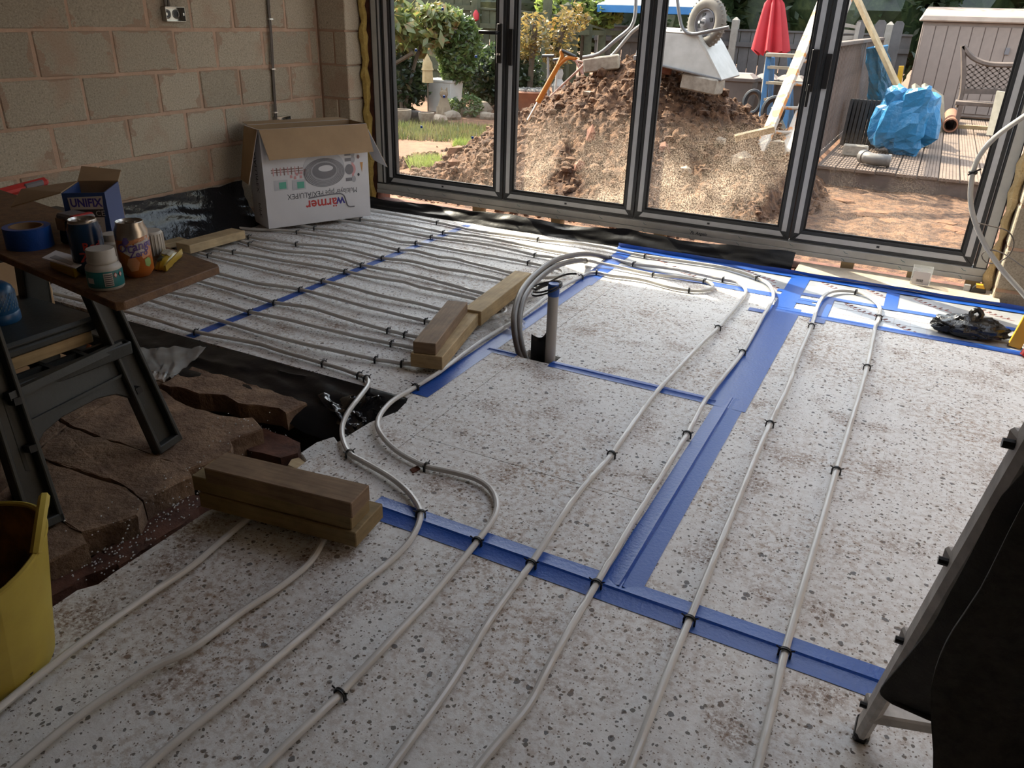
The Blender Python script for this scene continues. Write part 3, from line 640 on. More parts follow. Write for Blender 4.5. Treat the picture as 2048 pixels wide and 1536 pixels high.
lines = [
 [(-3.455, 4.242, 0.014), (-3.362, 4.261, 0.014), (-3.053, 4.275, 0.014), (-2.697, 4.274, 0.014), (-2.453, 4.299, 0.014), (-2.198, 4.294, 0.014), (-1.920, 4.270, 0.014), (-1.783, 4.267, 0.014)],
 [(-3.484, 4.126, 0.014), (-2.953, 4.133, 0.014), (-2.701, 4.134, 0.014), (-2.375, 4.162, 0.014), (-1.954, 4.129, 0.014), (-1.774, 4.133, 0.014)],
 [(-3.600, 3.888, 0.014), (-3.462, 3.900, 0.014), (-3.262, 3.925, 0.014), (-3.085, 3.952, 0.014), (-2.807, 3.925, 0.014), (-2.702, 3.959, 0.014), (-2.327, 3.963, 0.014), (-1.915, 3.962, 0.014), (-1.829, 3.952, 0.014), (-1.760, 3.927, 0.014)],
 [(-3.756, 3.655, 0.014), (-3.650, 3.711, 0.014), (-3.486, 3.759, 0.014), (-3.100, 3.773, 0.014), (-2.699, 3.770, 0.014), (-2.627, 3.804, 0.014), (-2.419, 3.774, 0.014), (-2.330, 3.795, 0.014), (-2.148, 3.768, 0.014), (-1.874, 3.729, 0.014), (-1.774, 3.728, 0.014)],
 [(-3.648, 3.501, 0.014), (-3.522, 3.492, 0.014), (-3.297, 3.537, 0.014), (-2.968, 3.606, 0.014), (-2.681, 3.578, 0.014), (-2.517, 3.612, 0.014), (-2.295, 3.581, 0.014), (-2.044, 3.587, 0.014), (-1.869, 3.593, 0.014), (-1.831, 3.597, 0.014)],
 [(-3.660, 3.400, 0.014), (-3.529, 3.383, 0.014), (-3.290, 3.368, 0.014), (-2.975, 3.435, 0.014), (-2.695, 3.402, 0.014), (-2.559, 3.387, 0.014), (-2.431, 3.393, 0.014), (-2.164, 3.374, 0.014), (-1.840, 3.335, 0.014)],
 [(-3.640, 3.189, 0.014), (-3.479, 3.205, 0.014), (-3.154, 3.221, 0.014), (-2.956, 3.244, 0.014), (-2.696, 3.255, 0.014), (-2.452, 3.241, 0.014), (-2.300, 3.252, 0.014), (-2.191, 3.227, 0.014), (-2.010, 3.228, 0.014), (-1.838, 3.227, 0.014)],
 [(-3.665, 3.083, 0.014), (-3.543, 3.076, 0.014), (-3.247, 3.067, 0.014), (-2.926, 3.052, 0.014), (-2.689, 3.058, 0.014), (-2.374, 3.016, 0.014), (-2.282, 3.010, 0.014), (-2.054, 3.021, 0.014), (-1.905, 3.012, 0.014)],
 [(-3.303, 2.858, 0.014), (-3.032, 2.849, 0.014), (-2.939, 2.844, 0.014), (-2.694, 2.888, 0.014), (-2.500, 2.863, 0.014), (-2.238, 2.837, 0.014), (-2.156, 2.839, 0.014), (-1.899, 2.848, 0.014), (-1.874, 2.848, 0.014)],
 [(-3.291, 2.714, 0.014), (-3.019, 2.701, 0.014), (-2.693, 2.671, 0.014), (-2.475, 2.689, 0.014), (-2.216, 2.659, 0.014), (-1.976, 2.658, 0.014), (-1.884, 2.658, 0.014), (-1.802, 2.660, 0.014)],
 [(-3.278, 2.508, 0.014), (-3.030, 2.520, 0.014), (-2.696, 2.510, 0.014), (-2.380, 2.512, 0.014), (-2.106, 2.521, 0.014), (-1.874, 2.541, 0.014), (-1.752, 2.550, 0.014)],
 [(-3.284, 2.368, 0.014), (-3.016, 2.359, 0.014), (-2.672, 2.353, 0.014), (-2.438, 2.338, 0.014), (-2.112, 2.330, 0.014), (-1.829, 2.365, 0.014), (-1.714, 2.387, 0.014), (-1.690, 2.396, 0.014)],
 [(-3.150, 2.198, 0.014), (-2.685, 2.200, 0.014), (-2.355, 2.239, 0.014), (-2.225, 2.229, 0.014), (-2.089, 2.226, 0.014), (-1.985, 2.223, 0.014), (-1.773, 2.204, 0.014), (-1.729, 2.182, 0.014), (-1.696, 2.129, 0.014), (-1.657, 2.023, 0.014), (-1.620, 1.920, 0.014), (-1.579, 1.836, 0.014), (-1.520, 1.765, 0.014), (-1.446, 1.706, 0.014), (-1.365, 1.684, 0.014), (-1.248, 1.653, 0.014), (-1.154, 1.614, 0.014), (-1.088, 1.570, 0.014), (-1.058, 1.538, 0.014), (-1.031, 1.484, 0.014), (-1.011, 1.406, 0.014), (-1.007, 1.317, 0.014), (-1.014, 1.198, 0.014), (-1.016, 1.082, 0.014), (-1.024, 0.835, 0.014), (-1.036, 0.684, 0.014), (-1.042, 0.595, 0.014), (-1.032, 0.481, 0.014)],
]
serp = list(reversed(L14))
def arc(a, b, side, ext):
    c = ((a[0]+b[0])/2, (a[1]+b[1])/2); r = abs(a[1]-b[1])/2; x = ext; s = 1 if b[1] < a[1] else -1
    return [(x, a[1], 0.014)] + [(x + side*r*math.sin(R(t)), c[1] + s*r*math.cos(R(t)), 0.014) for t in (30, 60, 90, 120, 150)] + [(x, b[1], 0.014)]
prev = serp[-1]
for i, ln in enumerate(lines):
    ln = list(ln)
    if i % 2 == 0:                                   # arrives at the wall side
        if i == 4: serp += [(-3.90, lines[3][0][1]-0.05, 0.014), (-3.885, ln[0][1]+0.01, 0.014)]
        elif i != 0 or True: serp += arc(prev, ln[0], -1, -3.80 if i else -3.62)
        serp += ln; prev = ln[-1]
    else:
        rx = {1: -1.86, 3: -1.75}.get(i, -1.74)
        serp += arc(prev, ln[-1], 1, max(rx, prev[0]+0.02, ln[-1][0]+0.02) if i != 1 else -1.80); serp += ln[::-1]; prev = ln[0]
cl = [(-2.875, 4.480, 0.014), (-2.096, 4.464, 0.014), (-1.380, 4.492, 0.014), (-0.685, 4.416, 0.014), (-0.514, 3.254, 0.014), (-0.518, 2.399, 0.014), (-0.499, 1.505, 0.014), (-3.362, 4.261, 0.014), (-2.697, 4.274, 0.014), (-2.701, 4.134, 0.014), (-1.954, 4.129, 0.014), (-3.462, 3.900, 0.014), (-2.702, 3.959, 0.014), (-1.915, 3.962, 0.014), (-3.486, 3.759, 0.014), (-2.699, 3.770, 0.014), (-1.874, 3.729, 0.014), (-3.646, 3.503, 0.014), (-3.297, 3.537, 0.014), (-2.681, 3.578, 0.014), (-1.869, 3.593, 0.014), (-3.528, 3.384, 0.014), (-2.695, 3.402, 0.014), (-1.840, 3.335, 0.014), (-3.479, 3.205, 0.014), (-2.696, 3.255, 0.014), (-3.543, 3.076, 0.014), (-2.689, 3.058, 0.014), (-2.694, 2.888, 0.014), (-1.899, 2.848, 0.014), (-2.678, 2.672, 0.014), (-1.976, 2.658, 0.014), (-1.884, 2.658, 0.014), (-2.680, 2.520, 0.014), (-1.874, 2.541, 0.014), (-1.818, 2.360, 0.014), (-1.714, 2.387, 0.014), (-2.685, 2.200, 0.014), (-1.985, 2.223, 0.014), (-1.785, 2.208, 0.014), (-1.751, 2.195, 0.014), (-1.446, 1.706, 0.014), (-1.058, 1.538, 0.014)]
pipe(serp, 'pale heating pipe zigzagging over the left boards and looping past the doors', cl)
pipe([(-1.554, 4.370, -0.006)] + [(-1.377, 4.281, 0.014), (-1.086, 4.281, 0.014), (-0.846, 4.269, 0.014), (-0.772, 4.263, 0.014), (-0.711, 4.188, 0.014), (-0.683, 4.096, 0.014), (-0.676, 3.931, 0.014), (-0.682, 3.495, 0.014), (-0.693, 3.258, 0.014), (-0.703, 2.994, 0.014), (-0.716, 2.599, 0.014), (-0.699, 2.135, 0.014), (-0.700, 1.870, 0.014), (-0.680, 1.494, 0.014), (-0.672, 1.268, 0.014), (-0.651, 1.041, 0.014), (-0.644, 0.828, 0.014), (-0.634, 0.677, 0.014)], 'pale heating pipe curving from the grey sleeve towards the camera', [(-1.377, 4.281, 0.014), (-0.849, 4.268, 0.014), (-0.682, 3.495, 0.014), (-0.699, 2.135, 0.014), (-0.680, 1.494, 0.014)])
pipe([(-1.629, 4.140, 0.027)] + [(-1.480, 4.155, 0.014), (-1.214, 4.143, 0.014), (-0.929, 4.184, 0.014), (-0.881, 4.152, 0.014), (-0.863, 4.102, 0.014), (-0.870, 4.042, 0.014), (-0.909, 3.997, 0.014), (-0.958, 3.976, 0.014), (-1.054, 3.970, 0.014), (-1.245, 4.014, 0.014), (-1.417, 3.990, 0.014), (-1.503, 4.002, 0.014), (-1.537, 3.957, 0.014), (-1.545, 3.875, 0.014), (-1.556, 3.621, 0.014), (-1.543, 3.148, 0.014), (-1.555, 2.756, 0.014), (-1.533, 2.393, 0.014), (-1.542, 2.231, 0.014), (-1.541, 2.078, 0.014), (-1.513, 1.966, 0.014), (-1.480, 1.903, 0.014), (-1.440, 1.861, 0.014), (-1.376, 1.819, 0.014), (-1.294, 1.784, 0.014), (-1.186, 1.764, 0.014), (-1.101, 1.776, 0.014), (-1.014, 1.779, 0.014), (-0.949, 1.755, 0.014), (-0.897, 1.701, 0.014), (-0.868, 1.639, 0.014), (-0.854, 1.534, 0.014), (-0.846, 1.421, 0.014), (-0.836, 1.258, 0.014), (-0.834, 1.184, 0.014), (-0.842, 0.908, 0.014), (-0.851, 0.725, 0.014), (-0.855, 0.578, 0.014)], 'pale heating pipe with a tight hairpin by the doors, following the blue taped edge', [(-1.214, 4.143, 0.014), (-0.929, 4.184, 0.014), (-0.958, 3.976, 0.014), (-1.503, 4.002, 0.014), (-1.545, 3.875, 0.014), (-1.542, 2.231, 0.014), (-1.177, 1.766, 0.014), (-0.856, 1.505, 0.014), (-0.842, 0.908, 0.014)])
pipe([(-0.233, 0.896, 0.014), (-0.246, 1.232, 0.014), (-0.253, 1.493, 0.014), (-0.263, 1.899, 0.014), (-0.270, 2.197, 0.014), (-0.278, 2.630, 0.014), (-0.274, 2.959, 0.014), (-0.290, 3.351, 0.014), (-0.297, 3.764, 0.014), (-0.310, 4.045, 0.014), (-0.306, 4.230, 0.014), (-0.280, 4.352, 0.014), (-0.237, 4.419, 0.014), (-0.163, 4.446, 0.014), (-0.092, 4.393, 0.014), (-0.042, 4.284, 0.014), (-0.024, 4.198, 0.014), (-0.019, 4.073, 0.014), (-0.024, 3.902, 0.014), (-0.015, 3.473, 0.014), (-0.015, 3.115, 0.014), (-0.025, 2.412, 0.014), (-0.027, 2.101, 0.014), (-0.029, 1.847, 0.014), (-0.030, 1.497, 0.014), (-0.026, 1.346, 0.014), (-0.020, 1.013, 0.014)], 'pale heating pipe with a wide U bend on the foil strip near the black bag', [(-0.253, 1.493, 0.014), (-0.278, 2.630, 0.014), (-0.297, 3.764, 0.014), (-0.158, 4.449, 0.014), (-0.022, 4.079, 0.014), (-0.013, 3.370, 0.014), (-0.025, 2.412, 0.014), (-0.032, 1.496, 0.014)])
pipe([(-1.400, 0.417, 0.014), (-1.414, 0.540, 0.014), (-1.430, 0.718, 0.014), (-1.433, 0.918, 0.014), (-1.431, 1.040, 0.014), (-1.443, 1.134, 0.014), (-1.461, 1.262, 0.014), (-1.467, 1.375, 0.014), (-1.430, 1.451, 0.014), (-1.324, 1.437, 0.014), (-1.254, 1.392, 0.014), (-1.214, 1.295, 0.014), (-1.184, 1.208, 0.014), (-1.185, 1.084, 0.014), (-1.198, 0.990, 0.014), (-1.205, 0.837, 0.014), (-1.236, 0.755, 0.014), (-1.255, 0.616, 0.014), (-1.253, 0.502, 0.014), (-1.248, 0.384, 0.014)], 'pale heating pipe ducking under the front stack of timber offcuts', [])

# ================================================================ things indoors
M('white_card', (0.56, 0.54, 0.545), (0.52, 0.50, 0.505), 0.6, 5); M('card_brown', (0.33, 0.215, 0.115), (0.28, 0.18, 0.095), 0.8, 7)
M('ink_black', (0.03, 0.03, 0.035), None, 0.7, 4); M('ink_red', (0.50, 0.045, 0.04), None, 0.6, 4); M('ink_blue', (0.045, 0.035, 0.25), None, 0.6, 4)
M('ink_green', (0.10, 0.36, 0.26), None, 0.6, 4); M('ink_grey', (0.33, 0.32, 0.33), None, 0.6, 4); M('ink_lgrey', (0.45, 0.44, 0.46), None, 0.6, 4); M('ink_dgrey', (0.17, 0.16, 0.17), None, 0.6, 4)
M('ink_brown', (0.22, 0.11, 0.09), None, 0.6, 4); M('ink_pink', (0.55, 0.27, 0.27), None, 0.6, 4); M('ink_amber', (0.50, 0.25, 0.08), None, 0.6, 4)

# ---- the pipe carton
A = Vector((-3.652, 3.679, 0.027)); Bv = Vector((-3.340, 4.344, 0.027)); ud = (Bv-A); LU = ud.length; ud.normalize(); nd = Vector((-ud.y, ud.x, 0)); zd = Vector((0, 0, 1))
BH = 0.615; BD = 0.235; T = 0.006
box = thing('pipe_carton', A+ud*LU/2+nd*BD/2, 'open white cardboard carton printed wärmer upside down, against the block wall', 'carton')
def bp(u, v, w=0): return A + ud*(u*LU) + zd*(v*BH) + nd*w
fr_ = MB().extr([bp(0, 0), bp(1, 0), bp(1, 1), bp(0, 1)], nd*T).build('front_panel', 'white_card', box)
def panel(name, pts, vec, m_out, m_in):
    vec = Vector(vec); h = vec*0.5
    o = MB().extr(pts, h).build(name, m_out, box); MB().extr([Vector(p)+h for p in pts], h).build('inner_liner', m_in, o); return o
sd_ = panel('side_panel', [bp(0, 0, T), bp(0, 0, BD), bp(0, 1, BD), bp(0, 1, T)], ud*T, 'white_card', 'card_brown')
panel('side_panel', [bp(1, 0, T), bp(1, 0, BD), bp(1, 1, BD), bp(1, 1, T)], -ud*T, 'white_card', 'card_brown')
panel('back_panel', [bp(0, 0, BD), bp(1, 0, BD), bp(1, 1.0, BD), bp(0, 1.0, BD)], nd*T, 'card_brown', 'white_card')
MB().extr([bp(0.01, 0, T), bp(0.99, 0, T), bp(0.99, 0, BD), bp(0.01, 0, BD)], zd*T).build('base_panel', 'card_brown', box)
MB().extr([bp(0.012, 0.02, T), bp(0.988, 0.02, T), bp(0.988, 0.985, T), bp(0.012, 0.985, T)], nd*0.002).build('inner_liner', 'card_brown', fr_)
# flaps: front one folds down over the print, side ones hang out
FL = 0.175
def flap(name, pts, vec, mo, mi): return panel(name, pts, vec, mo, mi)
fo = -nd*0.05
panel('front_flap', [bp(0.0, 1.0), bp(1.0, 1.0), bp(1.02, 1.0)-nd*0.055-zd*FL, bp(0.035, 1.0)-nd*0.06-zd*FL], -nd*0.005, 'white_card', 'card_brown')
panel('side_flap', [bp(0, 1, 0.012), bp(0, 1, BD), bp(0, 1, BD)-ud*0.06-zd*0.33, bp(0, 1, 0.03)-ud*0.085-zd*0.33], -ud*0.005, 'white_card', 'card_brown')
panel('side_flap', [bp(1, 1, 0.012), bp(1, 1, BD), bp(1, 1, BD-.02)+ud*0.16-zd*0.28, bp(1, 1, 0.02)+ud*0.16-zd*0.30], -ud*0.005, 'card_brown', 'white_card')
panel('back_flap', [bp(0.02, 1, BD), bp(0.98, 1, BD), bp(0.96, 1, BD+.02)+zd*0.0+nd*0.12, bp(0.05, 1, BD+.02)+nd*0.12], zd*0.004, 'white_card', 'card_brown')
# print (the carton stands on its head, so the lettering is upside down)
xd = -ud; yd = -zd
text_mesh('w', 0.090, 'ink_blue', box, 'print_lettering', bp(0.742, 0.245, -0.0006), xd, yd, 0.0, bold=0.002)
text_mesh('ärmer', 0.090, 'ink_red', box, 'print_lettering', bp(0.664, 0.245, -0.0006), xd, yd, 0.0, bold=0.002)
text_mesh('Multilayer pipe', 0.050, 'ink_black', box, 'print_lettering', bp(0.872, 0.335, -0.0006), xd, yd, 0.0, sx=0.78); text_mesh('PEX/ALU/PEX', 0.050, 'ink_black', box, 'print_lettering', bp(0.538, 0.335, -0.0006), xd, yd, 0.0, sx=0.86)
def pr2(u, v): return bp(u, v, -0.0012)
MB().tube(smooth_path([pr2(0.39, 0.272), pr2(0.60, 0.288), pr2(0.70, 0.285), pr2(0.735, 0.26), pr2(0.75, 0.215), pr2(0.765, 0.15), pr2(0.79, 0.13), pr2(0.835, 0.128)], 0.03), 0.0045, 5).build('print_swoosh', 'ink_dgrey', box)
def disc(cu, cv, ru, rv, mat, lift, n=28, name='print_picture'):
    c = bp(cu, cv, -lift); MB().extr([c + ud*ru*math.cos(2*math.pi*k/n) + zd*rv*math.sin(2*math.pi*k/n) for k in range(n)], -nd*0.0006).build(name, mat, box)
disc(0.56, 0.585, 0.145, 0.100, 'ink_lgrey', 0.0006); disc(0.56, 0.525, 0.148, 0.092, 'ink_grey', 0.0012)
for i in range(5): 
    k = 0.138-0.010*i
    MB().tube([bp(0.56, 0.525+0.004*i, -0.0022)+ud*k*math.cos(a)+zd*k*0.66*math.sin(a) for a in [2*math.pi*j/28 for j in range(28)]], 0.0014, 4, closed=True).build('print_picture', 'ink_dgrey', box)
disc(0.56, 0.545, 0.085, 0.052, 'ink_dgrey', 0.0016); disc(0.575, 0.568, 0.052, 0.020, 'white_card', 0.0021)
def pbox(u0, u1, v0, v1, mat, lift=0.0008): MB().extr([bp(u0, v0, -lift), bp(u1, v0, -lift), bp(u1, v1, -lift), bp(u0, v1, -lift)], -nd*0.0006).build('print_picture', mat, box)
for u0, v0 in ((0.085, 0.385), (0.25, 0.372)):
    pbox(u0, u0+0.125, v0, v0+0.105, 'ink_lgrey'); pbox(u0+0.045, u0+0.11, v0+0.014, v0+0.082, 'ink_green', 0.0014)
pbox(0.07, 0.36, 0.588, 0.598, 'ink_brown'); pbox(0.07, 0.36, 0.566, 0.573, 'ink_brown')
for i in range(8): pbox(0.085+0.033*i, 0.093+0.033*i, 0.535, 0.615, 'ink_brown' if i % 2 else 'ink_pink', 0.0014)
for i, (u, v) in enumerate(((0.235, 0.50), (0.27, 0.485), (0.29, 0.52), (0.325, 0.49), (0.33, 0.53), (0.365, 0.51), (0.365, 0.55))): pbox(u, u+0.022, v, v+0.03, 'ink_pink', 0.0012)
for v in (0.41, 0.62, 0.68): 
    pbox(0.765, 0.825, v, v+0.035, 'ink_dgrey'); disc(0.845, v+0.018, 0.015, 0.022, 'ink_grey', 0.0014)
disc(0.805, 0.535, 0.030, 0.034, 'ink_dgrey', 0.0014); disc(0.842, 0.535, 0.020, 0.034, 'ink_pink', 0.0010); pbox(0.83, 0.85, 0.44, 0.62, 'ink_pink', 0.0009)
MB().extr([bp(0.915, 0.60, -0.0009), bp(0.945, 0.60, -0.0009), bp(0.932, 0.49, -0.0009)], -nd*0.0006).build('print_picture', 'ink_amber', box)
disc(0.895, 0.47, 0.008, 0.010, 'ink_black', 0.001); disc(0.90, 0.66, 0.010, 0.013, 'ink_brown', 0.001)
text_mesh('PEX/ALU/PEX', 0.060, 'ink_black', box, 'print_lettering', bp(0, 0.86, 0.095)-ud*0.0008, -zd, nd, 0.0, sx=0.9); text_mesh('PIPE', 0.060, 'ink_black', box, 'print_lettering', bp(0, 0.24, 0.095)-ud*0.0008, -zd, nd, 0.0, sx=0.9)

# ---- timber offcuts
def plank(p0, p1, w, hgt, z, label, mat='timber', side=1, group=None, name='timber_offcut', roll=0):
    a, b = Vector((p0[0], p0[1], 0)), Vector((p1[0], p1[1], 0)); d = (b-a).normalized(); s = Vector((-d.y, d.x, 0))*side*w
    q = [a, b, b+s, a+s]; q = q if side > 0 else q[::-1]
    return MB().hexa([(p.x, p.y, z) for p in q], [(p.x, p.y, z+hgt) for p in q]).build(name, mat, None, label, 'timber', group, bevel=0.0025)
SG = 'timber offcuts laid on the insulation'
plank((-1.521, 2.392, 0.026), (-1.648, 2.906, 0.026), 0.135, 0.058, 0.026, 'wide pale timber offcut under the brown one, in the middle of the floor', side=1, group=SG)
plank((-1.552, 2.394, 0.084), (-1.696, 2.887, 0.084), 0.095, 0.050, 0.084, 'short brown planed timber block lying on top of a wider pale one', 'timber_brown', 1, SG)
plank((-1.632, 2.901, 0.026), (-1.699, 3.556, 0.026), 0.094, 0.070, 0.026, 'long pale timber length pointing at the upright grey pipe', side=1, group=SG)
plank((-3.620, 3.013, 0.026), (-3.607, 3.431, 0.026), 0.115, 0.050, 0.026, 'pale planed timber length beside the pipe carton at the wall', 'timber_pale', 1, SG)
plank((-3.86, 2.62), (-3.80, 3.16), 0.10, 0.030, 0.024, 'thin pale board lying flat by the black wall membrane', 'timber_pale', 1, SG)
b0, b1 = Vector((-1.612, 1.242, 0.025)), Vector((-1.110, 1.310, 0.025))
plank(b0, b1, 0.150, 0.048, 0.025, 'lowest and widest timber of the front stack of three', 'timber_shaded', 1, 'front stack of timber offcuts')
m0, m1 = Vector((-1.634, 1.246, 0.073)), Vector((-1.126, 1.315, 0.073))
plank(m0, m1, 0.098, 0.048, 0.073, 'middle timber of the front stack of three', 'timber_shaded', 1, 'front stack of timber offcuts')
t0, t1 = Vector((-1.571, 1.241, 0.121)), Vector((-1.113, 1.305, 0.121))
plank(t0, t1, 0.096, 0.048, 0.121, 'topmost brown timber of the front stack of three', 'timber_brown', 1, 'front stack of timber offcuts')

# ---- upright waste pipe, sleeves and cable coil
up_ = thing('waste_pipe', (-1.222, 2.775, -0.05), 'upright grey plastic waste pipe with a blue taped top', 'pipe')
MB().lathe([(0.0225, 0), (0.0225, 0.375), (0.0195, 0.375), (0.0195, 0.30)], (-1.222, 2.775, -0.05), 20, cap=False).build('pipe_body', 'pvc', up_)
MB().lathe([(0.0235, 0.335), (0.0245, 0.338), (0.0245, 0.384), (0.022, 0.388), (0.0, 0.386)], (-1.222, 2.775, -0.05), 20, cap=False).build('tape_cap', 'blue_tape', up_)
MB().grid(lambda u, v: (-1.300+0.062*u, 2.745+0.03*math.sin(u*2.4), -0.04 + (0.15-0.03*math.sin(u*3.1)+0.02*u)*v), 8, 6).build('membrane_wrap', 'polythene', up_, solid=0.003)
MB().box(-1.34, -1.195, 2.735, 2.815, -0.1, -0.045).build('hole_fill', 'conc', floor)
def sleeve(pts, label):
    p = smooth_path(pts, 0.03); o = thing('pipe_sleeve', (p[0].x, p[0].y, p[0].z), label, 'conduit', 'grey flexible pipe sleeves')
    MB().tube(p, 0.0145, 10).build('sleeve_tube', 'conduit', o)
    MB().tube([p[-2], p[-1]+(p[-1]-p[-2]).normalized()*0.015], 0.0165, 10).build('taped_end', 'black_plastic', o); return o
sleeve([(-1.335, 2.745, -0.023), (-1.368, 2.760, 0.016), (-1.421, 2.820, 0.089), (-1.469, 2.920, 0.130), (-1.512, 3.060, 0.164), (-1.554, 3.260, 0.175), (-1.593, 3.540, 0.168), (-1.617, 3.800, 0.136), (-1.618, 4.080, 0.085), (-1.593, 4.280, 0.028), (-1.554, 4.370, -0.006)], 'outer grey pipe sleeve arching out of the floor beside the waste pipe')
sleeve([(-1.323, 2.755, -0.024), (-1.351, 2.770, 0.016), (-1.401, 2.830, 0.078), (-1.449, 2.930, 0.119), (-1.491, 3.060, 0.151), (-1.534, 3.260, 0.158), (-1.572, 3.520, 0.148), (-1.598, 3.760, 0.115), (-1.616, 4.020, 0.061), (-1.629, 4.140, 0.027)], 'inner grey pipe sleeve arching out of the floor, ending short of its twin')
mb = MB(); c = Vector((-1.245, 2.78, 0.30)); pts = []
for i in range(60):
    a = i*2*math.pi/22; rr = 0.058+0.004*math.sin(i*0.7)
    pts.append(c + Vector((rr*math.cos(a)-0.01, rr*0.9*math.sin(a), 0.020*math.sin(a+0.6)+0.012*math.cos(i*0.31)+0.0004*i)))
pts += [c+Vector((0.02, 0.04, 0.05)), c+Vector((0.05, 0.07, 0.062)), c+Vector((0.085, 0.08, 0.066))]
MB().tube(smooth_path(pts, 0.012), 0.004, 6).build('cable_coil', 'black_plastic', None, 'thin black cable coiled around the top of the upright pipe', 'cable')

# ---- crumpled clear bag by the timbers
def crum(cx, cy, rx, ry, hgt, seed, z0=0.003, nu=26, nv=26):
    def fn(u, v):
        x, y = 2*u-1, 2*v-1; r = max(abs(x), abs(y)); f = max(0, 1-r*r)
        e = 1+0.25*n3(x*2+seed, y*2)
        return (cx+rx*x*e, cy+ry*y*e, z0 + hgt*f**0.6*(0.55+0.9*abs(n3(x*2.4+seed, y*2.4, seed))+0.35*n3(x*6, y*6, seed)))
    return MB().grid(fn, nu, nv)
crum(-1.60, 3.02, 0.11, 0.09, 0.045, 3.3).build('plastic_bag', 'clear_film', None, 'crumpled clear plastic bag beside the long timber length', 'plastic bag')

# ---- black bag on the foil strip
def bag(u, v):
    a = 2*math.pi*u; ph = math.pi*(v-0.5); x, y, z = math.cos(a)*math.cos(ph), math.sin(a)*math.cos(ph), math.sin(ph)
    w = 1 + 0.28*n3(x*2.2, y*2.2, z*2.2) + 0.16*n3(x*6, y*6, z*6)
    return (0.375+0.155*x*w, 4.085+0.085*y*w, max(0.003, 0.038+0.055*z*w))
mb = MB().grid(bag, 40, 22)
bg_ = thing('refuse_bag', (0.375, 4.085, 0.0), 'small knotted black plastic bag lying on the foil strip', 'bag')
mb.build('bag_body', 'bin_bag', bg_)
MB().tube(smooth_path([(0.37, 4.085, 0.085), (0.365, 4.09, 0.11), (0.39, 4.10, 0.125), (0.41, 4.095, 0.105), (0.40, 4.09, 0.085)], 0.01), [0.014, 0.012, 0.016, 0.012, 0.014, 0.010, 0.014, 0.012, 0.014, 0.012, 0.012, 0.01][:12] if False else 0.013, 7).build('bag_knot', 'bin_bag', bg_)
MB().grid(lambda u, v: (0.50+0.085*u, 4.08+0.05*(v-0.5)*(1.2-u), 0.02+0.018*n3(u*5, v*5)+0.012*u), 8, 6).build('bag_tail', 'bin_bag', bg_, solid=0.002)

# ---- small things on the threshold at the right
tb = thing('plastic_tub', (0.137, 4.808, 0.012), 'small clear square plastic tub with a white label on the threshold', 'tub')
c = Vector((0.138, 4.788, 0.012))
mb = MB()
for (a0, a1, b0_, b1_) in ((-.05, .05, -.032, -.030), (-.05, .05, .030, .032), (-.05, -.048, -.03, .03), (.048, .05, -.03, .03)): mb.box(c.x+a0, c.x+a1, c.y+b0_, c.y+b1_, c.z, c.z+0.105)
mb.build('tub_body', 'clear_tub', tb); MB().box(c.x-.042, c.x+.042, c.y-.034, c.y-.032, c.z+.012, c.z+.085).build('paper_label', 'white_card', tb)
mb = MB()
for i in range(9): mb.box(c.x-.022+.004*i, c.x-.020+.004*i+(i % 2)*.001, c.y-.0346, c.y-.0341, c.z+.026, c.z+.042)
mb.build('barcode', 'ink_black', tb)
M('yellow_tool', (0.62, 0.36, 0.03), (0.55, 0.31, 0.02), 0.45, 5); M('red_tool', (0.48, 0.03, 0.025), None, 0.4, 5); M('silver_grey', (0.42, 0.43, 0.44), None, 0.4, 5)
kn = thing('tape_measure', (0.433, 4.792, 0.000), 'small black and yellow tape measure at the foot of the right pier', 'tape measure'); c = Vector((0.433, 4.792, 0.000))
MB().extr([(c.x-.045, c.y, 0.002), (c.x+.03, c.y, 0.002), (c.x+.035, c.y, 0.03), (c.x+.012, c.y, 0.058), (c.x-.022, c.y, 0.058), (c.x-.04, c.y, 0.035)], (0, 0.035, 0)).build('case', 'black_plastic', kn, bevel=0.004)
MB().extr([(c.x-.018, c.y-.002, 0.044), (c.x+.024, c.y-.002, 0.044), (c.x+.012, c.y-.002, 0.062), (c.x-.022, c.y-.002, 0.062)], (0, 0.039, 0)).build('case_band', 'yellow_tool', kn)
MB().box(c.x-.075, c.x-.045, c.y+.008, c.y+.03, 0.004, 0.05).build('tape_hook', 'silver_grey', kn)
lv = thing('spirit_level', (0.567, 4.156, 0.000), 'yellow spirit level standing on edge at the right side', 'level')
p0, p1 = Vector((0.573, 4.058, 0.000)), Vector((0.528, 4.020, 0.318))
p0 = Vector((0.565, 4.02, 0.002)); MB().beam(p0, p0+Vector((0.16, 0.03, 0.9)), 0.055, 0.024, (0, 1, 0)).build('level_bar', 'yellow_tool', lv, bevel=0.002)
MB().beam(p0+Vector((0.0, 0.002, -0.001)), p0+Vector((0.003, 0.002, 0.012)), 0.058, 0.027, (0, 1, 0)).build('end_cap', 'black_plastic', lv)
rc = thing('sealant_cartridge', (0.60, 3.90, 0.0), 'red and silver cartridge standing at the right edge', 'cartridge')
q = Vector((0.605, 3.915, 0.002)); 
rc.location = q; dvec = Vector((0.12, 0.04, 0.30)).normalized()
MB().tube([q, q+dvec*0.235], 0.027, 14).build('tube_body', 'red_tool', rc)
MB().tube([q+Vector((0.045, -0.05, 0.0)), q+Vector((0.045, -0.05, 0.0))+dvec*0.2], 0.026, 14).build('tube_body', 'silver_grey', rc)
MB().tube([q+dvec*0.09-Vector((0.0, 0.0265, 0.0)), q+dvec*0.092-Vector((0, 0.029, 0))], 0.016, 12).build('round_badge', 'white_card', rc)

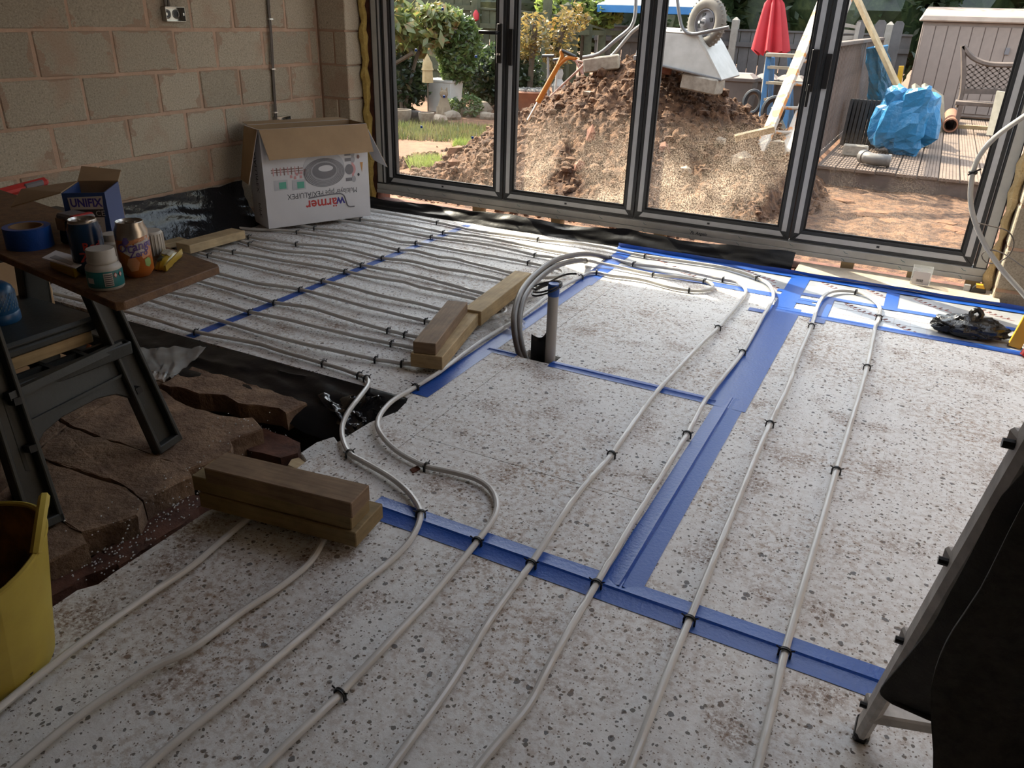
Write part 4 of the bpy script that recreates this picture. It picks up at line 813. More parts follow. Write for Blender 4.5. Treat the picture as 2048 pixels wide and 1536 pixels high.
# ---- grey pipe and thin cable hanging at the right jamb
pts = [(0.423, 4.550, 1.000), (0.351, 4.550, 0.927), (0.286, 4.550, 0.852), (0.245, 4.560, 0.764), (0.237, 4.580, 0.676), (0.254, 4.600, 0.563), (0.290, 4.600, 0.465), (0.362, 4.580, 0.350), (0.470, 4.540, 0.233), (0.580, 4.500, 0.144), (0.715, 4.440, 0.029), (0.850, 4.400, -0.088), (0.930, 4.380, -0.156)]
jp = thing('riser_pipe', pts[0], 'grey pipe bowing out from the right hand door jamb', 'pipe')
M('pipe_grey', (0.40, 0.39, 0.36), (0.35, 0.34, 0.32), 0.35, 6)
MB().tube(smooth_path(pts, 0.03), 0.0125, 9).build('pipe_run', 'pipe_grey', jp)
MB().tube([Vector((0.237, 4.580, 0.676))+Vector((0.017*math.cos(a), 0.017*math.sin(a), 0.004*math.sin(2*a))) for a in [i*0.6 for i in range(11)]], 0.005, 5).beam((0.217, 4.565, 0.664), (0.266, 4.560, 0.699), 0.01, 0.008).build('cable_tie', 'black_plastic', jp)
pts = [(0.310, 4.620, 0.425), (0.391, 4.620, 0.416), (0.462, 4.620, 0.403), (0.502, 4.600, 0.354), (0.498, 4.600, 0.288), (0.456, 4.580, 0.247), (0.407, 4.580, 0.239), (0.377, 4.580, 0.274), (0.402, 4.560, 0.309), (0.461, 4.540, 0.307), (0.566, 4.500, 0.259), (0.696, 4.460, 0.177)]
MB().tube(smooth_path(pts, 0.02), 0.0032, 6).build('thin_cable', 'conduit', None, 'thin grey cable looped at the right hand jamb', 'cable')

# ---- galvanised back boxes on the block wall
def back_box(name, c, w, hgt, label, cab):
    o = thing(name, (-4.0, c[1], c[2]-hgt/2), label, 'socket box'); y0, y1, z0, z1 = c[1]-w/2, c[1]+w/2, c[2]-hgt/2, c[2]+hgt/2; d = 0.035
    mb = MB().box(-4.0, -3.998, y0, y1, z0, z1)
    for a in ((y0, y0+.002, z0, z1), (y1-.002, y1, z0, z1), (y0, y1, z0, z0+.002), (y0, y1, z1-.002, z1)): mb.box(-3.998, -3.998+d, *a)
    mb.build('box_shell', 'galv', o)
    for yy in (c[1]-w*0.22, c[1]+w*0.22):
        MB().tube([(-3.9965, yy+0.022*math.cos(t), c[2]+0.022*math.sin(t)) for t in [i*math.pi/8 for i in range(16)]], 0.003, 5, closed=True).build('knockout_ring', 'steel', o)
        MB().tube([(-3.998, yy, c[2]), (-3.996, yy, c[2])], 0.018, 14).build('knockout', 'black_plastic', o)
    for yy in (y0+.008, y1-.008): MB().beam((-3.97, yy, c[2]), (-3.966, yy, c[2]), 0.01, 0.014).build('screw_lug', 'galv', o)
    return o
b1_ = back_box('socket_box', Vector((-3.990, 3.451, 1.271)), 0.135, 0.075, 'galvanised double socket box high on the block wall', 0)
b2_ = back_box('socket_box', Vector((-3.990, 4.245, 0.609)), 0.135, 0.075, 'galvanised socket box on the block wall behind the pipe carton', 0)
cb = thing('wall_conduit', (-3.985, 4.1, 0.72), 'pair of dark cables clipped up the block wall to the lower socket box', 'cable')
for dx in (-4, 4):
    P = [(-3.985, 4.190, 0.640), (-3.985, 4.201, 0.882), (-3.985, 4.219, 1.128), (-3.985, 4.222, 1.306), (-3.985, 4.230, 1.480)]
    MB().tube([(p[0], p[1]+dx*0.0014, p[2]) for p in P], 0.0055, 6).build('cable_run', 'conduit', cb)
for p in ((-3.980, 4.185, 0.677), (-3.980, 4.201, 0.951), (-3.980, 4.223, 1.253)): MB().box(-3.995, -3.972, p[1]-.016, p[1]+.016, p[2]-.004, p[2]+.004).build('cable_clip', 'steel', cb)
c2_ = thing('wall_conduit', (-3.985, 3.3, 1.4), 'short dark cable dropping into the upper socket box', 'cable')
MB().tube([(-3.985, 3.405, 1.307), (-3.985, 3.407, 1.367), (-3.985, 3.415, 1.442)], 0.007, 6).build('cable_run', 'conduit', c2_)
MB().tube([(-3.985, 3.429, 1.307), (-3.985, 3.431, 1.368), (-3.985, 3.439, 1.444)], 0.007, 6).build('cable_run', 'conduit', c2_)

# ---- sheets and scraps around the dug-out corner
def edge_sheet(u, v):                          # membrane hanging from the board edge down into the hole
    x = -3.6 + 2.12*u
    y = 2.158 - 0.27*v - 0.05*max(0, n3(x*2.5, v*2)) ; 
    z = 0.003 - 0.030*v**0.6 + 0.016*n3(x*5, v*4) + 0.008*n3(x*13, v*9) - (0.07*v*v if x > -2.1 else 0)*min(1, (x+2.1)/0.35 if x > -2.1 else 0)
    return (x + 0.02*n3(x*4, v*5), y, min(z, 0.001) if v < 0.12 else z)
MB().grid(edge_sheet, 90, 12).build('edge_membrane', 'polythene', None, 'black polythene draped over the edge of the left boards into the pit', 'membrane')
def pit_sheet(u, v):                           # shiny crumpled tongue in the pit
    a = Vector((-1.870, 2.058, -0.030)).lerp(Vector((-1.573, 2.138, -0.010)), u); b = Vector((-1.612, 1.882, -0.070)).lerp(Vector((-1.570, 1.981, -0.060)), u)
    p = a.lerp(b, v); k = 0.045*n3(u*3.2, v*2.6, 2)+0.026*n3(u*8, v*7, 5)
    return p + Vector((k, 0.4*k, abs(k)*1.2))
MB().grid(pit_sheet, 34, 30).build('crumpled_membrane', 'polythene_shiny', None, 'shiny crumpled tongue of black polythene under the S-bend pipe', 'membrane')
def clr(u, v):
    a = Vector((-2.836, 1.976, -0.025)).lerp(Vector((-2.509, 2.107, 0.000)), u); b = Vector((-2.499, 1.761, -0.020)).lerp(Vector((-2.430, 1.844, -0.020)), u); p = a.lerp(b, v)
    return p + Vector((0, 0, 0.012+0.015*n3(u*6, v*4)+0.01*n3(u*13, v*9)))
MB().grid(clr, 30, 16).build('plastic_sheet', 'clear_film', None, 'crumpled clear plastic sheet spread over the slabs behind the sawhorse', 'plastic sheet')
MB().prism([(-1.672, 1.716, -0.055), (-1.673, 1.800, -0.055), (-1.646, 1.865, -0.055), (-1.607, 1.839, -0.055), (-1.603, 1.738, -0.055), (-1.617, 1.684, -0.055)], 0.05).build('insulation_scrap', 'eps', None, 'small speckled insulation offcut in the pit', 'offcut', bevel=0.004)
MB().prism([(-1.663, 1.662, -0.050), (-1.649, 1.686, -0.050), (-1.562, 1.655, -0.050), (-1.571, 1.617, -0.050), (-1.647, 1.627, -0.050)], 0.04).build('wood_scrap', 'timber_pale', None, 'pale chipped wood scrap behind the front timber stack', 'offcut', bevel=0.003)
mb = MB(); rb = random.Random(3)
beadspots = [(-1.942, 1.609, -0.095), (-1.951, 1.652, -0.095), (-1.952, 1.700, -0.095), (-1.935, 1.744, -0.095), (-1.931, 1.565, -0.095), (-1.837, 1.325, -0.095), (-1.813, 1.247, -0.095), (-1.830, 1.208, -0.095), (-1.823, 1.100, -0.095), (-1.820, 1.049, -0.095), (-1.847, 1.169, -0.095), (-1.852, 1.398, -0.095), (-1.859, 1.445, -0.095), (-1.971, 1.757, -0.095), (-1.941, 1.678, -0.095), (-1.920, 1.804, -0.095), (-1.886, 1.329, -0.095), (-1.770, 1.091, -0.095), (-1.806, 1.006, -0.095)]
for i in range(520):
    p = Vector(rb.choice(beadspots)) + Vector((rb.gauss(0, .045), rb.gauss(0, .035), 0)); s = rb.uniform(.0018, .0038)
    p.z = -0.096 if rb.random() < 0.85 else -0.026
    o = len(mb.v)
    for d in ((1, 0, 0), (-1, 0, 0), (0, 1, 0), (0, -1, 0), (0, 0, 1), (0, 0, -1)): mb.pt(p+Vector(d)*s)
    for f in ((0, 2, 4), (2, 1, 4), (1, 3, 4), (3, 0, 4), (2, 0, 5), (1, 2, 5), (3, 1, 5), (0, 3, 5)): mb.face([o+k for k in f])
M('bead', (0.75, 0.75, 0.74), None, 0.6, 5)
mb.build('foam_beads', 'bead', None, 'white polystyrene beads spilled along the slab and brick joints', 'beads', kind='stuff')
MB().prism([(-1.232, 1.739, 0.004), (-1.223, 1.769, 0.004), (-1.205, 1.758, 0.004), (-1.212, 1.726, 0.004)], 0.006).build('brick_chip', 'brick_red', None, 'tiny red brick chip on the boards by the S-bend', 'chip')
# ------------------------------------------------------------ sawhorse and its load
M('dark_plastic', (0.040, 0.043, 0.040), (0.030, 0.032, 0.030), 0.5, 9, 0.2, 90); M('board_brown', (0.165, 0.088, 0.040), (0.095, 0.048, 0.022), 0.6, 40, 0.4, 120)
sh = thing('sawhorse', (-2.28, 1.25, -0.03), 'dark grey plastic folding sawhorse with a grid tray, carrying a brown board', 'sawhorse')
SL0, SR0 = Vector((-1.985, 1.005, -0.028)), Vector((-2.055, 1.49, -0.028)); SL1, SR1 = Vector((-2.15, 1.06, 0.72)), Vector((-2.20, 1.40, 0.72))
def leg(a, b, nm, inward, w0=0.098, w1=0.075):
    d = (b-a).normalized(); e = Vector((0, 1, 0)); e = (e - d*e.dot(d)).normalized(); n = e.cross(d).normalized()
    if n.x < 0: n = -n
    if inward < 0: n = -n
    mb = MB()
    def ring(p, w): return [p-e*w/2, p+e*w/2]
    a0, a1 = ring(a, w0); b0, b1 = ring(b, w1)
    mb.extr([a0, a1, b1, b0], -n*0.012)                                     # web
    for (q0, q1, r0, r1) in ((a0, a0+e*0.014, b0, b0+e*0.012), (a1-e*0.014, a1, b1-e*0.012, b1)): mb.extr([q0-n*0.012, q1-n*0.012, r1-n*0.012, r0-n*0.012], n*0.045)
    mb.extr([a0, a1, a1+d*0.025, a0+d*0.025], n*0.033)
    o = mb.build('leg', 'dark_plastic', sh, bevel=0.003)
    for t in (0.30, 0.48): 
        p = a.lerp(b, t) + n*0.001
        MB().extr([p-e*.033-d*.010, p-e*.013-d*.010, p-e*.013+d*.010, p-e*.033+d*.010] if nm else [p+e*.013-d*.010, p+e*.033-d*.010, p+e*.033+d*.010, p+e*.013+d*.010], n*0.034).build('square_socket', 'seal_black', o)
    return n
n1 = leg(SL0, SL1, 0, 1); leg(SR0, SR1, 1, 1)
leg(Vector((-2.62, 1.03, -0.028)), Vector((-2.38, 1.07, 0.72)), 0, -1); leg(Vector((-2.66, 1.50, -0.028)), Vector((-2.40, 1.41, 0.72)), 1, -1)
# arched cross rail of the near frame
def fp(s, t): return (SL0.lerp(SL1, t)).lerp(SR0.lerp(SR1, t), s)
arch = [fp(0.04, 0.20), fp(0.10, 0.27), fp(0.20, 0.315), fp(0.35, 0.335), fp(0.65, 0.335), fp(0.80, 0.315), fp(0.90, 0.27), fp(0.96, 0.20), fp(1.0, 0.22), fp(1.0, 0.50), fp(0.0, 0.50), fp(0.0, 0.22)]
cr = MB().extr([p+n1*0.002 for p in arch], -n1*0.022).build('cross_rail', 'dark_plastic', sh, bevel=0.003)
MB().extr([fp(0.12, 0.375)+n1*0.002, fp(0.88, 0.375)+n1*0.002, fp(0.90, 0.385)+n1*0.002, fp(0.10, 0.385)+n1*0.002], n1*0.012).build('rail_rib', 'dark_plastic', cr)
MB().extr([fp(0.02, 0.485)+n1*0.002, fp(0.98, 0.485)+n1*0.002, fp(0.98, 0.515)+n1*0.002, fp(0.02, 0.515)+n1*0.002], n1*0.03).build('rail_rib', 'dark_plastic', cr)
arch2 = [Vector((-2.66+0.12*t, 1.03+0.45*s, -0.03+0.75*t)) for s, t in ((0, .2), (.2, .3), (.8, .3), (1, .2), (1, .46), (0, .46))]
MB().extr(arch2, (0.02, 0, 0)).build('cross_rail', 'dark_plastic', sh)
# grid tray between the frames
TZ = 0.335
tr = thing('tray', (-2.32, 1.24, TZ)); tr.parent = sh; tr.location = Vector((-2.32, 1.24, TZ)) - wloc(sh)
mb = MB().box(-2.56, -2.075, 1.00, 1.028, TZ-.02, TZ+.022).box(-2.56, -2.09, 1.435, 1.465, TZ-.02, TZ+.022).box(-2.56, -2.53, 1.0, 1.46, TZ-.02, TZ+.022).box(-2.115, -2.085, 1.0, 1.46, TZ-.02, TZ+.022)
mb.build('tray_rim', 'dark_plastic', sh, bevel=0.004); bpy.data.objects.remove(tr)
for i in range(1, 4): MB().box(-2.53, -2.115, 1.015+i*0.11-.007, 1.015+i*0.11+.007, TZ-.014, TZ+.006).build('tray_bar', 'dark_plastic', sh)
for i in range(1, 5): MB().box(-2.53+i*0.085-.006, -2.53+i*0.085+.006, 1.02, 1.44, TZ-.014, TZ+.004).build('tray_bar', 'dark_plastic', sh)
MB().box(-2.42, -2.13, 0.92, 1.53, 0.68, 0.731).build('top_beam', 'dark_plastic', sh, bevel=0.006)
BZ = 0.752
mb = MB().prism([(-1.437, 0.985, BZ), (-1.425, 1.00, BZ), (-1.452, 1.285, BZ), (-1.468, 1.297, BZ), (-2.75, 1.53, BZ), (-2.75, 1.20, BZ)], 0.019)
mb.build('work_board', 'board_brown', None, 'stained brown chipboard offcut lying across the sawhorse', 'board', bevel=0.002)
# --- drinks cans
M('can_metal', (0.50, 0.48, 0.45), (0.42, 0.40, 0.37), 0.28, 8, metal=1.0)
M('can_orange', (0.42, 0.13, 0.022), (0.34, 0.10, 0.02), 0.3, 6); M('can_blue', (0.008, 0.045, 0.105), (0.005, 0.02, 0.06), 0.25, 5)
M('can_green', (0.22, 0.36, 0.10), None, 0.3, 5); M('can_peach', (0.55, 0.25, 0.12), None, 0.3, 5); M('can_white', (0.5, 0.47, 0.45), None, 0.3, 5); M('can_violet', (0.10, 0.06, 0.25), None, 0.3, 5)
def on_can(c, R_, H, uv_poly, mat, o, facing, name, lift=0.0006):
    # decal wrapped round the can: (angle in degrees from facing, height fraction)
    mb = MB(); q = []
    for (a, b) in zip(uv_poly, uv_poly[1:]+uv_poly[:1]):
        for i in range(4): q.append((a[0]+(b[0]-a[0])*i/4, a[1]+(b[1]-a[1])*i/4))
    cx = sum(p[0] for p in q)/len(q); cy = sum(p[1] for p in q)/len(q)
    P = lambda a, t, r: Vector((c[0]+r*math.cos(facing+R(a)), c[1]+r*math.sin(facing+R(a)), c[2]+t*H))
    rings = [[mb.pt(P(cx+(a-cx)*f, cy+(t-cy)*f, R_+lift)) for a, t in q] for f in (1.0, 0.66, 0.33, 0.02)]
    for ra, rb_ in zip(rings, rings[1:]):
        for k in range(len(q)): mb.face((ra[k], ra[(k+1) % len(q)], rb_[(k+1) % len(q)], rb_[k]))
    mb.build(name, mat, o)
def can_text(txt, size, c, R_, H, a0, t, mat, o, facing, slope=0.0, bold=0.0):
    cu = bpy.data.curves.new('t', 'FONT'); cu.body = txt; cu.size = size; cu.align_x = 'CENTER'; cu.offset = bold; cu.resolution_u = 2
    ob = bpy.data.objects.new('t', cu); COL.objects.link(ob); me = bpy.data.meshes.new_from_object(ob.evaluated_get(bpy.context.evaluated_depsgraph_get()))
    bpy.data.objects.remove(ob); bpy.data.curves.remove(cu); base = wloc(o)
    for v in me.vertices:
        ang = facing + R(a0) + v.co.x/R_; v.co = Vector((c[0]+(R_+.0012)*math.cos(ang), c[1]+(R_+.0012)*math.sin(ang), c[2]+t*H+v.co.y+slope*v.co.x)) - base
    n = bpy.data.objects.new('print_lettering', me); COL.objects.link(n); me.materials.append(MATS[mat]); n.parent = o
def can(c, mat, label, topband):
    c = Vector(c); R_, H = 0.0355, 0.126; o = thing('drinks_can', c, label, 'can', 'drinks cans on the work board')
    facing = math.atan2(-c.y, -c.x)
    MB().lathe([(0.025, 0.0), (0.029, 0.004), (R_, 0.014)] + ([(R_, 0.088)] if topband else [(R_, 0.104), (0.0305, 0.119)]), c, 32, cap=False).build('can_body', mat, o)
    prof = ([(R_, 0.088), (R_, 0.105)] if topband else [(0.0305, 0.119)]) + [(0.029, 0.120), (0.0295, 0.124), (0.0285, H), (0.027, 0.1235), (0.026, 0.121), (0.0, 0.121)]
    MB().lathe(prof, c, 32, cap=False).build('can_top', 'can_metal', o)
    MB().tube([c+Vector((0.012*math.cos(a)+.003, 0.009*math.sin(a), 0.1235)) for a in [i*0.5 for i in range(13)]], 0.0017, 5).build('ring_pull', 'can_metal', o)
    MB().lathe([(0.0, 0), (0.011, 0), (0.011, 0.0008), (0, 0.0008)], c+Vector((0.009, -0.008, 0.1212)), 12).build('drink_hole', 'seal_black', o)
    return o, R_, H, facing
c1 = (-1.555, 1.141, 0.752); o, R_, H, fa = can(c1, 'can_orange', 'orange and silver soft drink can reading Orange Zero', True)
c1 = Vector(c1)
on_can(c1, R_, H, [(-60, 0.50), (-30, 0.68), (20, 0.74), (60, 0.76), (60, 0.70), (-60, 0.60)], 'can_peach', o, fa, 'print_picture', 0.0004)
on_can(c1, R_, H, [(10, 0.55), (60, 0.60), (60, 0.40), (25, 0.36)], 'can_peach', o, fa, 'print_picture', 0.0004)
on_can(c1, R_, H, [(30, 0.34), (45, 0.37), (56, 0.33), (56, 0.24), (44, 0.19), (30, 0.23)], 'can_green', o, fa, 'print_picture', 0.0006)
on_can(c1, R_, H, [(-25, 0.38), (0, 0.40), (12, 0.30), (2, 0.16), (-22, 0.14), (-34, 0.26)], 'can_peach', o, fa, 'print_picture', 0.0005)
on_can(c1, R_, H, [(-46, 0.50), (-40, 0.60), (62, 0.71), (66, 0.60), (30, 0.46), (-10, 0.40)], 'can_white', o, fa, 'print_picture', 0.0007)
can_text('Orange', 0.0275, c1, R_, H, 8, 0.525, 'can_violet', o, fa, 0.12, 0.0006); can_text('Zero', 0.020, c1, R_, H, 14, 0.41, 'can_violet', o, fa, 0.10, 0.0004)
on_can(c1, R_, H, [(-38, 0.66), (-30, 0.76), (-18, 0.76), (-12, 0.68), (-24, 0.62)], 'can_violet', o, fa, 'print_picture', 0.0007)
c2 = (-1.654, 1.096, 0.752); o, R_, H, fa = can(c2, 'can_blue', 'dark blue soft drink can with red lettering', False); c2 = Vector(c2)
can_text('Red', 0.024, c2, R_, H, 14, 0.50, 'ink_red', o, fa, 0.05, 0.0006); can_text('Zero', 0.030, c2, R_, H, 18, 0.30, 'ink_red', o, fa, 0.08, 0.0006)
# --- white pots
M('pot_white', (0.46, 0.44, 0.40), (0.42, 0.40, 0.36), 0.45, 5); M('label_teal', (0.012, 0.16, 0.17), (0.01, 0.13, 0.14), 0.4, 5)
c3 = Vector((-1.540, 1.047, 0.752)); o = thing('screw_pot', c3, 'squat white plastic pot with a teal label and ribbed lid', 'pot'); R_ = 0.0365
MB().lathe([(0.034, 0), (0.0365, 0.003), (0.0365, 0.046), (0.034, 0.052), (0.028, 0.056), (0.027, 0.058)], c3, 30, cap=False).build('pot_body', 'pot_white', o)
MB().lathe([(0.0295, 0.057), (0.0305, 0.059), (0.0305, 0.064), (0.029, 0.066), (0.029, 0.084), (0.0275, 0.087), (0.0, 0.0875)], c3, 30, cap=False).build('pot_lid', 'pot_white', o)
MB().lathe([(0.0369, 0.007), (0.0371, 0.008), (0.0371, 0.042), (0.0369, 0.043)], c3, 30, cap=False).build('paper_label', 'label_teal', o)
fa = math.atan2(-c3.y, -c3.x)
on_can(c3, 0.0374, 0.087, [(-6, 0.12), (22, 0.12), (22, 0.46), (-6, 0.46)], 'can_white', o, fa, 'barcode_panel')
for i in range(6): on_can(c3, 0.0380, 0.087, [(-4, 0.14+0.052*i), (20, 0.14+0.052*i), (20, 0.162+0.052*i), (-4, 0.162+0.052*i)], 'ink_black', o, fa, 'barcode_bar')
for a in (32, 52): 
    on_can(c3, 0.0376, 0.087, [(a-7, 0.38), (a, 0.45), (a+7, 0.38), (a, 0.31)], 'ink_red', o, fa, 'hazard_mark'); on_can(c3, 0.0380, 0.087, [(a-5, 0.38), (a, 0.43), (a+5, 0.38), (a, 0.33)], 'can_white', o, fa, 'hazard_mark')
on_can(c3, 0.0376, 0.087, [(-62, 0.2), (-38, 0.2), (-38, 0.34), (-62, 0.34)], 'can_white', o, fa, 'print_panel')
c4 = Vector((-1.696, 1.190, 0.752)); MB().lathe([(0.026, 0), (0.027, 0.045), (0.022, 0.05), (0.022, 0.066), (0.0, 0.067)], c4, 24, cap=False).build('glue_pot', 'pot_white', None, 'small white capped pot behind the two cans', 'pot')
c5 = Vector((-1.667, 1.271, 0.752)); mb = MB(); mb.lathe([(0.030, 0.0), (0.032, 0.004), (0.032, 0.055), (0.029, 0.06), (0.0, 0.061)], c5, 24, cap=False)
for i in range(24): a = i*math.pi/12; mb.box(c5.x+0.032*math.cos(a)-.0012, c5.x+0.032*math.cos(a)+.0012, c5.y+0.032*math.sin(a)-.0012, c5.y+0.032*math.sin(a)+.0012, c5.z+0.004, c5.z+0.054)
mb.build('ribbed_cap', 'pot_white', None, 'ribbed white plastic cap tucked behind the orange can', 'cap')
# --- yellow pouch
M('pouch_yellow', (0.42, 0.30, 0.02), (0.36, 0.24, 0.015), 0.3, 6); M('pouch_white', (0.40, 0.38, 0.30), None, 0.35, 5); M('dark_green', (0.01, 0.035, 0.02), None, 0.4, 5)
po = thing('tobacco_pouch', (-1.582, 1.238, 0.752), 'crumpled yellow packet with a white and green picture beside the orange can', 'packet')
P0, P1, P2, P3 = Vector((-1.548, 1.180, 0.754)), Vector((-1.520, 1.188, 0.754)), Vector((-1.586, 1.295, 0.754)), Vector((-1.662, 1.299, 0.754))
def pch(u, v): p = P0.lerp(P1, u).lerp(P3.lerp(P2, u), v); return p + Vector((0, 0, 0.018*(1-(2*u-1)**4)*(1-(2*v-1)**4)+0.004*n3(u*5, v*5)))
MB().grid(pch, 12, 12).build('pouch_body', 'pouch_yellow', po, solid=0.002)
MB().grid(lambda u, v: Vector(pch(0.25+0.55*u, 0.45+0.42*v))+Vector((0, 0, 0.0025)), 8, 8).build('pouch_panel', 'pouch_white', po)
MB().grid(lambda u, v: Vector(pch(0.15+0.4*u, 0.15+0.22*v))+Vector((0, 0, 0.0025)), 8, 8).build('pouch_panel', 'dark_green', po)
MB().beam(P1+Vector((0, 0, .006)), P2+Vector((0, 0, .012)), 0.003, 0.014).build('pouch_flap', 'pouch_yellow', po)
# --- cards on a small yellow box
P = [Vector(p) for p in [(-1.763, 1.067, 0.752), (-1.651, 1.048, 0.752), (-1.669, 1.086, 0.752), (-1.790, 1.108, 0.752)]]
sb_ = thing('card_box', P[0], 'small yellow box with printed papers lying on it, left of the cans', 'box')
MB().hexa(P, [p+Vector((0, 0, 0.026)) for p in P]).build('box_body', 'pouch_yellow', sb_, bevel=0.001)
P = [Vector(p) for p in [(-1.756, 1.047, 0.780), (-1.627, 1.038, 0.780), (-1.655, 1.093, 0.780), (-1.786, 1.102, 0.780)]]
MB().hexa(P, [p+Vector((0, 0, 0.003)) for p in P]).build('paper_sheet', 'white_card', sb_)
P = [Vector(p) for p in [(-1.741, 1.057, 0.783), (-1.650, 1.045, 0.783), (-1.660, 1.062, 0.783), (-1.750, 1.076, 0.783)]]; MB().hexa(P, [p+Vector((0, 0, 0.0006)) for p in P]).build('print_panel', 'ink_grey', sb_)
# --- roll of blue tape
c = Vector((-1.975, 1.157, 0.752)); rl = thing('tape_roll', c, 'roll of bright blue tape on the work board', 'tape roll')
MB().lathe([(0.040, 0), (0.054, 0), (0.054, 0.052), (0.040, 0.052)], c, 36, cap=False).build('tape_winding', 'blue_tape', rl)
MB().lathe([(0.0398, 0.052), (0.036, 0.052), (0.036, 0.0), (0.0398, 0.0)], c, 36, cap=False).build('card_core', 'card_brown', rl)
# --- fixings carton
M('carton_blue', (0.018, 0.05, 0.17), (0.014, 0.04, 0.14), 0.5, 5)
a_, b_ = Vector((-1.962, 1.259, 0.752)), Vector((-1.882, 1.325, 0.752)); e = (b_-a_); EL = e.length; e.normalize(); g = Vector((-e.y, e.x, 0)); CH = 0.118; CD = 0.15
ux = thing('fixings_carton', a_+e*EL/2, 'open blue carton of fixings with a white UNIFIX label', 'carton')
def cp(u, v, w=0): return a_ + e*(u*EL) + Vector((0, 0, v*CH)) + g*w
MB().extr([cp(0, 0), cp(1, 0), cp(1, 1), cp(0, 1)], g*0.003).build('front_panel', 'carton_blue', ux)
MB().extr([cp(0, 0, .003), cp(0, 0, CD), cp(0, 1, CD), cp(0, 1, .003)], e*0.003).build('side_panel', 'carton_blue', ux); MB().extr([cp(1, 0, .003), cp(1, 0, CD), cp(1, 1, CD), cp(1, 1, .003)], -e*0.003).build('side_panel', 'carton_blue', ux)
MB().extr([cp(0, 0, CD), cp(1, 0, CD), cp(1, 1, CD), cp(0, 1, CD)], g*0.003).build('back_panel', 'card_brown', ux)
MB().extr([cp(0, 1, .0), cp(0, 1, CD), cp(0, 1, CD)-e*0.145+Vector((0, 0, -.02)), cp(0, 1, 0)-e*0.125+Vector((0, 0, -.035))], Vector((0, 0, .003))).build('open_flap', 'card_brown', ux)
MB().extr([cp(0, 1, CD), cp(1, 1, CD), cp(1, 1, CD)+g*0.05+Vector((0, 0, 0.02)), cp(0, 1, CD)+g*0.06+Vector((0, 0, .03))], Vector((0, 0, .003))).build('open_flap', 'card_brown', ux)
MB().extr([cp(0.18, 0.10, -.0004), cp(0.86, 0.10, -.0004), cp(0.93, 0.93, -.0004), cp(0.12, 0.90, -.0004)], -g*0.0005).build('white_label', 'can_white', ux)
text_mesh('UNIFIX', 0.030, 'ink_blue', ux, 'print_lettering', cp(0.16, 0.70, -.0012), e, (0, 0, 1), 0.0, bold=0.001, sx=0.80)
MB().extr([cp(0.18, 0.46, -.001), cp(0.90, 0.46, -.001), cp(0.905, 0.64, -.001), cp(0.17, 0.64, -.001)], -g*0.0005).build('label_band', 'ink_black', ux)
text_mesh('CE', 0.020, 'can_white', ux, 'print_lettering', cp(0.70, 0.49, -.002), e, (0, 0, 1), 0.0)
for v in (0.16, 0.24, 0.32, 0.39): MB().extr([cp(0.50, v, -.001), cp(0.78, v, -.001), cp(0.78, v+.025, -.001), cp(0.50, v+.025, -.001)], -g*0.0005).build('label_line', 'ink_grey', ux)
# --- cordless tool battery
c = Vector((-1.891, 1.241, 0.752)); bt = thing('tool_battery', c, 'red and black cordless tool battery in front of the blue carton', 'battery')
MB().hexa([c+Vector(q) for q in ((-.050, -.028, 0), (.040, -.028, 0), (.040, .030, 0), (-.050, .030, 0))], [c+Vector(q) for q in ((-.046, -.024, .062), (.036, -.024, .062), (.036, .026, .062), (-.046, .026, .062))]).build('battery_case', 'black_plastic', bt, bevel=0.005)
MB().box(c.x-.048, c.x+.038, c.y-.026, c.y+.028, c.z+.062, c.z+.078).build('battery_top', 'ink_dgrey', bt, bevel=0.005)
MB().box(c.x+.012, c.x+.030, c.y-.029, c.y+.029, c.z+.048, c.z+.080).build('battery_latch', 'red_tool', bt, bevel=0.003); MB().box(c.x-.046, c.x-.018, c.y-.0292, c.y-.02, c.z+.036, c.z+.066).build('battery_label', 'card_brown', bt)
# --- red-handled tool lying across the carton flap, drum on the crate behind
td = thing('hand_saw', (-2.950, 1.736, 0.673), 'red and grey handled saw lying behind the fixings carton', 'saw')
p0, p1 = Vector((-2.950, 1.590, 0.675)), Vector((-2.950, 1.852, 0.697))
MB().beam(p0, p1, 0.03, 0.035).build('saw_handle', 'red_tool', td, bevel=0.012); MB().beam(p0.lerp(p1, 0.66)+Vector((0.012, -.012, .002)), p0.lerp(p1, 0.95)+Vector((0.012, -.012, .002)), 0.012, 0.022).build('handle_grip', 'ink_dgrey', td, bevel=0.005)
cr_ = thing('tool_crate', (-3.05, 1.5, -0.03), 'dark crate of tools at the left edge, mostly hidden', 'crate')
zc = min(p0.z, p1.z)-0.022
MB().box(-3.20, -2.90, 1.25, 1.74, -0.03, zc).build('crate_body', 'card_brown', cr_, bevel=0.004)
dr = thing('paint_kettle', (-3.08, 1.62, zc), 'dark round metal tub at the far left edge', 'tub')
MB().lathe([(0.05, 0), (0.065, 0.10), (0.069, 0.105), (0.066, 0.108), (0.06, 0.095), (0.048, 0.01)], (-3.09, 1.585, zc), 24, cap=False).build('tub_body', 'conduit', dr)
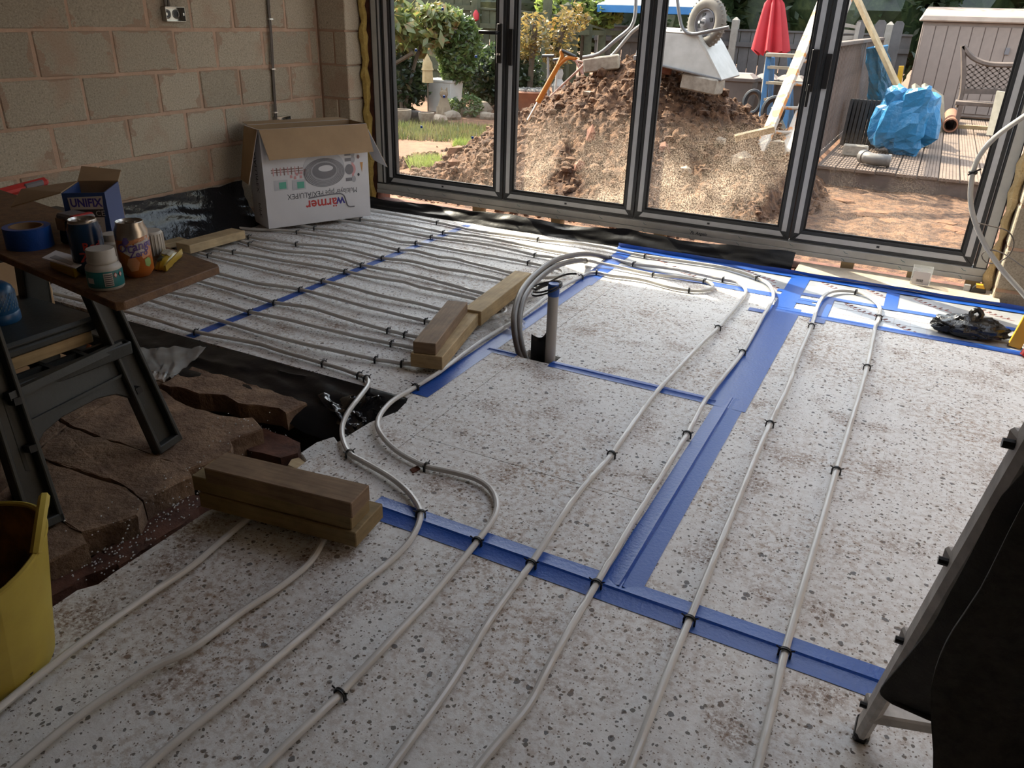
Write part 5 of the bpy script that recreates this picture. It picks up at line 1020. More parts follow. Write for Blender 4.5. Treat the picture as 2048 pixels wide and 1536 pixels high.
# --- case, block and gas cylinder on the tray
M('gas_blue', (0.012, 0.085, 0.22), (0.01, 0.07, 0.19), 0.35, 5)
bk = MB().box(-2.50, -2.18, 1.10, 1.40, TZ+.022, TZ+.062).build('timber_block', 'timber', None, 'pale timber block lying on the sawhorse tray', 'timber', bevel=0.003)
cs = thing('tool_case', (-2.36, 1.22, TZ+.062), 'flat dark grey tool case on the sawhorse tray', 'case')
MB().box(-2.54, -2.17, 0.99, 1.42, TZ+.062, TZ+.087).build('case_base', 'dark_plastic', cs, bevel=0.006); MB().box(-2.545, -2.165, 0.985, 1.425, TZ+.088, TZ+.108).build('case_lid', 'dark_plastic', cs, bevel=0.008)
c = Vector((-2.359, 1.239, 0.443)); gc = thing('gas_cylinder', c, 'small blue gas cylinder standing on the tool case', 'gas cylinder')
MB().lathe([(0.052, 0), (0.056, 0.005), (0.056, 0.028), (0.053, 0.032)], c, 30, cap=False).build('base_ring', 'gas_blue', gc); MB().lathe([(0.053, 0.032), (0.0545, 0.036), (0.0545, 0.085), (0.050, 0.105), (0.036, 0.118), (0.012, 0.123), (0.0, 0.123)], c, 30, cap=False).build('cylinder_body', 'gas_blue', gc)
mb = MB()
for i in range(30):
    for j in range(6): a = i*math.pi/15 + j*0.1; z = 0.044+0.0085*j; mb.beam(c+Vector((.0548*math.cos(a), .0548*math.sin(a), z)), c+Vector((.0548*math.cos(a+.04), .0548*math.sin(a+.04), z+.006)), .0016, .0016)
M('mark_pale', (0.25, 0.33, 0.42), None, 0.5, 5); mb.build('printed_marks', 'mark_pale', gc, kind='stuff')
M('cable_orange', (0.40, 0.12, 0.05), None, 0.5, 5)
pts = [(-2.657, 1.620, 0.119), (-2.591, 1.620, 0.148), (-2.548, 1.620, 0.198), (-2.537, 1.620, 0.249), (-2.565, 1.620, 0.267), (-2.646, 1.640, 0.240), (-2.802, 1.660, 0.118), (-2.908, 1.660, -0.013)]
pts = [(p[0], p[1], max(p[2], 0.0)) for p in pts]
MB().tube(smooth_path(pts, 0.02), 0.008, 7).build('orange_cable', 'cable_orange', None, 'orange cable loop behind the sawhorse leg', 'cable')
P = [Vector(p) for p in [(-3.551, 1.988, 0.020), (-3.503, 2.083, 0.020), (-3.662, 2.198, 0.020), (-3.723, 2.115, 0.020)]]
MB().hexa(P, [p+Vector((0, 0, 0.03)) for p in P]).build('board_offcut', 'timber_pale', None, 'small pale board offcut between the gas cylinder and the sawhorse', 'offcut', bevel=0.002)

# ------------------------------------------------------------ yellow tub at the left edge
M('tub_yellow', (0.46, 0.36, 0.055), (0.38, 0.28, 0.04), 0.5, 6); M('tub_inside', (0.28, 0.13, 0.015), (0.05, 0.025, 0.008), 0.6, 9)
tc = Vector((-1.60, 0.585, 0.002)); yt = thing('flexible_tub', tc, 'yellow flexible builders tub with two looped handles, dirty inside', 'tub')
def tubf(r0, r1, hgt, lift=0.0):
    def fn(u, v):
        a = 2*math.pi*u; r = r0+(r1-r0)*v; rim = 1+0.05*math.cos(2*a)*v
        return tc + Vector((r*math.cos(a)*rim, r*math.sin(a)*rim, lift+(hgt+0.022*math.cos(2*(a-0.9))*1.0)*v if v > 0 else lift))
    return fn
MB().grid(tubf(0.165, 0.215, 0.30), 48, 8).build('tub_wall', 'tub_yellow', yt); MB().grid(tubf(0.160, 0.210, 0.297, 0.004), 48, 8).build('tub_lining', 'tub_inside', yt)
MB().lathe([(0.0, 0.004), (0.162, 0.004), (0.162, 0.0), (0, 0)], tc, 40, cap=False).build('tub_base', 'tub_inside', yt)
MB().tube([tubf(0.1625, 0.2125, 0.30)(i/64, 1.0) for i in range(64)], 0.006, 6, closed=True).build('tub_rim', 'tub_yellow', yt)
for ha in (0.9, 0.9+math.pi):
    q = []
    for i in range(13):
        t = i/12*2-1; a = ha+0.42*t; r = 0.218; q.append(tc+Vector((r*math.cos(a), r*math.sin(a), 0.318+0.062*(1-t*t)-0.004)))
    MB().tube(q, 0.011, 7).build('tub_handle', 'tub_yellow', yt)
mb = MB(); rock(mb, (tc.x+0.03, tc.y+0.02, tc.z+0.03), 0.11, 0.10, 0.03, 4, 3, 0.4); mb.build('rubble_in_tub', 'soil_dark', None, 'dark rubble in the bottom of the yellow tub', 'rubble')

# ------------------------------------------------------------ ladder with clothes at the right edge
M('alu', (0.50, 0.47, 0.43), (0.34, 0.31, 0.28), 0.55, 22); M('cloth_black', (0.030, 0.027, 0.024), (0.042, 0.038, 0.033), 0.95, 30, 0.6, 160, dist=0.003); M('cloth_grey', (0.060, 0.054, 0.046), (0.036, 0.033, 0.028), 0.95, 60, 0.6, 200, dist=0.003)
f0, f1 = Vector((0.150, 1.355, 0.012)), Vector((0.186, 0.95, 0.945)); dl = (f1-f0)
ld = thing('stepladder', f0, 'paint-splashed aluminium stepladder leaning at the right edge', 'ladder')
off = Vector((0.40, 0.12, 0))
for o_ in (Vector(), off):
    a, b = f0+o_, f0+o_+dl*1.35
    MB().beam(a, b, 0.026, 0.052, (0, 1, 0)).build('stile', 'alu', ld, bevel=0.009); MB().beam(a-dl*0.012, a+dl*0.018, 0.03, 0.056, (0, 1, 0)).build('rubber_foot', 'black_plastic', ld, bevel=0.006)
for t in (0.11, 0.40, 0.66, 0.93): MB().beam(f0+dl*t-Vector((.012, 0, 0)), f0+dl*t+off, 0.06, 0.026).build('rung', 'alu', ld, bevel=0.004); MB().tube([f0+dl*t+Vector((-.026, .004, .0)), f0+dl*t+Vector((-.008, .004, 0))], 0.0065, 8).build('rung_rivet', 'black_plastic', ld)
def cloth(left, depth_off, wx, name, mat, label, seed):
    Ls = smooth_path(left, 0.03); n = len(Ls)-1
    def fn(u, v):
        p = Ls[int(round(u*n))]; s = v*wx
        fold = 0.030*math.sin(v*9+u*2.0+seed)+0.016*math.sin(v*21+u*5+seed)+0.012*n3(u*5, v*6, seed)
        return p + Vector((s, depth_off*v - fold*min(1, v*5) - 0.03*math.sin(min(1, v*4)*math.pi/2), 0.04*v*(1-u)))
    return MB().grid(fn, n, 34).build(name, mat, None, label, 'clothing', solid=0.008)
cloth([(0.180, 0.930, 0.915), (0.182, 0.950, 0.863), (0.175, 0.980, 0.812), (0.173, 1.000, 0.755), (0.172, 1.040, 0.655), (0.170, 1.060, 0.600), (0.166, 1.090, 0.510), (0.150, 1.140, 0.382), (0.137, 1.170, 0.293), (0.148, 1.170, 0.278), (0.171, 1.160, 0.283)], 0.10, 0.75, 'draped_jacket', 'cloth_black', 'black cloth draped over the stepladder rungs', 1.0)
cloth([(0.182, 0.840, 0.954), (0.174, 0.850, 0.890), (0.171, 0.860, 0.836), (0.168, 0.880, 0.738), (0.160, 0.900, 0.657), (0.158, 0.910, 0.607), (0.162, 0.920, 0.548), (0.175, 0.920, 0.492), (0.189, 0.920, 0.443), (0.201, 0.920, 0.391), (0.216, 0.920, 0.339)], 0.05, 0.75, 'hanging_jumper', 'cloth_grey', 'dark charcoal jumper hanging nearest the camera on the stepladder', 2.2)
# ================================================================ the garden
def leaf_material(name, c1, c2, c3, scale=7, tl=0.45):
    m = bpy.data.materials.new(name); m.use_nodes = True; n = m.node_tree.nodes; l = m.node_tree.links; n.clear()
    out = n.new('ShaderNodeOutputMaterial'); co = coords(n, l, 'World')
    r = ramp(n, [(0.32, c1), (0.5, c2), (0.68, c3)]); l.new(tnoise(n, l, co, scale, 5, 0.75), r.inputs[0])
    d = n.new('ShaderNodeBsdfDiffuse'); t = n.new('ShaderNodeBsdfTranslucent'); g = n.new('ShaderNodeBsdfGlossy'); g.inputs['Roughness'].default_value = 0.4
    l.new(r.outputs[0], d.inputs[0]); l.new(r.outputs[0], t.inputs[0])
    a = n.new('ShaderNodeMixShader'); a.inputs[0].default_value = tl; l.new(d.outputs[0], a.inputs[1]); l.new(t.outputs[0], a.inputs[2])
    b = n.new('ShaderNodeMixShader'); b.inputs[0].default_value = 0.06; l.new(a.outputs[0], b.inputs[1]); l.new(g.outputs[0], b.inputs[2])
    l.new(b.outputs[0], out.inputs[0]); MATS[name] = m
leaf_material('leaf_dark', (0.010, 0.020, 0.008), (0.034, 0.058, 0.02), (0.095, 0.125, 0.045), 3)
leaf_material('leaf_mid', (0.05, 0.085, 0.022), (0.10, 0.155, 0.04), (0.20, 0.25, 0.08), 5)
leaf_material('leaf_laurel', (0.10, 0.16, 0.04), (0.17, 0.20, 0.06), (0.34, 0.15, 0.06), 6)
leaf_material('leaf_gold', (0.22, 0.11, 0.03), (0.25, 0.18, 0.055), (0.13, 0.14, 0.045), 6)
leaf_material('leaf_lime', (0.16, 0.24, 0.05), (0.24, 0.30, 0.07), (0.12, 0.17, 0.04), 9)
leaf_material('grass_green', (0.07, 0.10, 0.028), (0.12, 0.13, 0.045), (0.16, 0.11, 0.06), 5)
M('fence_green', (0.085, 0.088, 0.05), (0.055, 0.058, 0.034), 0.9, 8, rnd=0.15); M('fence_grey', (0.105, 0.10, 0.10), (0.08, 0.076, 0.077), 0.9, 8, rnd=0.12)
M('post_conc', (0.30, 0.28, 0.25), (0.24, 0.22, 0.19), 0.9, 10); M('deck_wood', (0.185, 0.132, 0.10), (0.13, 0.092, 0.07), 0.85, 12, rnd=0.12); M('rail_wood', (0.14, 0.105, 0.088), (0.10, 0.076, 0.064), 0.85, 12, rnd=0.1)
M('bark', (0.10, 0.075, 0.05), (0.06, 0.045, 0.03), 0.9, 20)

def gz(x, y):
    z = -0.20
    if x < -1.2: z += 0.10*max(0, min(1, (y-6.5)/2.0))
    return z + 0.015*n3(x*1.5, y*1.5) + 0.008*n3(x*6, y*6)
gd = struct('ground', MB().grid(lambda u, v: (-24+36*u, 5.06+8*v, gz(-24+36*u, 5.06+8*v)), 220, 70).grid(lambda u, v: (-30+50*u, 13.06+30*v, -0.11), 6, 6), 'soil_sand')
gd['label'] = 'bare sandy red ground of the garden'
# trench debris near the doors
for i in range(26):
    rr = random.Random(i+40); x = rr.uniform(-0.9, 0.45); y = rr.uniform(7.2, 8.1); mb = MB(); s = rr.uniform(0.03, 0.09)
    rock(mb, (x, y, gz(x, y)+s*0.15), s*1.5, s, s*0.35, i+3, 1); mb.build('clay_flake', 'soil_sand', gd)

MB().grid(lambda u, v: (-1.4+4.4*u, 5.08+3.76*v, gz(-1.4+4.4*u, 5.08+3.76*v)+0.012+0.035*abs(n3(u*14, v*12, 4))+0.02*abs(n3(u*33, v*30, 1))), 150, 130).build('trench_soil', 'soil', gd)
# ---- spoil heap
crest = sorted([(-4.825, 7.800, -0.192), (-4.494, 7.800, -0.006), (-4.273, 7.800, 0.164), (-4.001, 7.800, 0.378), (-3.597, 7.800, 0.581), (-3.221, 7.800, 0.829), (-2.909, 7.800, 0.942), (-2.557, 7.800, 1.013), (-2.252, 7.800, 0.948), (-2.047, 7.800, 0.862), (-1.792, 7.800, 0.744), (-1.486, 7.800, 0.567), (-1.241, 7.800, 0.467), (-1.091, 7.800, 0.377)])
crest = [(-5.3, -0.14), (-4.95, -0.10)] + [(p[0], p[2]) for p in crest] + [(-0.98, 0.12), (-0.86, -0.1), (-0.70, -0.2)]
def crest_z(x):
    if x <= crest[0][0]: return -0.2
    for (a, za), (b, zb) in zip(crest, crest[1:]):
        if a <= x <= b: return za + (zb-za)*(x-a)/max(1e-6, b-a)
    return -0.2
def heap(x, y, det=True):
    cz = crest_z(x) - gz(x, y); yc = 7.8; wf = 2.1; wb = 1.7
    t = (yc-y)/wf if y < yc else (y-yc)/wb
    f = max(0.0, 1-abs(t)); f = f*f*(3-2*f)*0.45 + f*0.55
    z = gz(x, y) - 0.02 + cz*f
    if det and f > 0: z += (0.06*n3(x*2.6, y*2.6, 3) + 0.09*abs(n3(x*5, y*5, 1)) + 0.06*abs(n3(x*11, y*11, 5)) + 0.045*abs(n3(x*23, y*23, 7)) + 0.022*n3(x*45, y*45, 2) - 0.05)*min(1, f*5)
    return z
hp = thing('soil_heap', (-2.8, 7.4, -0.2), 'large heap of excavated red brown soil and rubble outside the doors', 'soil heap')
MB().grid(lambda u, v: (-5.2+4.5*u, 5.7+3.7*v, heap(-5.2+4.5*u, 5.7+3.7*v)), 260, 210).build('soil_mass', 'soil', hp)
mb = MB(); rr = random.Random(11)
for i in range(3400):
    x = rr.uniform(-5.0, -0.85); y = 5.8 + 2.3*rr.random(); s = rr.uniform(0.006, 0.024) if rr.random() < 0.94 else rr.uniform(0.03, 0.06)
    if crest_z(x) < 0 and rr.random() < 0.5: continue
    rock(mb, (x, y, heap(x, y)+s*0.2), s, s*rr.uniform(0.6, 1), s*rr.uniform(0.5, 0.9), i, 1, 0.5)
mb.sm = False; mb.build('soil_clods', 'soil', hp, kind='stuff')
def rubble(x, y, rx, ry, rz, mat, label, cat='stone', seed=0, sink=0.3):
    mb = MB(); rock(mb, (x, y, heap(x, y)+rz*(1-sink)), rx, ry, rz, seed, 1, 0.8); return mb.build('stone' if mat == 'stone' else 'brick_lump', mat, None, label, cat, 'rubble on the soil heap')
def brickbat(x, y, z, L, W, H, rz, tilt, mat, label, name):
    mb = MB(); mb.xf = Matrix.Translation((x, y, z)) @ Matrix.Rotation(R(rz), 4, 'Z') @ Matrix.Rotation(R(tilt), 4, 'Y')
    mb.box(-L/2, L/2, -W/2, W/2, 0, H); mb.xf = None; return mb.build(name, mat, None, label, 'block', 'rubble on the soil heap', bevel=0.012)
RB = [(-2.38, 7.05, 0.085, 0.06, 0.07, 'stone', 'round pale stone in the heap just right of the middle mullion'), (-3.72, 6.95, 0.06, 0.05, 0.03, 'stone', 'small flat stone low on the left of the heap'), (-2.0, 6.75, 0.07, 0.06, 0.05, 'brick_red', 'rusty lump half way down the heap under the barrow'),
      (-2.66, 6.7, 0.05, 0.08, 0.08, 'brick_red', 'upright red brick fragment in the heap left of the middle mullion'), (-2.62, 6.35, 0.05, 0.05, 0.05, 'brick_red', 'pinkish brick fragment low in the heap by the middle mullion'), (-1.75, 6.6, 0.06, 0.05, 0.04, 'stone', 'grey stone in the lower right of the heap'),
      (-3.5, 6.5, 0.07, 0.05, 0.04, 'stone', 'pale stone low on the left flank of the heap'), (-1.35, 6.9, 0.09, 0.07, 0.06, 'stone', 'broad stone at the right foot of the heap'), (-2.95, 7.3, 0.06, 0.05, 0.03, 'stone', 'flat pale stone near the top of the heap below the concrete block'),
      (-4.25, 7.0, 0.10, 0.07, 0.05, 'soil_sand', 'sandy clod at the left foot of the heap'), (-4.05, 6.6, 0.07, 0.05, 0.04, 'soil_sand', 'broken clay clod left of the heap'), (-1.15, 7.35, 0.10, 0.08, 0.10, 'stone', 'upright stone behind the white ladder foot'), (-1.62, 7.1, 0.05, 0.04, 0.03, 'stone', 'small stone beside the half buried plank')]
for i, q in enumerate(RB): rubble(*q[:6], q[6], seed=i+1)
q = Vector((-2.958, 7.600, 0.888)); brickbat(q.x, q.y, q.z-0.03, 0.34, 0.16, 0.13, 14, -9, 'conc', 'rough concrete block on the top left of the heap', 'concrete_lump')
q = Vector((-1.891, 7.300, 0.776)); brickbat(q.x, q.y, q.z-0.02, 0.34, 0.18, 0.13, -12, 6, 'conc', 'pale concrete block propping the upturned wheelbarrow', 'concrete_lump')
q = Vector((-2.258, 7.300, 0.880)); brickbat(q.x, q.y, q.z, 0.15, 0.10, 0.09, 20, 4, 'brick_red', 'orange brick under the wheelbarrow beside the middle mullion', 'loose_brick')
a, b = Vector((-1.457, 6.950, 0.433)), Vector((-1.166, 7.050, 0.521)); MB().beam(a, b, 0.10, 0.05).build('plank', 'timber_pale', None, 'short plank half buried at the right foot of the heap', 'plank', bevel=0.003)

# ---- upturned wheelbarrow on the heap
M('barrow_white', (0.50, 0.49, 0.46), (0.40, 0.39, 0.36), 0.45, 7); M('tyre', (0.20, 0.18, 0.155), (0.15, 0.135, 0.115), 0.85, 10); M('tube_grey', (0.20, 0.205, 0.21), (0.15, 0.15, 0.155), 0.4, 8)
wbr = thing('wheelbarrow', (-2.2, 7.5, 0.9), 'upturned white wheelbarrow with grey tube frame on top of the heap', 'wheelbarrow')
YN, YFar = 7.25, 7.75
nearP = [Vector(p) for p in ((-2.523, 7.250, 0.994), (-2.484, 7.300, 1.227), (-1.994, 7.300, 1.211), (-1.902, 7.270, 1.115), (-1.710, 7.220, 0.865), (-2.041, 7.220, 0.920))]
farP = [p + Vector((0.04, 0.50, 0.02)) for p in nearP]
topc = [nearP[1], nearP[2]]
mb = MB(); mb.extr(nearP, (0.01, 0.015, 0)); mb.build('tray_side', 'barrow_white', wbr, bevel=0.004)
MB().extr(farP, (0.01, 0.015, 0)).build('tray_side', 'barrow_white', wbr, bevel=0.004)
MB().hexa([nearP[1], nearP[2], farP[2], farP[1]], [p+Vector((0, 0, .014)) for p in (nearP[1], nearP[2], farP[2], farP[1])]).build('tray_bottom', 'barrow_white', wbr, bevel=0.005)
for a, b in ((2, 3), (3, 4), (0, 1)): MB().hexa([nearP[a], nearP[b], farP[b], farP[a]], [p+Vector((0.012, 0, .004)) for p in (nearP[a], nearP[b], farP[b], farP[a])]).build('tray_end', 'barrow_white', wbr)
MB().tube([nearP[0], nearP[5], nearP[4], farP[4], farP[5], farP[0]], 0.011, 7).build('rim_tube', 'tube_grey', wbr)
MB().tube(smooth_path([(-3.044, 7.300, 0.982), (-2.890, 7.300, 1.019), (-2.737, 7.320, 1.143), (-2.614, 7.350, 1.255), (-2.585, 7.350, 1.354), (-2.592, 7.350, 1.507)], 0.04), 0.0165, 9).build('frame_tube', 'tube_grey', wbr)
MB().tube(smooth_path([(-3.085, 7.850, 0.905), (-2.959, 7.850, 0.994), (-2.786, 7.850, 1.198), (-2.640, 7.800, 1.316), (-2.622, 7.800, 1.521)], 0.04), 0.0165, 9).build('frame_tube', 'tube_grey', wbr)
MB().tube(smooth_path([(-2.201, 7.300, 1.512), (-2.168, 7.300, 1.384), (-2.116, 7.300, 1.255), (-2.021, 7.280, 1.218), (-1.866, 7.260, 1.247), (-1.708, 7.260, 1.283)], 0.04), 0.0145, 9).build('frame_tube', 'tube_grey', wbr)
MB().tube(smooth_path([(-2.406, 7.550, 1.516), (-2.379, 7.550, 1.362), (-2.341, 7.500, 1.248), (-2.161, 7.400, 1.237)], 0.04), 0.0145, 9).build('frame_tube', 'tube_grey', wbr)
MB().beam((-2.521, 7.240, 1.003), (-2.289, 7.240, 1.031), 0.03, 0.045).build('handle_bar', 'tube_grey', wbr, bevel=0.006)
wc = Vector((-1.946, 7.420, 1.308)); wn_ = Vector((-0.45, -0.89, 0.06)).normalized(); rotm = wn_.to_track_quat('Z', 'X').to_matrix().to_4x4()
wh = thing('wheel', wc); wh.parent = wbr; wh.location = wc - wloc(wbr)
mb = MB(); mb.xf = Matrix.Translation(wc) @ rotm
prof = [(0.155+0.052*math.cos(a), 0.045*math.sin(a)) for a in [2*math.pi*k/14 for k in range(14)]]; prof.append(prof[0])
mb.lathe(prof, (0, 0, 0), 40, cap=False); mb.build('tyre', 'tyre', wh)
mb = MB(); mb.xf = Matrix.Translation(wc) @ rotm
for k in range(36):
    a = k*math.pi/18; mb.box(0.198*math.cos(a)-.006, 0.198*math.cos(a)+.006, 0.198*math.sin(a)-.006, 0.198*math.sin(a)+.006, -0.03, 0.03)
mb.build('tyre_tread', 'tyre', wh, kind='stuff')
mb = MB(); mb.xf = Matrix.Translation(wc) @ rotm; mb.lathe([(0.03, 0.03), (0.06, 0.012), (0.10, 0.006), (0.112, 0.03), (0.105, 0.034), (0.10, 0.012), (0.06, 0.018), (0.03, 0.045), (0.0, 0.046)], (0, 0, 0), 28, cap=False); mb.build('wheel_rim', 'ink_dgrey', wh)
mb = MB(); mb.xf = Matrix.Translation(wc) @ rotm
for k in range(4): a = k*math.pi/2+0.4; mb.box(0.066*math.cos(a)-.016, 0.066*math.cos(a)+.016, 0.066*math.sin(a)-.016, 0.066*math.sin(a)+.016, 0.016, 0.022)
mb.build('rim_hole', 'seal_black', wh, kind='stuff')
mb = MB(); mb.xf = Matrix.Translation(wc) @ rotm; mb.tube([(0, 0, -0.08), (0, 0, 0.10)], 0.012, 10); mb.build('axle', 'steel', wh)

# ---- spade and other long tools
M('spade_orange', (0.50, 0.19, 0.03), (0.44, 0.15, 0.02), 0.45, 6)
sp = thing('spade', (-3.405, 7.000, 0.534), 'orange handled spade stuck in the left side of the heap', 'spade')
s0, s1 = Vector((-3.399, 7.000, 0.502)), Vector((-3.152, 7.000, 0.930)); dirs = (s1-s0).normalized(); sx_ = Vector((dirs.z, 0, -dirs.x))
MB().tube([s0-dirs*0.1, s0.lerp(s1, 0.22)], 0.013, 8).build('spade_socket', 'steel', sp); MB().tube([s0.lerp(s1, 0.2), s1], [0.027, 0.022], 9).build('shaft', 'spade_orange', sp)
g0, g1 = Vector((-3.129, 7.000, 1.044)), Vector((-2.987, 7.000, 0.996))
for e_ in (g0, g1): MB().tube(smooth_path([s1-dirs*0.02, s1+dirs*0.035+(e_-s1)*0.35, e_-dirs*0.012, e_], 0.015), 0.019, 7).build('grip_arm', 'spade_orange', sp)
MB().tube([g0, g1], 0.0155, 9).build('grip_bar', 'black_plastic', sp)
for (pa, pb, pt0, pt1, Yd, lab, m_) in (((-4.255, 9.300, 0.442), (-4.340, 9.300, 0.884), (-4.415, 9.300, 0.881), (-4.260, 9.300, 0.888), 9.3, 'T-handled garden tool standing behind the heap', 'tube_grey'), ((-4.387, 9.600, 0.444), (-4.340, 9.600, 0.842), (-4.402, 9.600, 0.827), (-4.278, 9.600, 0.845), 9.6, 'pale handled garden tool leaning behind the orange spade', 'pvc')):
    o = thing('garden_tool', pa, lab, 'garden tool'); MB().tube([Vector(pa)-Vector((0, 0, .8)), pb], 0.015, 7).build('shaft', m_, o); MB().tube([pt0, pt1], 0.019, 7).build('handle', 'black_plastic', o)
tr_ = thing('folding_trestle', (-3.860, 9.200, 0.699), 'folded tube trestle with crossed pinkish legs behind the heap', 'trestle')
M('tube_pink', (0.30, 0.16, 0.12), None, 0.5, 6)
for a, b in (((-4.001, 9.200, 0.646), (-3.746, 9.200, 0.881)), ((-3.966, 9.300, 0.846), (-3.848, 9.300, 0.667)), ((-4.049, 9.400, 0.850), (-3.850, 9.400, 0.826)), ((-3.982, 9.500, 0.805), (-3.946, 9.500, 0.681))): 
    a, b = Vector(a), Vector(b); d = (a-b).normalized(); lo_ = a if a.z < b.z else b; hi_ = b if a.z < b.z else a; MB().tube([lo_+(lo_-hi_)*1.6, hi_], 0.014, 7).build('tube_leg', 'tube_pink', tr_)

# ---- decking with railing
dk = thing('decking', (0.4, 11, -0.2), 'raised brown grooved timber decking beyond the right hand doors', 'decking')
PB = 0.192
for i in range(17):
    x = -0.97+PB*i; mb = MB(); y0 = 8.80+0.012*math.sin(i*2.7); y1 = 15.2; w = PB-0.010; ng = 6
    mb.box(x, x+w, y0, y1, -0.028, -0.006)
    for g in range(ng): mb.box(x+w*g/ng+0.002, x+w*(g+1)/ng-0.006, y0, y1, -0.006, 0.0)
    mb.build('deck_board', 'deck_wood', dk)
MB().box(-1.02, 2.4, 8.82, 8.87, -0.2, -0.028).build('fascia', 'rail_wood', dk, bevel=0.004); MB().box(-0.97, 2.4, 8.9, 15.2, -0.2, -0.03).build('deck_frame', 'rail_wood', dk)
rlg = thing('deck_railing', (-1.03, 11, -0.1), 'brown balustrade with close upright bars along the left of the decking', 'railing')
MB().box(-1.09, -0.98, 8.86, 15.0, 1.13, 1.17).build('top_rail', 'rail_wood', rlg, bevel=0.006); MB().box(-1.06, -1.00, 8.86, 15.0, 0.02, 0.08).build('bottom_rail', 'rail_wood', rlg, bevel=0.004)
for i in range(46):
    y = 8.90+0.13*i; MB().box(-1.05, -1.01, y, y+0.045, 0.08, 1.13).build('baluster', 'rail_wood', rlg)
for y in (8.80, 12.0, 15.0): MB().box(-1.08, -0.99, y, y+0.09, -0.15, 1.13).build('rail_post', 'rail_wood', rlg, bevel=0.004)
# stone slabs and bits lying on the deck
for i in range(9):
    x = -0.93+0.048*i; p = Vector((x, 10.60+0.02*math.sin(i*1.4), 0.0)); mb = MB()
    mb.beam(p+Vector((0, 0.18, 0)), p+Vector((0.012, 0.18+0.03, 0.52)), 0.30, 0.026, (1, 0, 0)); mb.beam(p+Vector((0.004, 0.02, 0.0)), p+Vector((0.016, 0.05, 0.51)), 0.03, 0.034, (1, 0, 0))
    mb.build('roof_tile', 'tile_grey' if 'tile_grey' in MATS else M('tile_grey', (0.045, 0.04, 0.037), (0.03, 0.027, 0.025), 0.8, 12), None, ['dark ridged roof tile stood on edge against the deck railing, nearest the railing', 'dark ridged roof tile in the upright row on the deck', 'dark ridged roof tile at the blue sheet end of the upright row'][0 if i == 0 else 2 if i == 8 else 1], 'roof tile', 'roof tiles stood on edge on the decking')
specular_sheet('tarp_blue', (0.02, 0.16, 0.33), 0.38, 0.6, 0.05, 5)
def lump(c, rx, ry, rz, seed, rough=0.3, fac=0.12, zmin=0.0):
    def fn(u, v):
        a = 2*math.pi*u; ph = math.pi*(v-0.5); x, y, z = math.cos(a)*math.cos(ph), math.sin(a)*math.cos(ph), math.sin(ph)
        q = Vector([math.copysign(abs(t)**0.7, t) for t in (x, y, z)]); w = 1+rough*n3(x*1.5+seed, y*1.5, z*1.5)+fac*n3(x*4+seed, y*4, z*4)
        return (c[0]+rx*q.x*w, c[1]+ry*q.y*w, max(zmin, c[2]+rz*q.z*w))
    mb = MB().grid(fn, 26, 16); mb.sm = False; return mb
c = Vector((-0.28, 10.35, 0.36)); lump(c, 0.31, 0.26, 0.38, 2.0, 0.35, 0.2).build('tarpaulin_bundle', 'tarp_blue', None, 'big crumpled blue tarpaulin bundle on the decking', 'tarpaulin')
def tup(u, v):
    p = Vector((-0.935, 11.600, 1.080)).lerp(Vector((-0.709, 11.600, 1.119)), u).lerp(Vector((-0.854, 13.448, 0.020)).lerp(Vector((-0.488, 14.011, 0.020)), u), v)
    k = 0.07*n3(u*3, v*4, 9)+0.03*n3(u*7, v*9, 2); return p + Vector((k*0.8, -abs(k)*2-0.12*math.sin(u*math.pi), max(k*0.3, -0.01)))
mb = MB().grid(tup, 14, 18); mb.sm = False; mb.build('tarpaulin_sheet', 'tarp_blue', None, 'blue tarpaulin hanging over the deck railing behind the bundle', 'tarpaulin', solid=0.02)
MB().beam((-0.402, 11.000, 0.586), (-1.225, 11.400, 1.721), 0.09, 0.05).build('timber_pole', 'timber_pale', None, 'long pale timber leaning above the blue tarpaulin', 'timber', bevel=0.004)
q = Vector((-0.697, 9.754, 0.000)); brickbat(q.x, q.y, 0.002, 0.26, 0.11, 0.12, 4, 0, 'conc', 'sandy concrete block on the decking beside the grey bend', 'concrete_lump')
q = Vector((-0.454, 9.146, 0.000)); el = thing('pipe_bend', q, 'grey plastic drain pipe bend lying on the decking', 'pipe bend')
M('pvc_grey', (0.17, 0.16, 0.15), (0.12, 0.115, 0.11), 0.45, 8)
MB().tube([q+Vector((-.10, .05, .08)), q+Vector((-.06, .0, .075)), q+Vector((0.0, -.03, .07)), q+Vector((.08, -.03, .07)), q+Vector((.15, -.02, .07))], 0.062, 14).build('bend_tube', 'pvc_grey', el); MB().tube([q+Vector((-.12, .075, .08)), q+Vector((-.085, .03, .078))], 0.070, 14).build('socket_ring', 'pvc_grey', el); MB().tube([q+Vector((.13, -.02, .07)), q+Vector((.16, -.02, .07))], 0.067, 14).build('socket_ring', 'pvc_grey', el)
M('terracotta', (0.28, 0.12, 0.065), (0.22, 0.09, 0.05), 0.8, 10)
tp = thing('drain_pipe', (0.26, 13.2, 0.0), 'terracotta drain pipe lying on the decking, open end facing the house', 'drain pipe')
mb = MB(); mb.xf = Matrix.Translation((0.235, 12.9, 0.105)) @ Matrix.Rotation(R(-90), 4, 'X'); mb.lathe([(0.095, 0.0), (0.095, 1.7), (0.078, 1.7), (0.078, 0.0), (0.095, 0.0)], (0, 0, 0), 26, cap=False); mb.build('pipe_body', 'terracotta', tp)
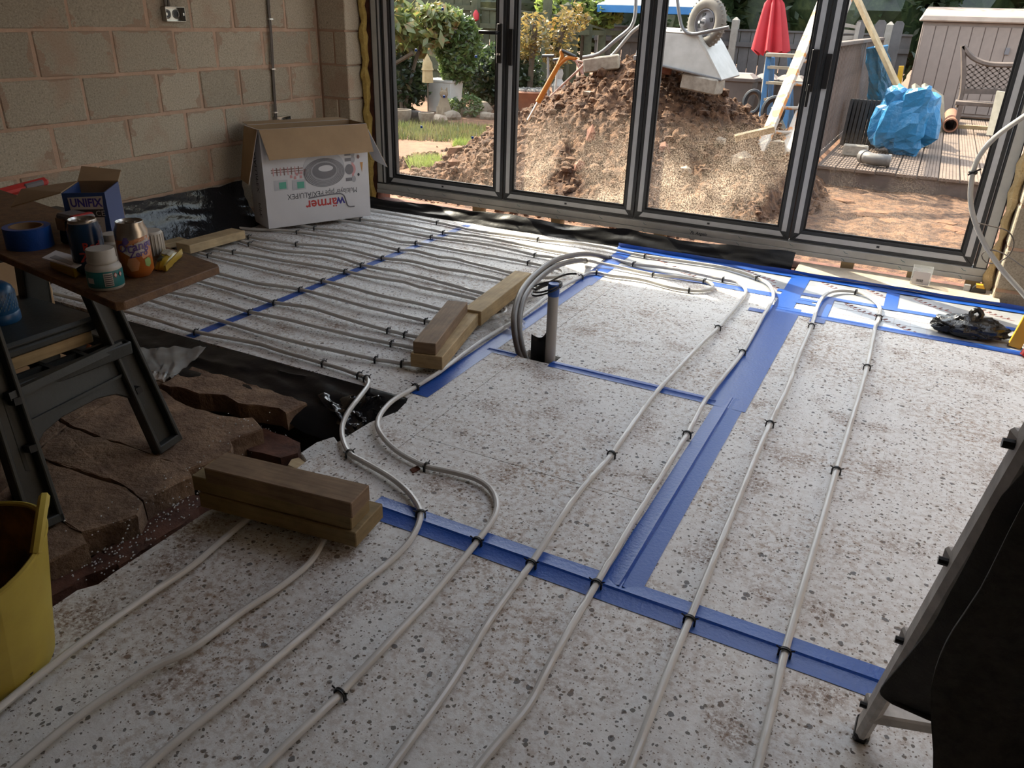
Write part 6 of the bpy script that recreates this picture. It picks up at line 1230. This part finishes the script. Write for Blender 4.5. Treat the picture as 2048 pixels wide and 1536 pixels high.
mb = MB(); mb.xf = Matrix.Translation((0.035, 13.05, 0.105)) @ Matrix.Rotation(R(-90), 4, 'X'); mb.lathe([(0.095, 0.0), (0.095, 1.6), (0.078, 1.6), (0.078, 0.0), (0.095, 0.0)], (0, 0, 0), 26, cap=False); mb.build('drain_pipe', 'terracotta', None, 'second terracotta drain pipe half hidden by the leaning slab', 'drain pipe')
M('slab_pale', (0.36, 0.31, 0.23), (0.28, 0.24, 0.17), 0.85, 9)
for k, (x, lab) in enumerate(((-0.06, 'pale stone slab leaning on the drain pipes, nearer the blue bundle'), (0.06, 'pale stone slab leaning over the drain pipes'))):
    MB().beam((x, 12.7+0.2*k, 0.02), (x-0.16, 13.2+0.2*k, 0.52), 0.42, 0.06, (0.6, 0, 1)).build('stone_slab', 'slab_pale', None, lab, 'slab', bevel=0.008)
brickbat(-0.30, 12.6, 0.002, 0.35, 0.25, 0.28, 10, 0, 'slab_pale', 'square pale block behind the blue tarpaulin bundle', 'stone_block')
brickbat(-0.05, 11.3, 0.002, 0.10, 0.5, 0.30, 4, 0, 'slab_pale', 'narrow pale slab edge beside the tarpaulin bundle', 'stone_block')
yl = thing('long_level', (-0.486, 12.000, 0.701), 'yellow stake standing between the pole and the shed', 'stake'); MB().beam(((-0.464, 12.200, 0.505)[0], 12.2, 0.0), (-0.526, 12.200, 0.862), 0.05, 0.06).build('stake_body', 'yellow_tool', yl)
MB().beam((0.313, 13.695, 0.020), (0.804, 13.752, 0.020), 0.06, 0.06).build('deck_batten', 'timber_pale', None, 'pale batten lying across the decking by the drain pipe', 'batten')
wp_ = [Vector(p) for p in ((0.681, 12.600, 0.047), (0.681, 13.000, 0.580), (0.796, 13.000, 0.568), (0.817, 12.600, 0.046))]
MB().extr(wp_, (0.02, 0.10, 0)).build('white_board', 'slab_pale', None, 'whitish board standing on edge at the right of the decking', 'board')
# bench with lattice back
bn = thing('garden_bench', (0.9, 13.5, 0.0), 'weathered garden bench with a lattice back at the right', 'bench')
YB_ = 13.4
top = smooth_path([(0.145, 13.400, 1.113), (0.299, 13.400, 0.972), (0.521, 13.400, 0.898), (0.894, 13.400, 0.904), (1.358, 13.400, 0.915)], 0.06)
MB().tube(top, 0.035, 6).build('top_rail', 'rail_wood', bn); MB().beam((0.302, 13.400, 0.531), (1.453, 13.400, 0.579), 0.05, 0.07).build('bottom_rail', 'rail_wood', bn)
MB().tube(smooth_path([(0.145, 13.400, 1.113), (0.228, 13.400, 0.805), (0.282, 13.400, 0.510), (0.275, 13.400, 0.307)], 0.05), 0.035, 6).build('end_post', 'rail_wood', bn)
b0_, b1_ = Vector((0.228, 13.430, 0.883)), Vector((0.312, 13.430, 0.544))
for i in range(22):
    x = b0_.x-0.35+0.085*i
    for sgn in (1, -1):
        xa, xb = x, x+0.42*sgn
        xa, xb = (x, x+0.42) if sgn > 0 else (x+0.42, x)
        p0, p1 = Vector((xa, 13.43, b1_.z)), Vector((xb, 13.43, b0_.z))
        lo_x = b0_.x
        if min(p0.x, p1.x) < lo_x:
            t = (lo_x-p0.x)/(p1.x-p0.x)
            if sgn > 0: p0 = p0.lerp(p1, min(max(t, 0), 1))
            else: p1 = p0.lerp(p1, min(max(t, 0), 1))
        if (p1-p0).length > 0.03: MB().beam(p0, p1, 0.012, 0.016).build('lattice_slat', 'rail_wood', bn)
MB().box(b0_.x, b0_.x+2, 13.1, 13.45, 0.36, 0.41).build('seat', 'rail_wood', bn, bevel=0.004)
for x in (b0_.x+.05, b0_.x+1.9): MB().box(x, x+.06, 13.1, 13.16, 0, 0.36).build('leg', 'rail_wood', bn)
# storage shed
M('shed_beige', (0.27, 0.215, 0.185), (0.23, 0.18, 0.155), 0.6, 5); M('shed_roof', (0.38, 0.29, 0.23), None, 0.6, 5)
s_tl, s_bl = Vector((-0.534, 15.600, 1.428)), Vector((-0.520, 15.600, 0.161)); SH0 = s_bl.x; sz1 = s_tl.z
shd = thing('storage_shed', (SH0+1.2, 16.2, 0), 'low beige plastic storage shed with plank pattern doors', 'shed')
MB().box(SH0+0.02, SH0+2.6, 15.62, 16.8, 0.0, sz1).build('shed_body', 'shed_beige', shd, bevel=0.01)
for i in range(14):
    MB().box(SH0+0.05+0.18*i, SH0+0.05+0.18*i+0.168, 15.60, 15.62, 0.05, sz1-0.06).build('shed_plank', 'shed_beige', shd, bevel=0.004)
MB().hexa([(SH0-.05, 15.5, sz1), (SH0+2.7, 15.5, sz1), (SH0+2.7, 16.9, sz1+.02), (SH0-.05, 16.9, sz1+.02)], [(SH0, 15.54, sz1+.10), (SH0+2.65, 15.54, sz1+.10), (SH0+2.65, 16.8, sz1+.24), (SH0, 16.8, sz1+.24)]).build('shed_lid', 'shed_roof', shd, bevel=0.02)
MB().box(SH0+1.30, SH0+1.36, 15.57, 15.60, sz1-.45, sz1-.35).build('door_handle', 'ink_dgrey', shd)
# posts and leaning white pallet behind the railing
for p, lab in (((-1.419, 15.200, 1.415), 'grey round topped post behind the leaning timber'), ((-1.115, 15.200, 1.424), 'grey round topped post left of the shed, middle one'), ((-0.843, 15.200, 1.417), 'grey round topped post nearest the shed')):
    MB().extr([(p[0]-.07, 15.2, -.1), (p[0]+.07, 15.2, -.1), (p[0]+.09, 15.2, p[2]-.04), (p[0]+.05, 15.2, p[2]), (p[0]-.03, 15.2, p[2]), (p[0]-.07, 15.2, p[2]-.06)], (0, 0.06, 0)).build('fence_post', 'fence_grey', None, lab, 'post', 'round topped posts by the shed')
P = [Vector(p) for p in ((-1.522, 13.500, 1.113), (-1.542, 13.500, 1.424), (-1.280, 13.500, 1.364), (-1.304, 13.500, 1.148))]
wpal = thing('white_chair', P[0], 'white slatted garden chair back showing over the railing', 'chair'); 
for t0, t1 in ((0, .22), (.34, .52), (.64, .82)): MB().extr([P[0].lerp(P[1], t0), P[3].lerp(P[2], t0), P[3].lerp(P[2], t1), P[0].lerp(P[1], t1)], (0, 0.05, 0)).build('slat', 'post_conc', wpal)
for a, b in ((0, 1), (3, 2)): MB().beam(Vector((P[a].x, P[a].y, -0.11)), P[b]+Vector((0, 0, .02)), 0.07, 0.05).build('upright', 'post_conc', wpal)
# ---- white ladder with orange paint, blue stepladder
M('ladder_white', (0.42, 0.38, 0.33), (0.50, 0.20, 0.05), 0.7, 7, lo=0.50, hi=0.54)
a, b = Vector((-1.293, 7.350, 0.327)), Vector((-1.226, 8.550, 1.275)); dd = b-a; off2 = Vector((0.20, 0.10, 0.0))
wlad = thing('wooden_ladder', a, 'white wooden ladder streaked with orange paint leaning at the right of the heap', 'ladder')
MB().beam(a-dd*0.05, a+dd*1.35, 0.045, 0.10, (1, -0.5, 0)).build('stile', 'ladder_white', wlad, bevel=0.004); MB().beam(a-dd*0.05+off2, a+dd*1.35+off2, 0.045, 0.10, (1, -0.5, 0)).build('stile', 'ladder_white', wlad, bevel=0.004)
for t in (0.12, 0.32, 0.52, 0.72, 0.92, 1.12): MB().tube([a+dd*t, a+dd*t+off2], 0.016, 7).build('rung', 'ladder_white', wlad)
M('step_blue', (0.05, 0.17, 0.36), (0.04, 0.14, 0.30), 0.5, 6)
bs_ = thing('blue_stepladder', (-1.713, 10.200, 0.381), 'light blue stepladder standing behind the heap below the red parasol', 'ladder')
for a, b in (((-1.860, 10.200, 0.341), (-1.883, 10.200, 0.973)), ((-1.555, 10.100, 0.316), (-1.600, 10.200, 0.986)), ((-1.628, 10.900, 0.301), (-1.693, 10.500, 0.974)), ((-1.898, 10.900, 0.342), (-1.897, 10.500, 0.965))):
    a, b = Vector(a), Vector(b); MB().beam(a+(a-b)*((a.z+0.12)/(b.z-a.z)), b, 0.055, 0.05, (0, 1, 0)).build('leg', 'step_blue', bs_, bevel=0.004)
MB().beam((-1.909, 10.200, 0.988), (-1.566, 10.200, 0.988), 0.16, 0.04).build('top_step', 'slab_pale', bs_, bevel=0.004)
for yy in (135, 165, 198): pass
MB().beam((-1.874, 10.200, 0.853), (-1.587, 10.200, 0.852), 0.09, 0.03).build('step', 'slab_pale', bs_); MB().beam((-1.863, 10.200, 0.682), (-1.579, 10.200, 0.682), 0.09, 0.03).build('step', 'slab_pale', bs_); MB().beam((-1.856, 10.200, 0.496), (-1.570, 10.200, 0.499), 0.09, 0.03).build('step', 'slab_pale', bs_)
# ---- red closed parasol, planters, vase
M('parasol_red', (0.50, 0.025, 0.035), (0.40, 0.018, 0.025), 0.6, 4)
pb_, ptp = Vector((-2.171, 11.800, 0.957)), Vector((-2.233, 11.800, 1.782)); ps = thing('red_parasol', (pb_.x, 11.8, 0.0), 'closed red garden parasol beyond the heap', 'parasol')
def para(u, v):
    a = 2*math.pi*u; r = (0.045+0.16*v**0.8)*(1+0.28*math.cos(8*a))*(0.8 if 0.20 < v < 0.26 else 1); p = ptp.lerp(pb_, v)
    return p + Vector((r*math.cos(a), r*math.sin(a), 0.04*math.cos(8*a)*v))
MB().grid(para, 48, 18).build('canopy', 'parasol_red', ps); MB().tube([(pb_.x, 11.8, 0), ptp+Vector((0, 0, .1))], 0.024, 9).build('pole', 'post_conc', ps)
M('planter_grey', (0.085, 0.075, 0.068), (0.065, 0.057, 0.052), 0.8, 6)
for (a, b, Yd, lab) in (((-2.819, 12.200, 0.624), (-2.420, 12.200, 0.204), 12.2, 'square grey planter to the right of the heap'), ((-2.551, 12.800, 0.598), (-2.204, 12.800, 0.245), 12.8, 'grey box planter behind the blue stepladder'), ((-2.251, 12.900, 0.589), (-1.823, 12.900, 0.264), 12.9, 'grey box planter by the deck railing')):
    x0, x1, zt = a[0], b[0], a[2]; o = thing('planter', ((x0+x1)/2, Yd+.2, -0.1), lab, 'planter', 'grey planters'); w = x1-x0
    MB().hexa([(x0+.04, Yd+.04, -.1), (x1-.04, Yd+.04, -.1), (x1-.04, Yd+w, -.1), (x0+.04, Yd+w, -.1)], [(x0, Yd, zt-.08), (x1, Yd, zt-.08), (x1, Yd+w, zt-.08), (x0, Yd+w, zt-.08)]).build('planter_body', 'planter_grey', o)
    MB().box(x0-.03, x1+.03, Yd-.03, Yd+w+.03, zt-.08, zt-.03).build('planter_rim', 'planter_grey', o, bevel=0.006); MB().hexa([(x0, Yd, zt-.03), (x1, Yd, zt-.03), (x1, Yd+w, zt-.03), (x0, Yd+w, zt-.03)], [(x0+.08, Yd+.08, zt+.03), (x1-.08, Yd+.08, zt+.03), (x1-.08, Yd+w-.08, zt+.03), (x0+.08, Yd+w-.08, zt+.03)]).build('planter_lid', 'shed_beige', o)
vp = Vector((-1.574, 9.600, 0.407)); M('vase_grey', (0.20, 0.20, 0.17), (0.15, 0.15, 0.13), 0.6, 8)
vp.z = gz(vp.x, vp.y)+0.2; MB().lathe([(0.06, -0.2), (0.13, 0.0), (0.12, 0.14), (0.06, 0.24), (0.055, 0.32), (0.085, 0.36), (0.07, 0.36), (0.04, 0.3)], vp, 24, cap=False).build('garden_vase', 'vase_grey', None, 'pale grey vase with a narrow neck behind the white ladder', 'vase')
for p, lab in (((-2.050, 10.500, 0.421), 'small black wheel left of the blue stepladder'), ((-1.581, 9.300, 0.452), 'black wheel in front of the grey vase')):
    p = Vector(p); MB().tube([p+Vector((0.10*math.cos(t), 0.02*math.sin(t*1), 0.13*math.sin(t))) for t in [i*math.pi/10 for i in range(20)]], 0.032, 8, closed=True).build('trolley_wheel', 'black_plastic', None, lab, 'wheel')

# ---- fences
def fence(name, label, x0, x1, y, z0, tops, mat, pw, posts, pmat, y1=None):
    o = thing(name, ((x0+x1)/2, y, z0), label, 'fence'); n = max(1, round((x1-x0)/pw)); y1 = y if y1 is None else y1
    for i in range(n):
        xa = x0+(x1-x0)*i/n; xb = x0+(x1-x0)*(i+1)/n; t = (i+.5)/n; yy = y+(y1-y)*t; zt = tops[0]+(tops[1]-tops[0])*t
        MB().box(xa+.006, xb-.006, yy+0.012*(i % 2), yy+.02+0.012*(i % 2), z0, zt).build('fence_board', mat, o)
    for zz in (z0+0.25*(tops[0]-z0), z0+0.8*(tops[0]-z0)): MB().hexa([(x0, y-.04, zz), (x1, y1-.04, zz), (x1, y1, zz), (x0, y, zz)], [(x0, y-.04, zz+.08), (x1, y1-.04, zz+.08), (x1, y1, zz+.08), (x0, y, zz+.08)]).build('fence_rail', mat, o)
    MB().hexa([(x0, y-.03, tops[0]), (x1, y1-.03, tops[1]), (x1, y1+.05, tops[1]), (x0, y+.05, tops[0])], [(x0, y-.03, tops[0]+.03), (x1, y1-.03, tops[1]+.03), (x1, y1+.05, tops[1]+.03), (x0, y+.05, tops[0]+.03)]).build('fence_cap', mat, o)
    for (px, pt) in posts:
        t = (px-x0)/(x1-x0); yy = y+(y1-y)*t; mb = MB().box(px-.06, px+.06, yy-.08, yy+.04, z0, pt); mb.hexa([(px-.06, yy-.08, pt), (px+.06, yy-.08, pt), (px+.06, yy+.04, pt), (px-.06, yy+.04, pt)], [(px-.01, yy-.03, pt+.05), (px+.01, yy-.03, pt+.05), (px+.01, yy-.01, pt+.05), (px-.01, yy-.01, pt+.05)]); mb.build('fence_post', pmat, o)
    return o
fence('board_fence', 'tall green stained board fence behind the shrub', -12.0, -7.55, 13.2, -0.1, (1.75, 1.75), 'fence_green', 0.17, [(-11.9, 1.85), (-9.8, 1.85), (-7.6, 1.9)], 'fence_green')
fence('board_fence', 'lower green board fence between the shrub and the golden tree', -7.5, -6.15, 13.2, -0.1, (1.40, 1.34), 'fence_green', 0.16, [(-6.2, 1.6)], 'fence_green')
fence('board_fence', 'green board fence behind the golden leaved tree', -6.1, -5.35, 13.2, -0.1, (1.33, 1.05), 'fence_green', 0.15, [(-5.95, 1.5)], 'fence_green', 14.6)
fence('panel_fence', 'long grey board fence with pale concrete posts at the end of the garden', -6.4, -0.62, 15.9, -0.1, (1.17, 1.19), 'fence_grey', 0.19, [(-6.25, 1.32), (-3.62, 1.36), (-1.0, 1.36)], 'post_conc')

# ---- foliage
def leaf_quads(mb, c, rad, n, size, rr, shell=0.55, squash=1.0, droop=0.0):
    for i in range(n):
        d = Vector((rr.gauss(0, 1), rr.gauss(0, 1), rr.gauss(0, 1))).normalized(); r = shell + (1-shell)*rr.random()**0.5
        lump_ = 1+0.25*n3(d.x*2.3+c[0], d.y*2.3, d.z*2.3)
        p = Vector(c) + Vector((d.x*rad[0], d.y*rad[1], d.z*rad[2]))*r*lump_
        a = Vector((rr.gauss(0, 1), rr.gauss(0, 1), rr.gauss(0, .6)-droop)).normalized(); b = a.orthogonal().normalized(); b = (Matrix.Rotation(rr.random()*6.28, 3, a) @ b); s = size*rr.uniform(0.6, 1.3)
        i0 = mb.pt(p-a*s); i1 = mb.pt(p+b*s*0.42*squash+a*s*.1); i2 = mb.pt(p+a*s); i3 = mb.pt(p-b*s*0.42*squash+a*s*.1); mb.face((i0, i1, i2, i3))
def plant(name, label, cat, base, blobs, mat, size, seed, stems=(), group=None, n=900, core=True, **k):
    o = thing(name, base, label, cat, group); rr = random.Random(seed); mb = MB()
    for (c, rad) in blobs: leaf_quads(mb, c, rad, n, size, rr, **k)
    mb.build('foliage', mat, o, kind='stuff')
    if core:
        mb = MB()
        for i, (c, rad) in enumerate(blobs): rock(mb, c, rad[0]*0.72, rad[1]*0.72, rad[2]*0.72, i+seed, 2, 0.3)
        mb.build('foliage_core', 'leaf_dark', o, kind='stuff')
    for st in stems: MB().tube(smooth_path(st, 0.1), [0.03]*len(smooth_path(st, 0.1)) if cat == 'shrub' else 0.05, 6).build('stem', 'bark', o)
    return o
TG = 'dark trees beyond the end fence'
TT = [(-13.5, 19, 2.6, 'tall dark tree beyond the fence at the far left'), (-10.2, 20, 2.8, 'dark leafy tree showing above the tall green fence'), (-7.6, 19.5, 2.4, 'dark tree behind the golden leaved sapling'), (-5.2, 18.4, 1.6, 'dark bush under the blue parasol'), (-3.6, 20, 2.6, 'dark tree behind the upturned wheelbarrow'), (-1.9, 19, 2.3, 'dark tree behind the closed red parasol'), (0.0, 20.5, 2.6, 'dark tree above the leaning timber'), (2.2, 21, 2.3, 'dark tree over the storage shed'), (4.8, 20, 2.4, 'dark tree beyond the right end of the shed')]
for i, (x, y, r, lab) in enumerate(TT):
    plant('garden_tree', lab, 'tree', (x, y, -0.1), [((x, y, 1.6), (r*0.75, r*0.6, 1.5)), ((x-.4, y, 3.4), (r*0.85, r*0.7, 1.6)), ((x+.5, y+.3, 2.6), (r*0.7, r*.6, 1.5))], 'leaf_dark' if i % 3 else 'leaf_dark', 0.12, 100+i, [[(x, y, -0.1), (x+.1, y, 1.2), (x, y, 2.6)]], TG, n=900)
# the big laurel-like shrub by the left pane
sx, sy = -7.35, 10.6
plant('laurel_shrub', 'tall shrub with long green and reddish leaves behind the first door leaf', 'shrub', (sx, sy, -0.1), [((-7.55, 10.4, 1.05), (0.55, 0.45, 0.38)), ((-7.1, 10.6, 1.1), (0.45, 0.4, 0.35)), ((-7.75, 10.5, 1.42), (0.45, 0.4, 0.28)), ((-6.9, 10.9, 1.20), (0.30, 0.3, 0.25))], 'leaf_laurel', 0.105, 5, [[(-7.3, 10.4, -0.1), (-7.35, 10.4, 0.4), (-7.6, 10.4, 1.0)], [(-7.3, 10.45, -0.1), (-7.15, 10.5, 0.5), (-7.0, 10.6, 1.05)], [(-7.9, 10.2, 0.0), (-7.6, 10.2, 0.42), (-7.0, 10.3, 0.78)]], n=330, core=False, shell=0.35, droop=0.5)
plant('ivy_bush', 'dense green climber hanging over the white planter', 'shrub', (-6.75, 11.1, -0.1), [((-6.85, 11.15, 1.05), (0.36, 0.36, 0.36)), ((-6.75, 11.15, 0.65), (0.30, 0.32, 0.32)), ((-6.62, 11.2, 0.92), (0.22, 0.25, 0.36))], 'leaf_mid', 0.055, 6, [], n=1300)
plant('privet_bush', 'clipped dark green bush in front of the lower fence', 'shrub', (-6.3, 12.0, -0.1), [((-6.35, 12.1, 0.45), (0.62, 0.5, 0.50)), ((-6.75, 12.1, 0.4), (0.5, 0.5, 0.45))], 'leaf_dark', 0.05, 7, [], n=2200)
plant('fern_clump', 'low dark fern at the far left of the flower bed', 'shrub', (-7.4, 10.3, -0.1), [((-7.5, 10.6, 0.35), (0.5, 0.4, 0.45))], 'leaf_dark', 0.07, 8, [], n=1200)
plant('golden_sapling', 'slender young tree with golden orange leaves in a terracotta bowl', 'tree', (-5.8, 11.9, -0.1), [((-5.85, 11.9, 1.12), (0.32, 0.3, 0.30)), ((-5.45, 12.0, 1.02), (0.36, 0.3, 0.28)), ((-5.2, 12.0, 1.30), (0.26, 0.25, 0.22)), ((-5.95, 11.9, 0.85), (0.22, 0.22, 0.22)), ((-5.4, 11.9, 0.75), (0.22, 0.2, 0.2))], 'leaf_gold', 0.05, 9, [[(-5.85, 11.9, 0.1), (-5.84, 11.9, 0.6), (-5.8, 11.9, 1.2)], [(-5.6, 11.9, 0.1), (-5.5, 11.95, 0.6), (-5.35, 12.0, 1.2)]], n=230, core=False, shell=0.2)
plant('lime_bush', 'bright lime green bush above the green fence', 'shrub', (-6.0, 14.2, -0.1), [((-6.35, 14.3, 1.45), (0.55, 0.5, 0.36)), ((-5.75, 14.4, 1.40), (0.45, 0.4, 0.30))], 'leaf_lime', 0.08, 10, [[(-6.0, 14.3, -.1), (-6.0, 14.3, 1.3)]], n=800)
plant('small_bush', 'small grey green plant in front of the white planter', 'shrub', (-6.35, 10.7, -0.1), [((-6.3, 10.8, 0.05), (0.18, 0.18, 0.18)), ((-6.55, 10.7, 0.0), (0.16, 0.15, 0.16))], 'leaf_mid', 0.035, 12, [], n=500, core=False)
# ---- pots and ornaments
M('white_pot', (0.50, 0.49, 0.46), (0.44, 0.42, 0.39), 0.6, 5); M('straw', (0.42, 0.32, 0.17), (0.34, 0.25, 0.12), 0.85, 12)
a, b = Vector((-7.044, 10.900, 0.375)), Vector((-6.737, 10.900, -0.075)); x0, x1 = a.x, b.x+.0
wpt = thing('white_planter', ((x0+x1)/2, 11.1, -.1), 'tall white square planter under the green climber', 'planter')
MB().hexa([(x0-.12, 10.92, -.1), (x1-.02, 10.92, -.1), (x1-.02, 11.25, -.1), (x0-.12, 11.25, -.1)], [(x0-.16, 10.9, a.z), (x1+.02, 10.9, a.z), (x1+.02, 11.28, a.z), (x0-.16, 11.28, a.z)]).build('planter_body', 'white_pot', wpt, bevel=0.01)
MB().box(x0-.17, x1+.03, 10.89, 11.29, a.z-.03, a.z+.01).build('planter_rim', 'white_pot', wpt, bevel=0.006)
c = Vector((-6.534, 10.400, -0.033)); c.z = gz(c.x, c.y); ct = thing('cat_statue', c, 'seated stone cat statue in front of the white planter', 'statue')
M('cat_stone', (0.26, 0.20, 0.13), (0.20, 0.15, 0.10), 0.85, 9)
mb = MB(); mb.lathe([(0.0, 0), (0.10, 0.005), (0.115, 0.05), (0.105, 0.12), (0.08, 0.20), (0.06, 0.26), (0.05, 0.29), (0.0, 0.30)], c, 18, cap=False); mb.build('cat_body', 'cat_stone', ct)
mb = MB(); rock(mb, c+Vector((0.02, -0.03, 0.335)), 0.062, 0.06, 0.055, 1, 2, 0.05); mb.build('cat_head', 'cat_stone', ct)
for s_ in (-1, 1): MB().extr([c+Vector((0.02+s_*.02, -.03, .375)), c+Vector((0.02+s_*.055, -.03, .365)), c+Vector((0.02+s_*.048, -.03, .425))], (0, .02, 0)).build('cat_ear', 'cat_stone', ct); MB().tube([c+Vector((s_*.05, -.07, .15)), c+Vector((s_*.045, -.11, .02))], [0.03, 0.028], 8).build('cat_leg', 'cat_stone', ct)
c = Vector((-6.684, 10.200, 0.182)); lt = thing('bird_house', (c.x, 10.2, gz(c.x, 10.2)), 'straw coloured pagoda bird house on a thin pole', 'bird house'); z1 = (-6.679, 10.200, 0.397)[2]; z2 = (-6.676, 10.200, 0.567)[2]; z3 = (-6.672, 10.200, 0.755)[2]
MB().lathe([(0.085, 0), (0.075, z2-z1), (0.0, z2-z1)], (c.x, 10.2, z1), 8, cap=False).build('house_body', 'straw', lt); MB().lathe([(0.09, 0), (0.075, 0.04), (0.07, (z3-z2)*.5), (0.02, (z3-z2)), (0.0, (z3-z2)+.03)], (c.x, 10.2, z2), 12, cap=False).build('house_roof', 'straw', lt)
MB().tube([(c.x, 10.2, gz(c.x, 10.2)), (c.x, 10.2, z1)], 0.012, 6).build('pole', 'bark', lt)
for i, (p, m_, r_, lab) in enumerate((((-6.584, 9.386, -0.100), 'stone', 0.13, 'pale stone pot at the left edge of the flower bed'), ((-6.534, 9.574, -0.100), 'planter_grey', 0.11, 'mossy grey pot next to the pale stone pot'), ((-6.269, 9.517, -0.100), 'stone', 0.11, 'rounded stone pot below the bird house'))):
    z = gz(p[0], p[1]); MB().lathe([(r_*.75, 0), (r_, r_*1.1), (r_*1.02, r_*1.5), (r_*.85, r_*1.5), (r_*.8, r_*1.2), (0.0, r_*1.2)], (p[0], p[1], z), 18, cap=False).build('garden_pot', m_, None, lab, 'pot', 'small pots along the flower bed')
c = Vector((-5.841, 11.731, 0.000)); c = Vector((-5.72, 11.7, -0.08)); tbw = thing('terracotta_bowl', c, 'terracotta bowl with pebbles behind the first mullion', 'bowl')
MB().lathe([(0.16, 0), (0.22, 0.12), (0.30, 0.30), (0.32, 0.32), (0.30, 0.34), (0.26, 0.31), (0.0, 0.30)], c, 26, cap=False).build('bowl_body', 'terracotta', tbw)
mb = MB()
for i in range(26): rr = random.Random(i); a = rr.random()*6.28; r = 0.24*rr.random()**.5; rock(mb, c+Vector((r*math.cos(a), r*math.sin(a), 0.34)), .045, .04, .035, i, 1)
mb.build('pebbles', 'post_conc', tbw, kind='stuff')
M('statue_white', (0.36, 0.35, 0.32), (0.28, 0.27, 0.25), 0.8, 9)
c = Vector((-5.35, 11.9, -0.08)); mb = MB(); mb.lathe([(0.13, 0), (0.14, 0.1), (0.09, 0.32), (0.11, 0.42), (0.05, 0.52), (0.07, 0.60), (0.05, 0.67), (0.0, 0.69)], c, 16, cap=False); mb.build('garden_figure', 'statue_white', None, 'small whitish garden figure beside the terracotta bowl', 'statue')
EG = 'stones edging the flower bed'
for i, (p, s_, lab) in enumerate((((-6.303, 9.922, -0.100), 0.12, 'rounded pale stone edging the bed under the cat statue'), ((-6.288, 10.242, -0.100), 0.13, 'flat mossy edging stone right of the cat'), ((-6.401, 10.794, -0.100), 0.16, 'large flat edging stone near the first mullion'), ((-6.413, 11.314, -0.100), 0.20, 'broad pale edging stone beside the first mullion'), ((-5.950, 10.698, -0.100), 0.12, 'small edging stone in front of the broad one'), ((-6.055, 12.018, -0.100), 0.16, 'dark edging stone below the terracotta bowl'), ((-7.059, 9.877, -0.100), 0.14, 'edging stone at the far left of the bed'))):
    mb = MB(); rock(mb, (p[0], p[1], gz(p[0], p[1])+s_*.3), s_, s_*.7, s_*.6, i+20, 2, .3); mb.build('edging_stone', 'stone', None, lab, 'stone', EG)
# ---- grass
def blades(n, cx, cy, rx, ry, hgt, seed, w=0.006, lean=0.5):
    mb = MB(); rr = random.Random(seed)
    for i in range(n):
        a = rr.random()*6.28; r = rr.random()**.5; x = cx+rx*r*math.cos(a); y = cy+ry*r*math.sin(a); z = gz(x, y); h = hgt*rr.uniform(.5, 1.2); d = rr.random()*6.28; l_ = lean*h*rr.random(); t = rr.random()*6.28
        dx, dy = w*math.cos(t), w*math.sin(t)
        mb.face([mb.pt((x-dx, y-dy, z-.01)), mb.pt((x+dx, y+dy, z-.01)), mb.pt((x+l_*math.cos(d), y+l_*math.sin(d), z+h))])
    return mb
blades(5500, -6.0, 9.0, 1.3, 0.75, 0.09, 1, 0.009).build('lawn_grass', 'grass_green', None, 'patchy strip of green lawn in front of the flower bed', 'grass', kind='stuff')
blades(2600, (-4.561, 7.051, -0.170)[0], (-4.561, 7.051, -0.170)[1], 0.28, 0.20, 0.13, 2, 0.006, 0.9).build('grass_tuft', 'leaf_lime', None, 'bright lime grass tuft on the sandy ground outside the first leaf', 'grass', kind='stuff')
blades(700, (-4.852, 8.184, -0.170)[0], (-4.852, 8.184, -0.170)[1], 0.16, 0.12, 0.10, 3, 0.006, 0.9).build('grass_tuft', 'leaf_lime', None, 'small pale grass tuft at the left foot of the heap', 'grass', kind='stuff')
# ---- open parasol far away, red peg bag on the fence
M('parasol_blue', (0.03, 0.17, 0.42), None, 0.6, 4); M('parasol_pale', (0.42, 0.52, 0.60), None, 0.6, 4)
pc = Vector((-5.004, 15.000, 1.528)); bpz = thing('blue_parasol', (pc.x, 15.0, -0.1), 'open pale blue parasol with a deep blue edge beyond the heap', 'parasol')
mb = MB(); n_ = 8; rim = [Vector((pc.x+1.15*math.cos(2*math.pi*k/n_+.2), 15.0+1.15*math.sin(2*math.pi*k/n_+.2), pc.z)) for k in range(n_)]; ap = Vector((pc.x, 15.0, pc.z+0.45))
for k in range(n_): MB().extr([rim[k], rim[(k+1) % n_], ap], (0, 0, .008)).build('canopy_panel', 'parasol_pale', bpz); MB().extr([rim[k], rim[(k+1) % n_], rim[(k+1) % n_]-Vector((0, 0, .11)), rim[k]-Vector((0, 0, .11))], (0, 0.006, 0)).build('valance', 'parasol_blue', bpz)
MB().tube([(pc.x, 15.0, -.1), ap], 0.025, 8).build('pole', 'tube_grey', bpz)
c = Vector((-7.560, 13.120, 1.323)); MB().tube([c+Vector((0, 0, .06)), c+Vector((0, 0.03, .16)), c+Vector((0, 0.075, .17))], 0.004, 5).lathe([(0.0, -.12), (0.05, -.09), (0.055, 0.0), (0.02, .06), (0.0, .07)], c, 12, cap=False).build('red_lantern', 'parasol_red', None, 'small red lantern hanging on the green fence', 'lantern')
# greenhouse-like pale panel behind the lower fence
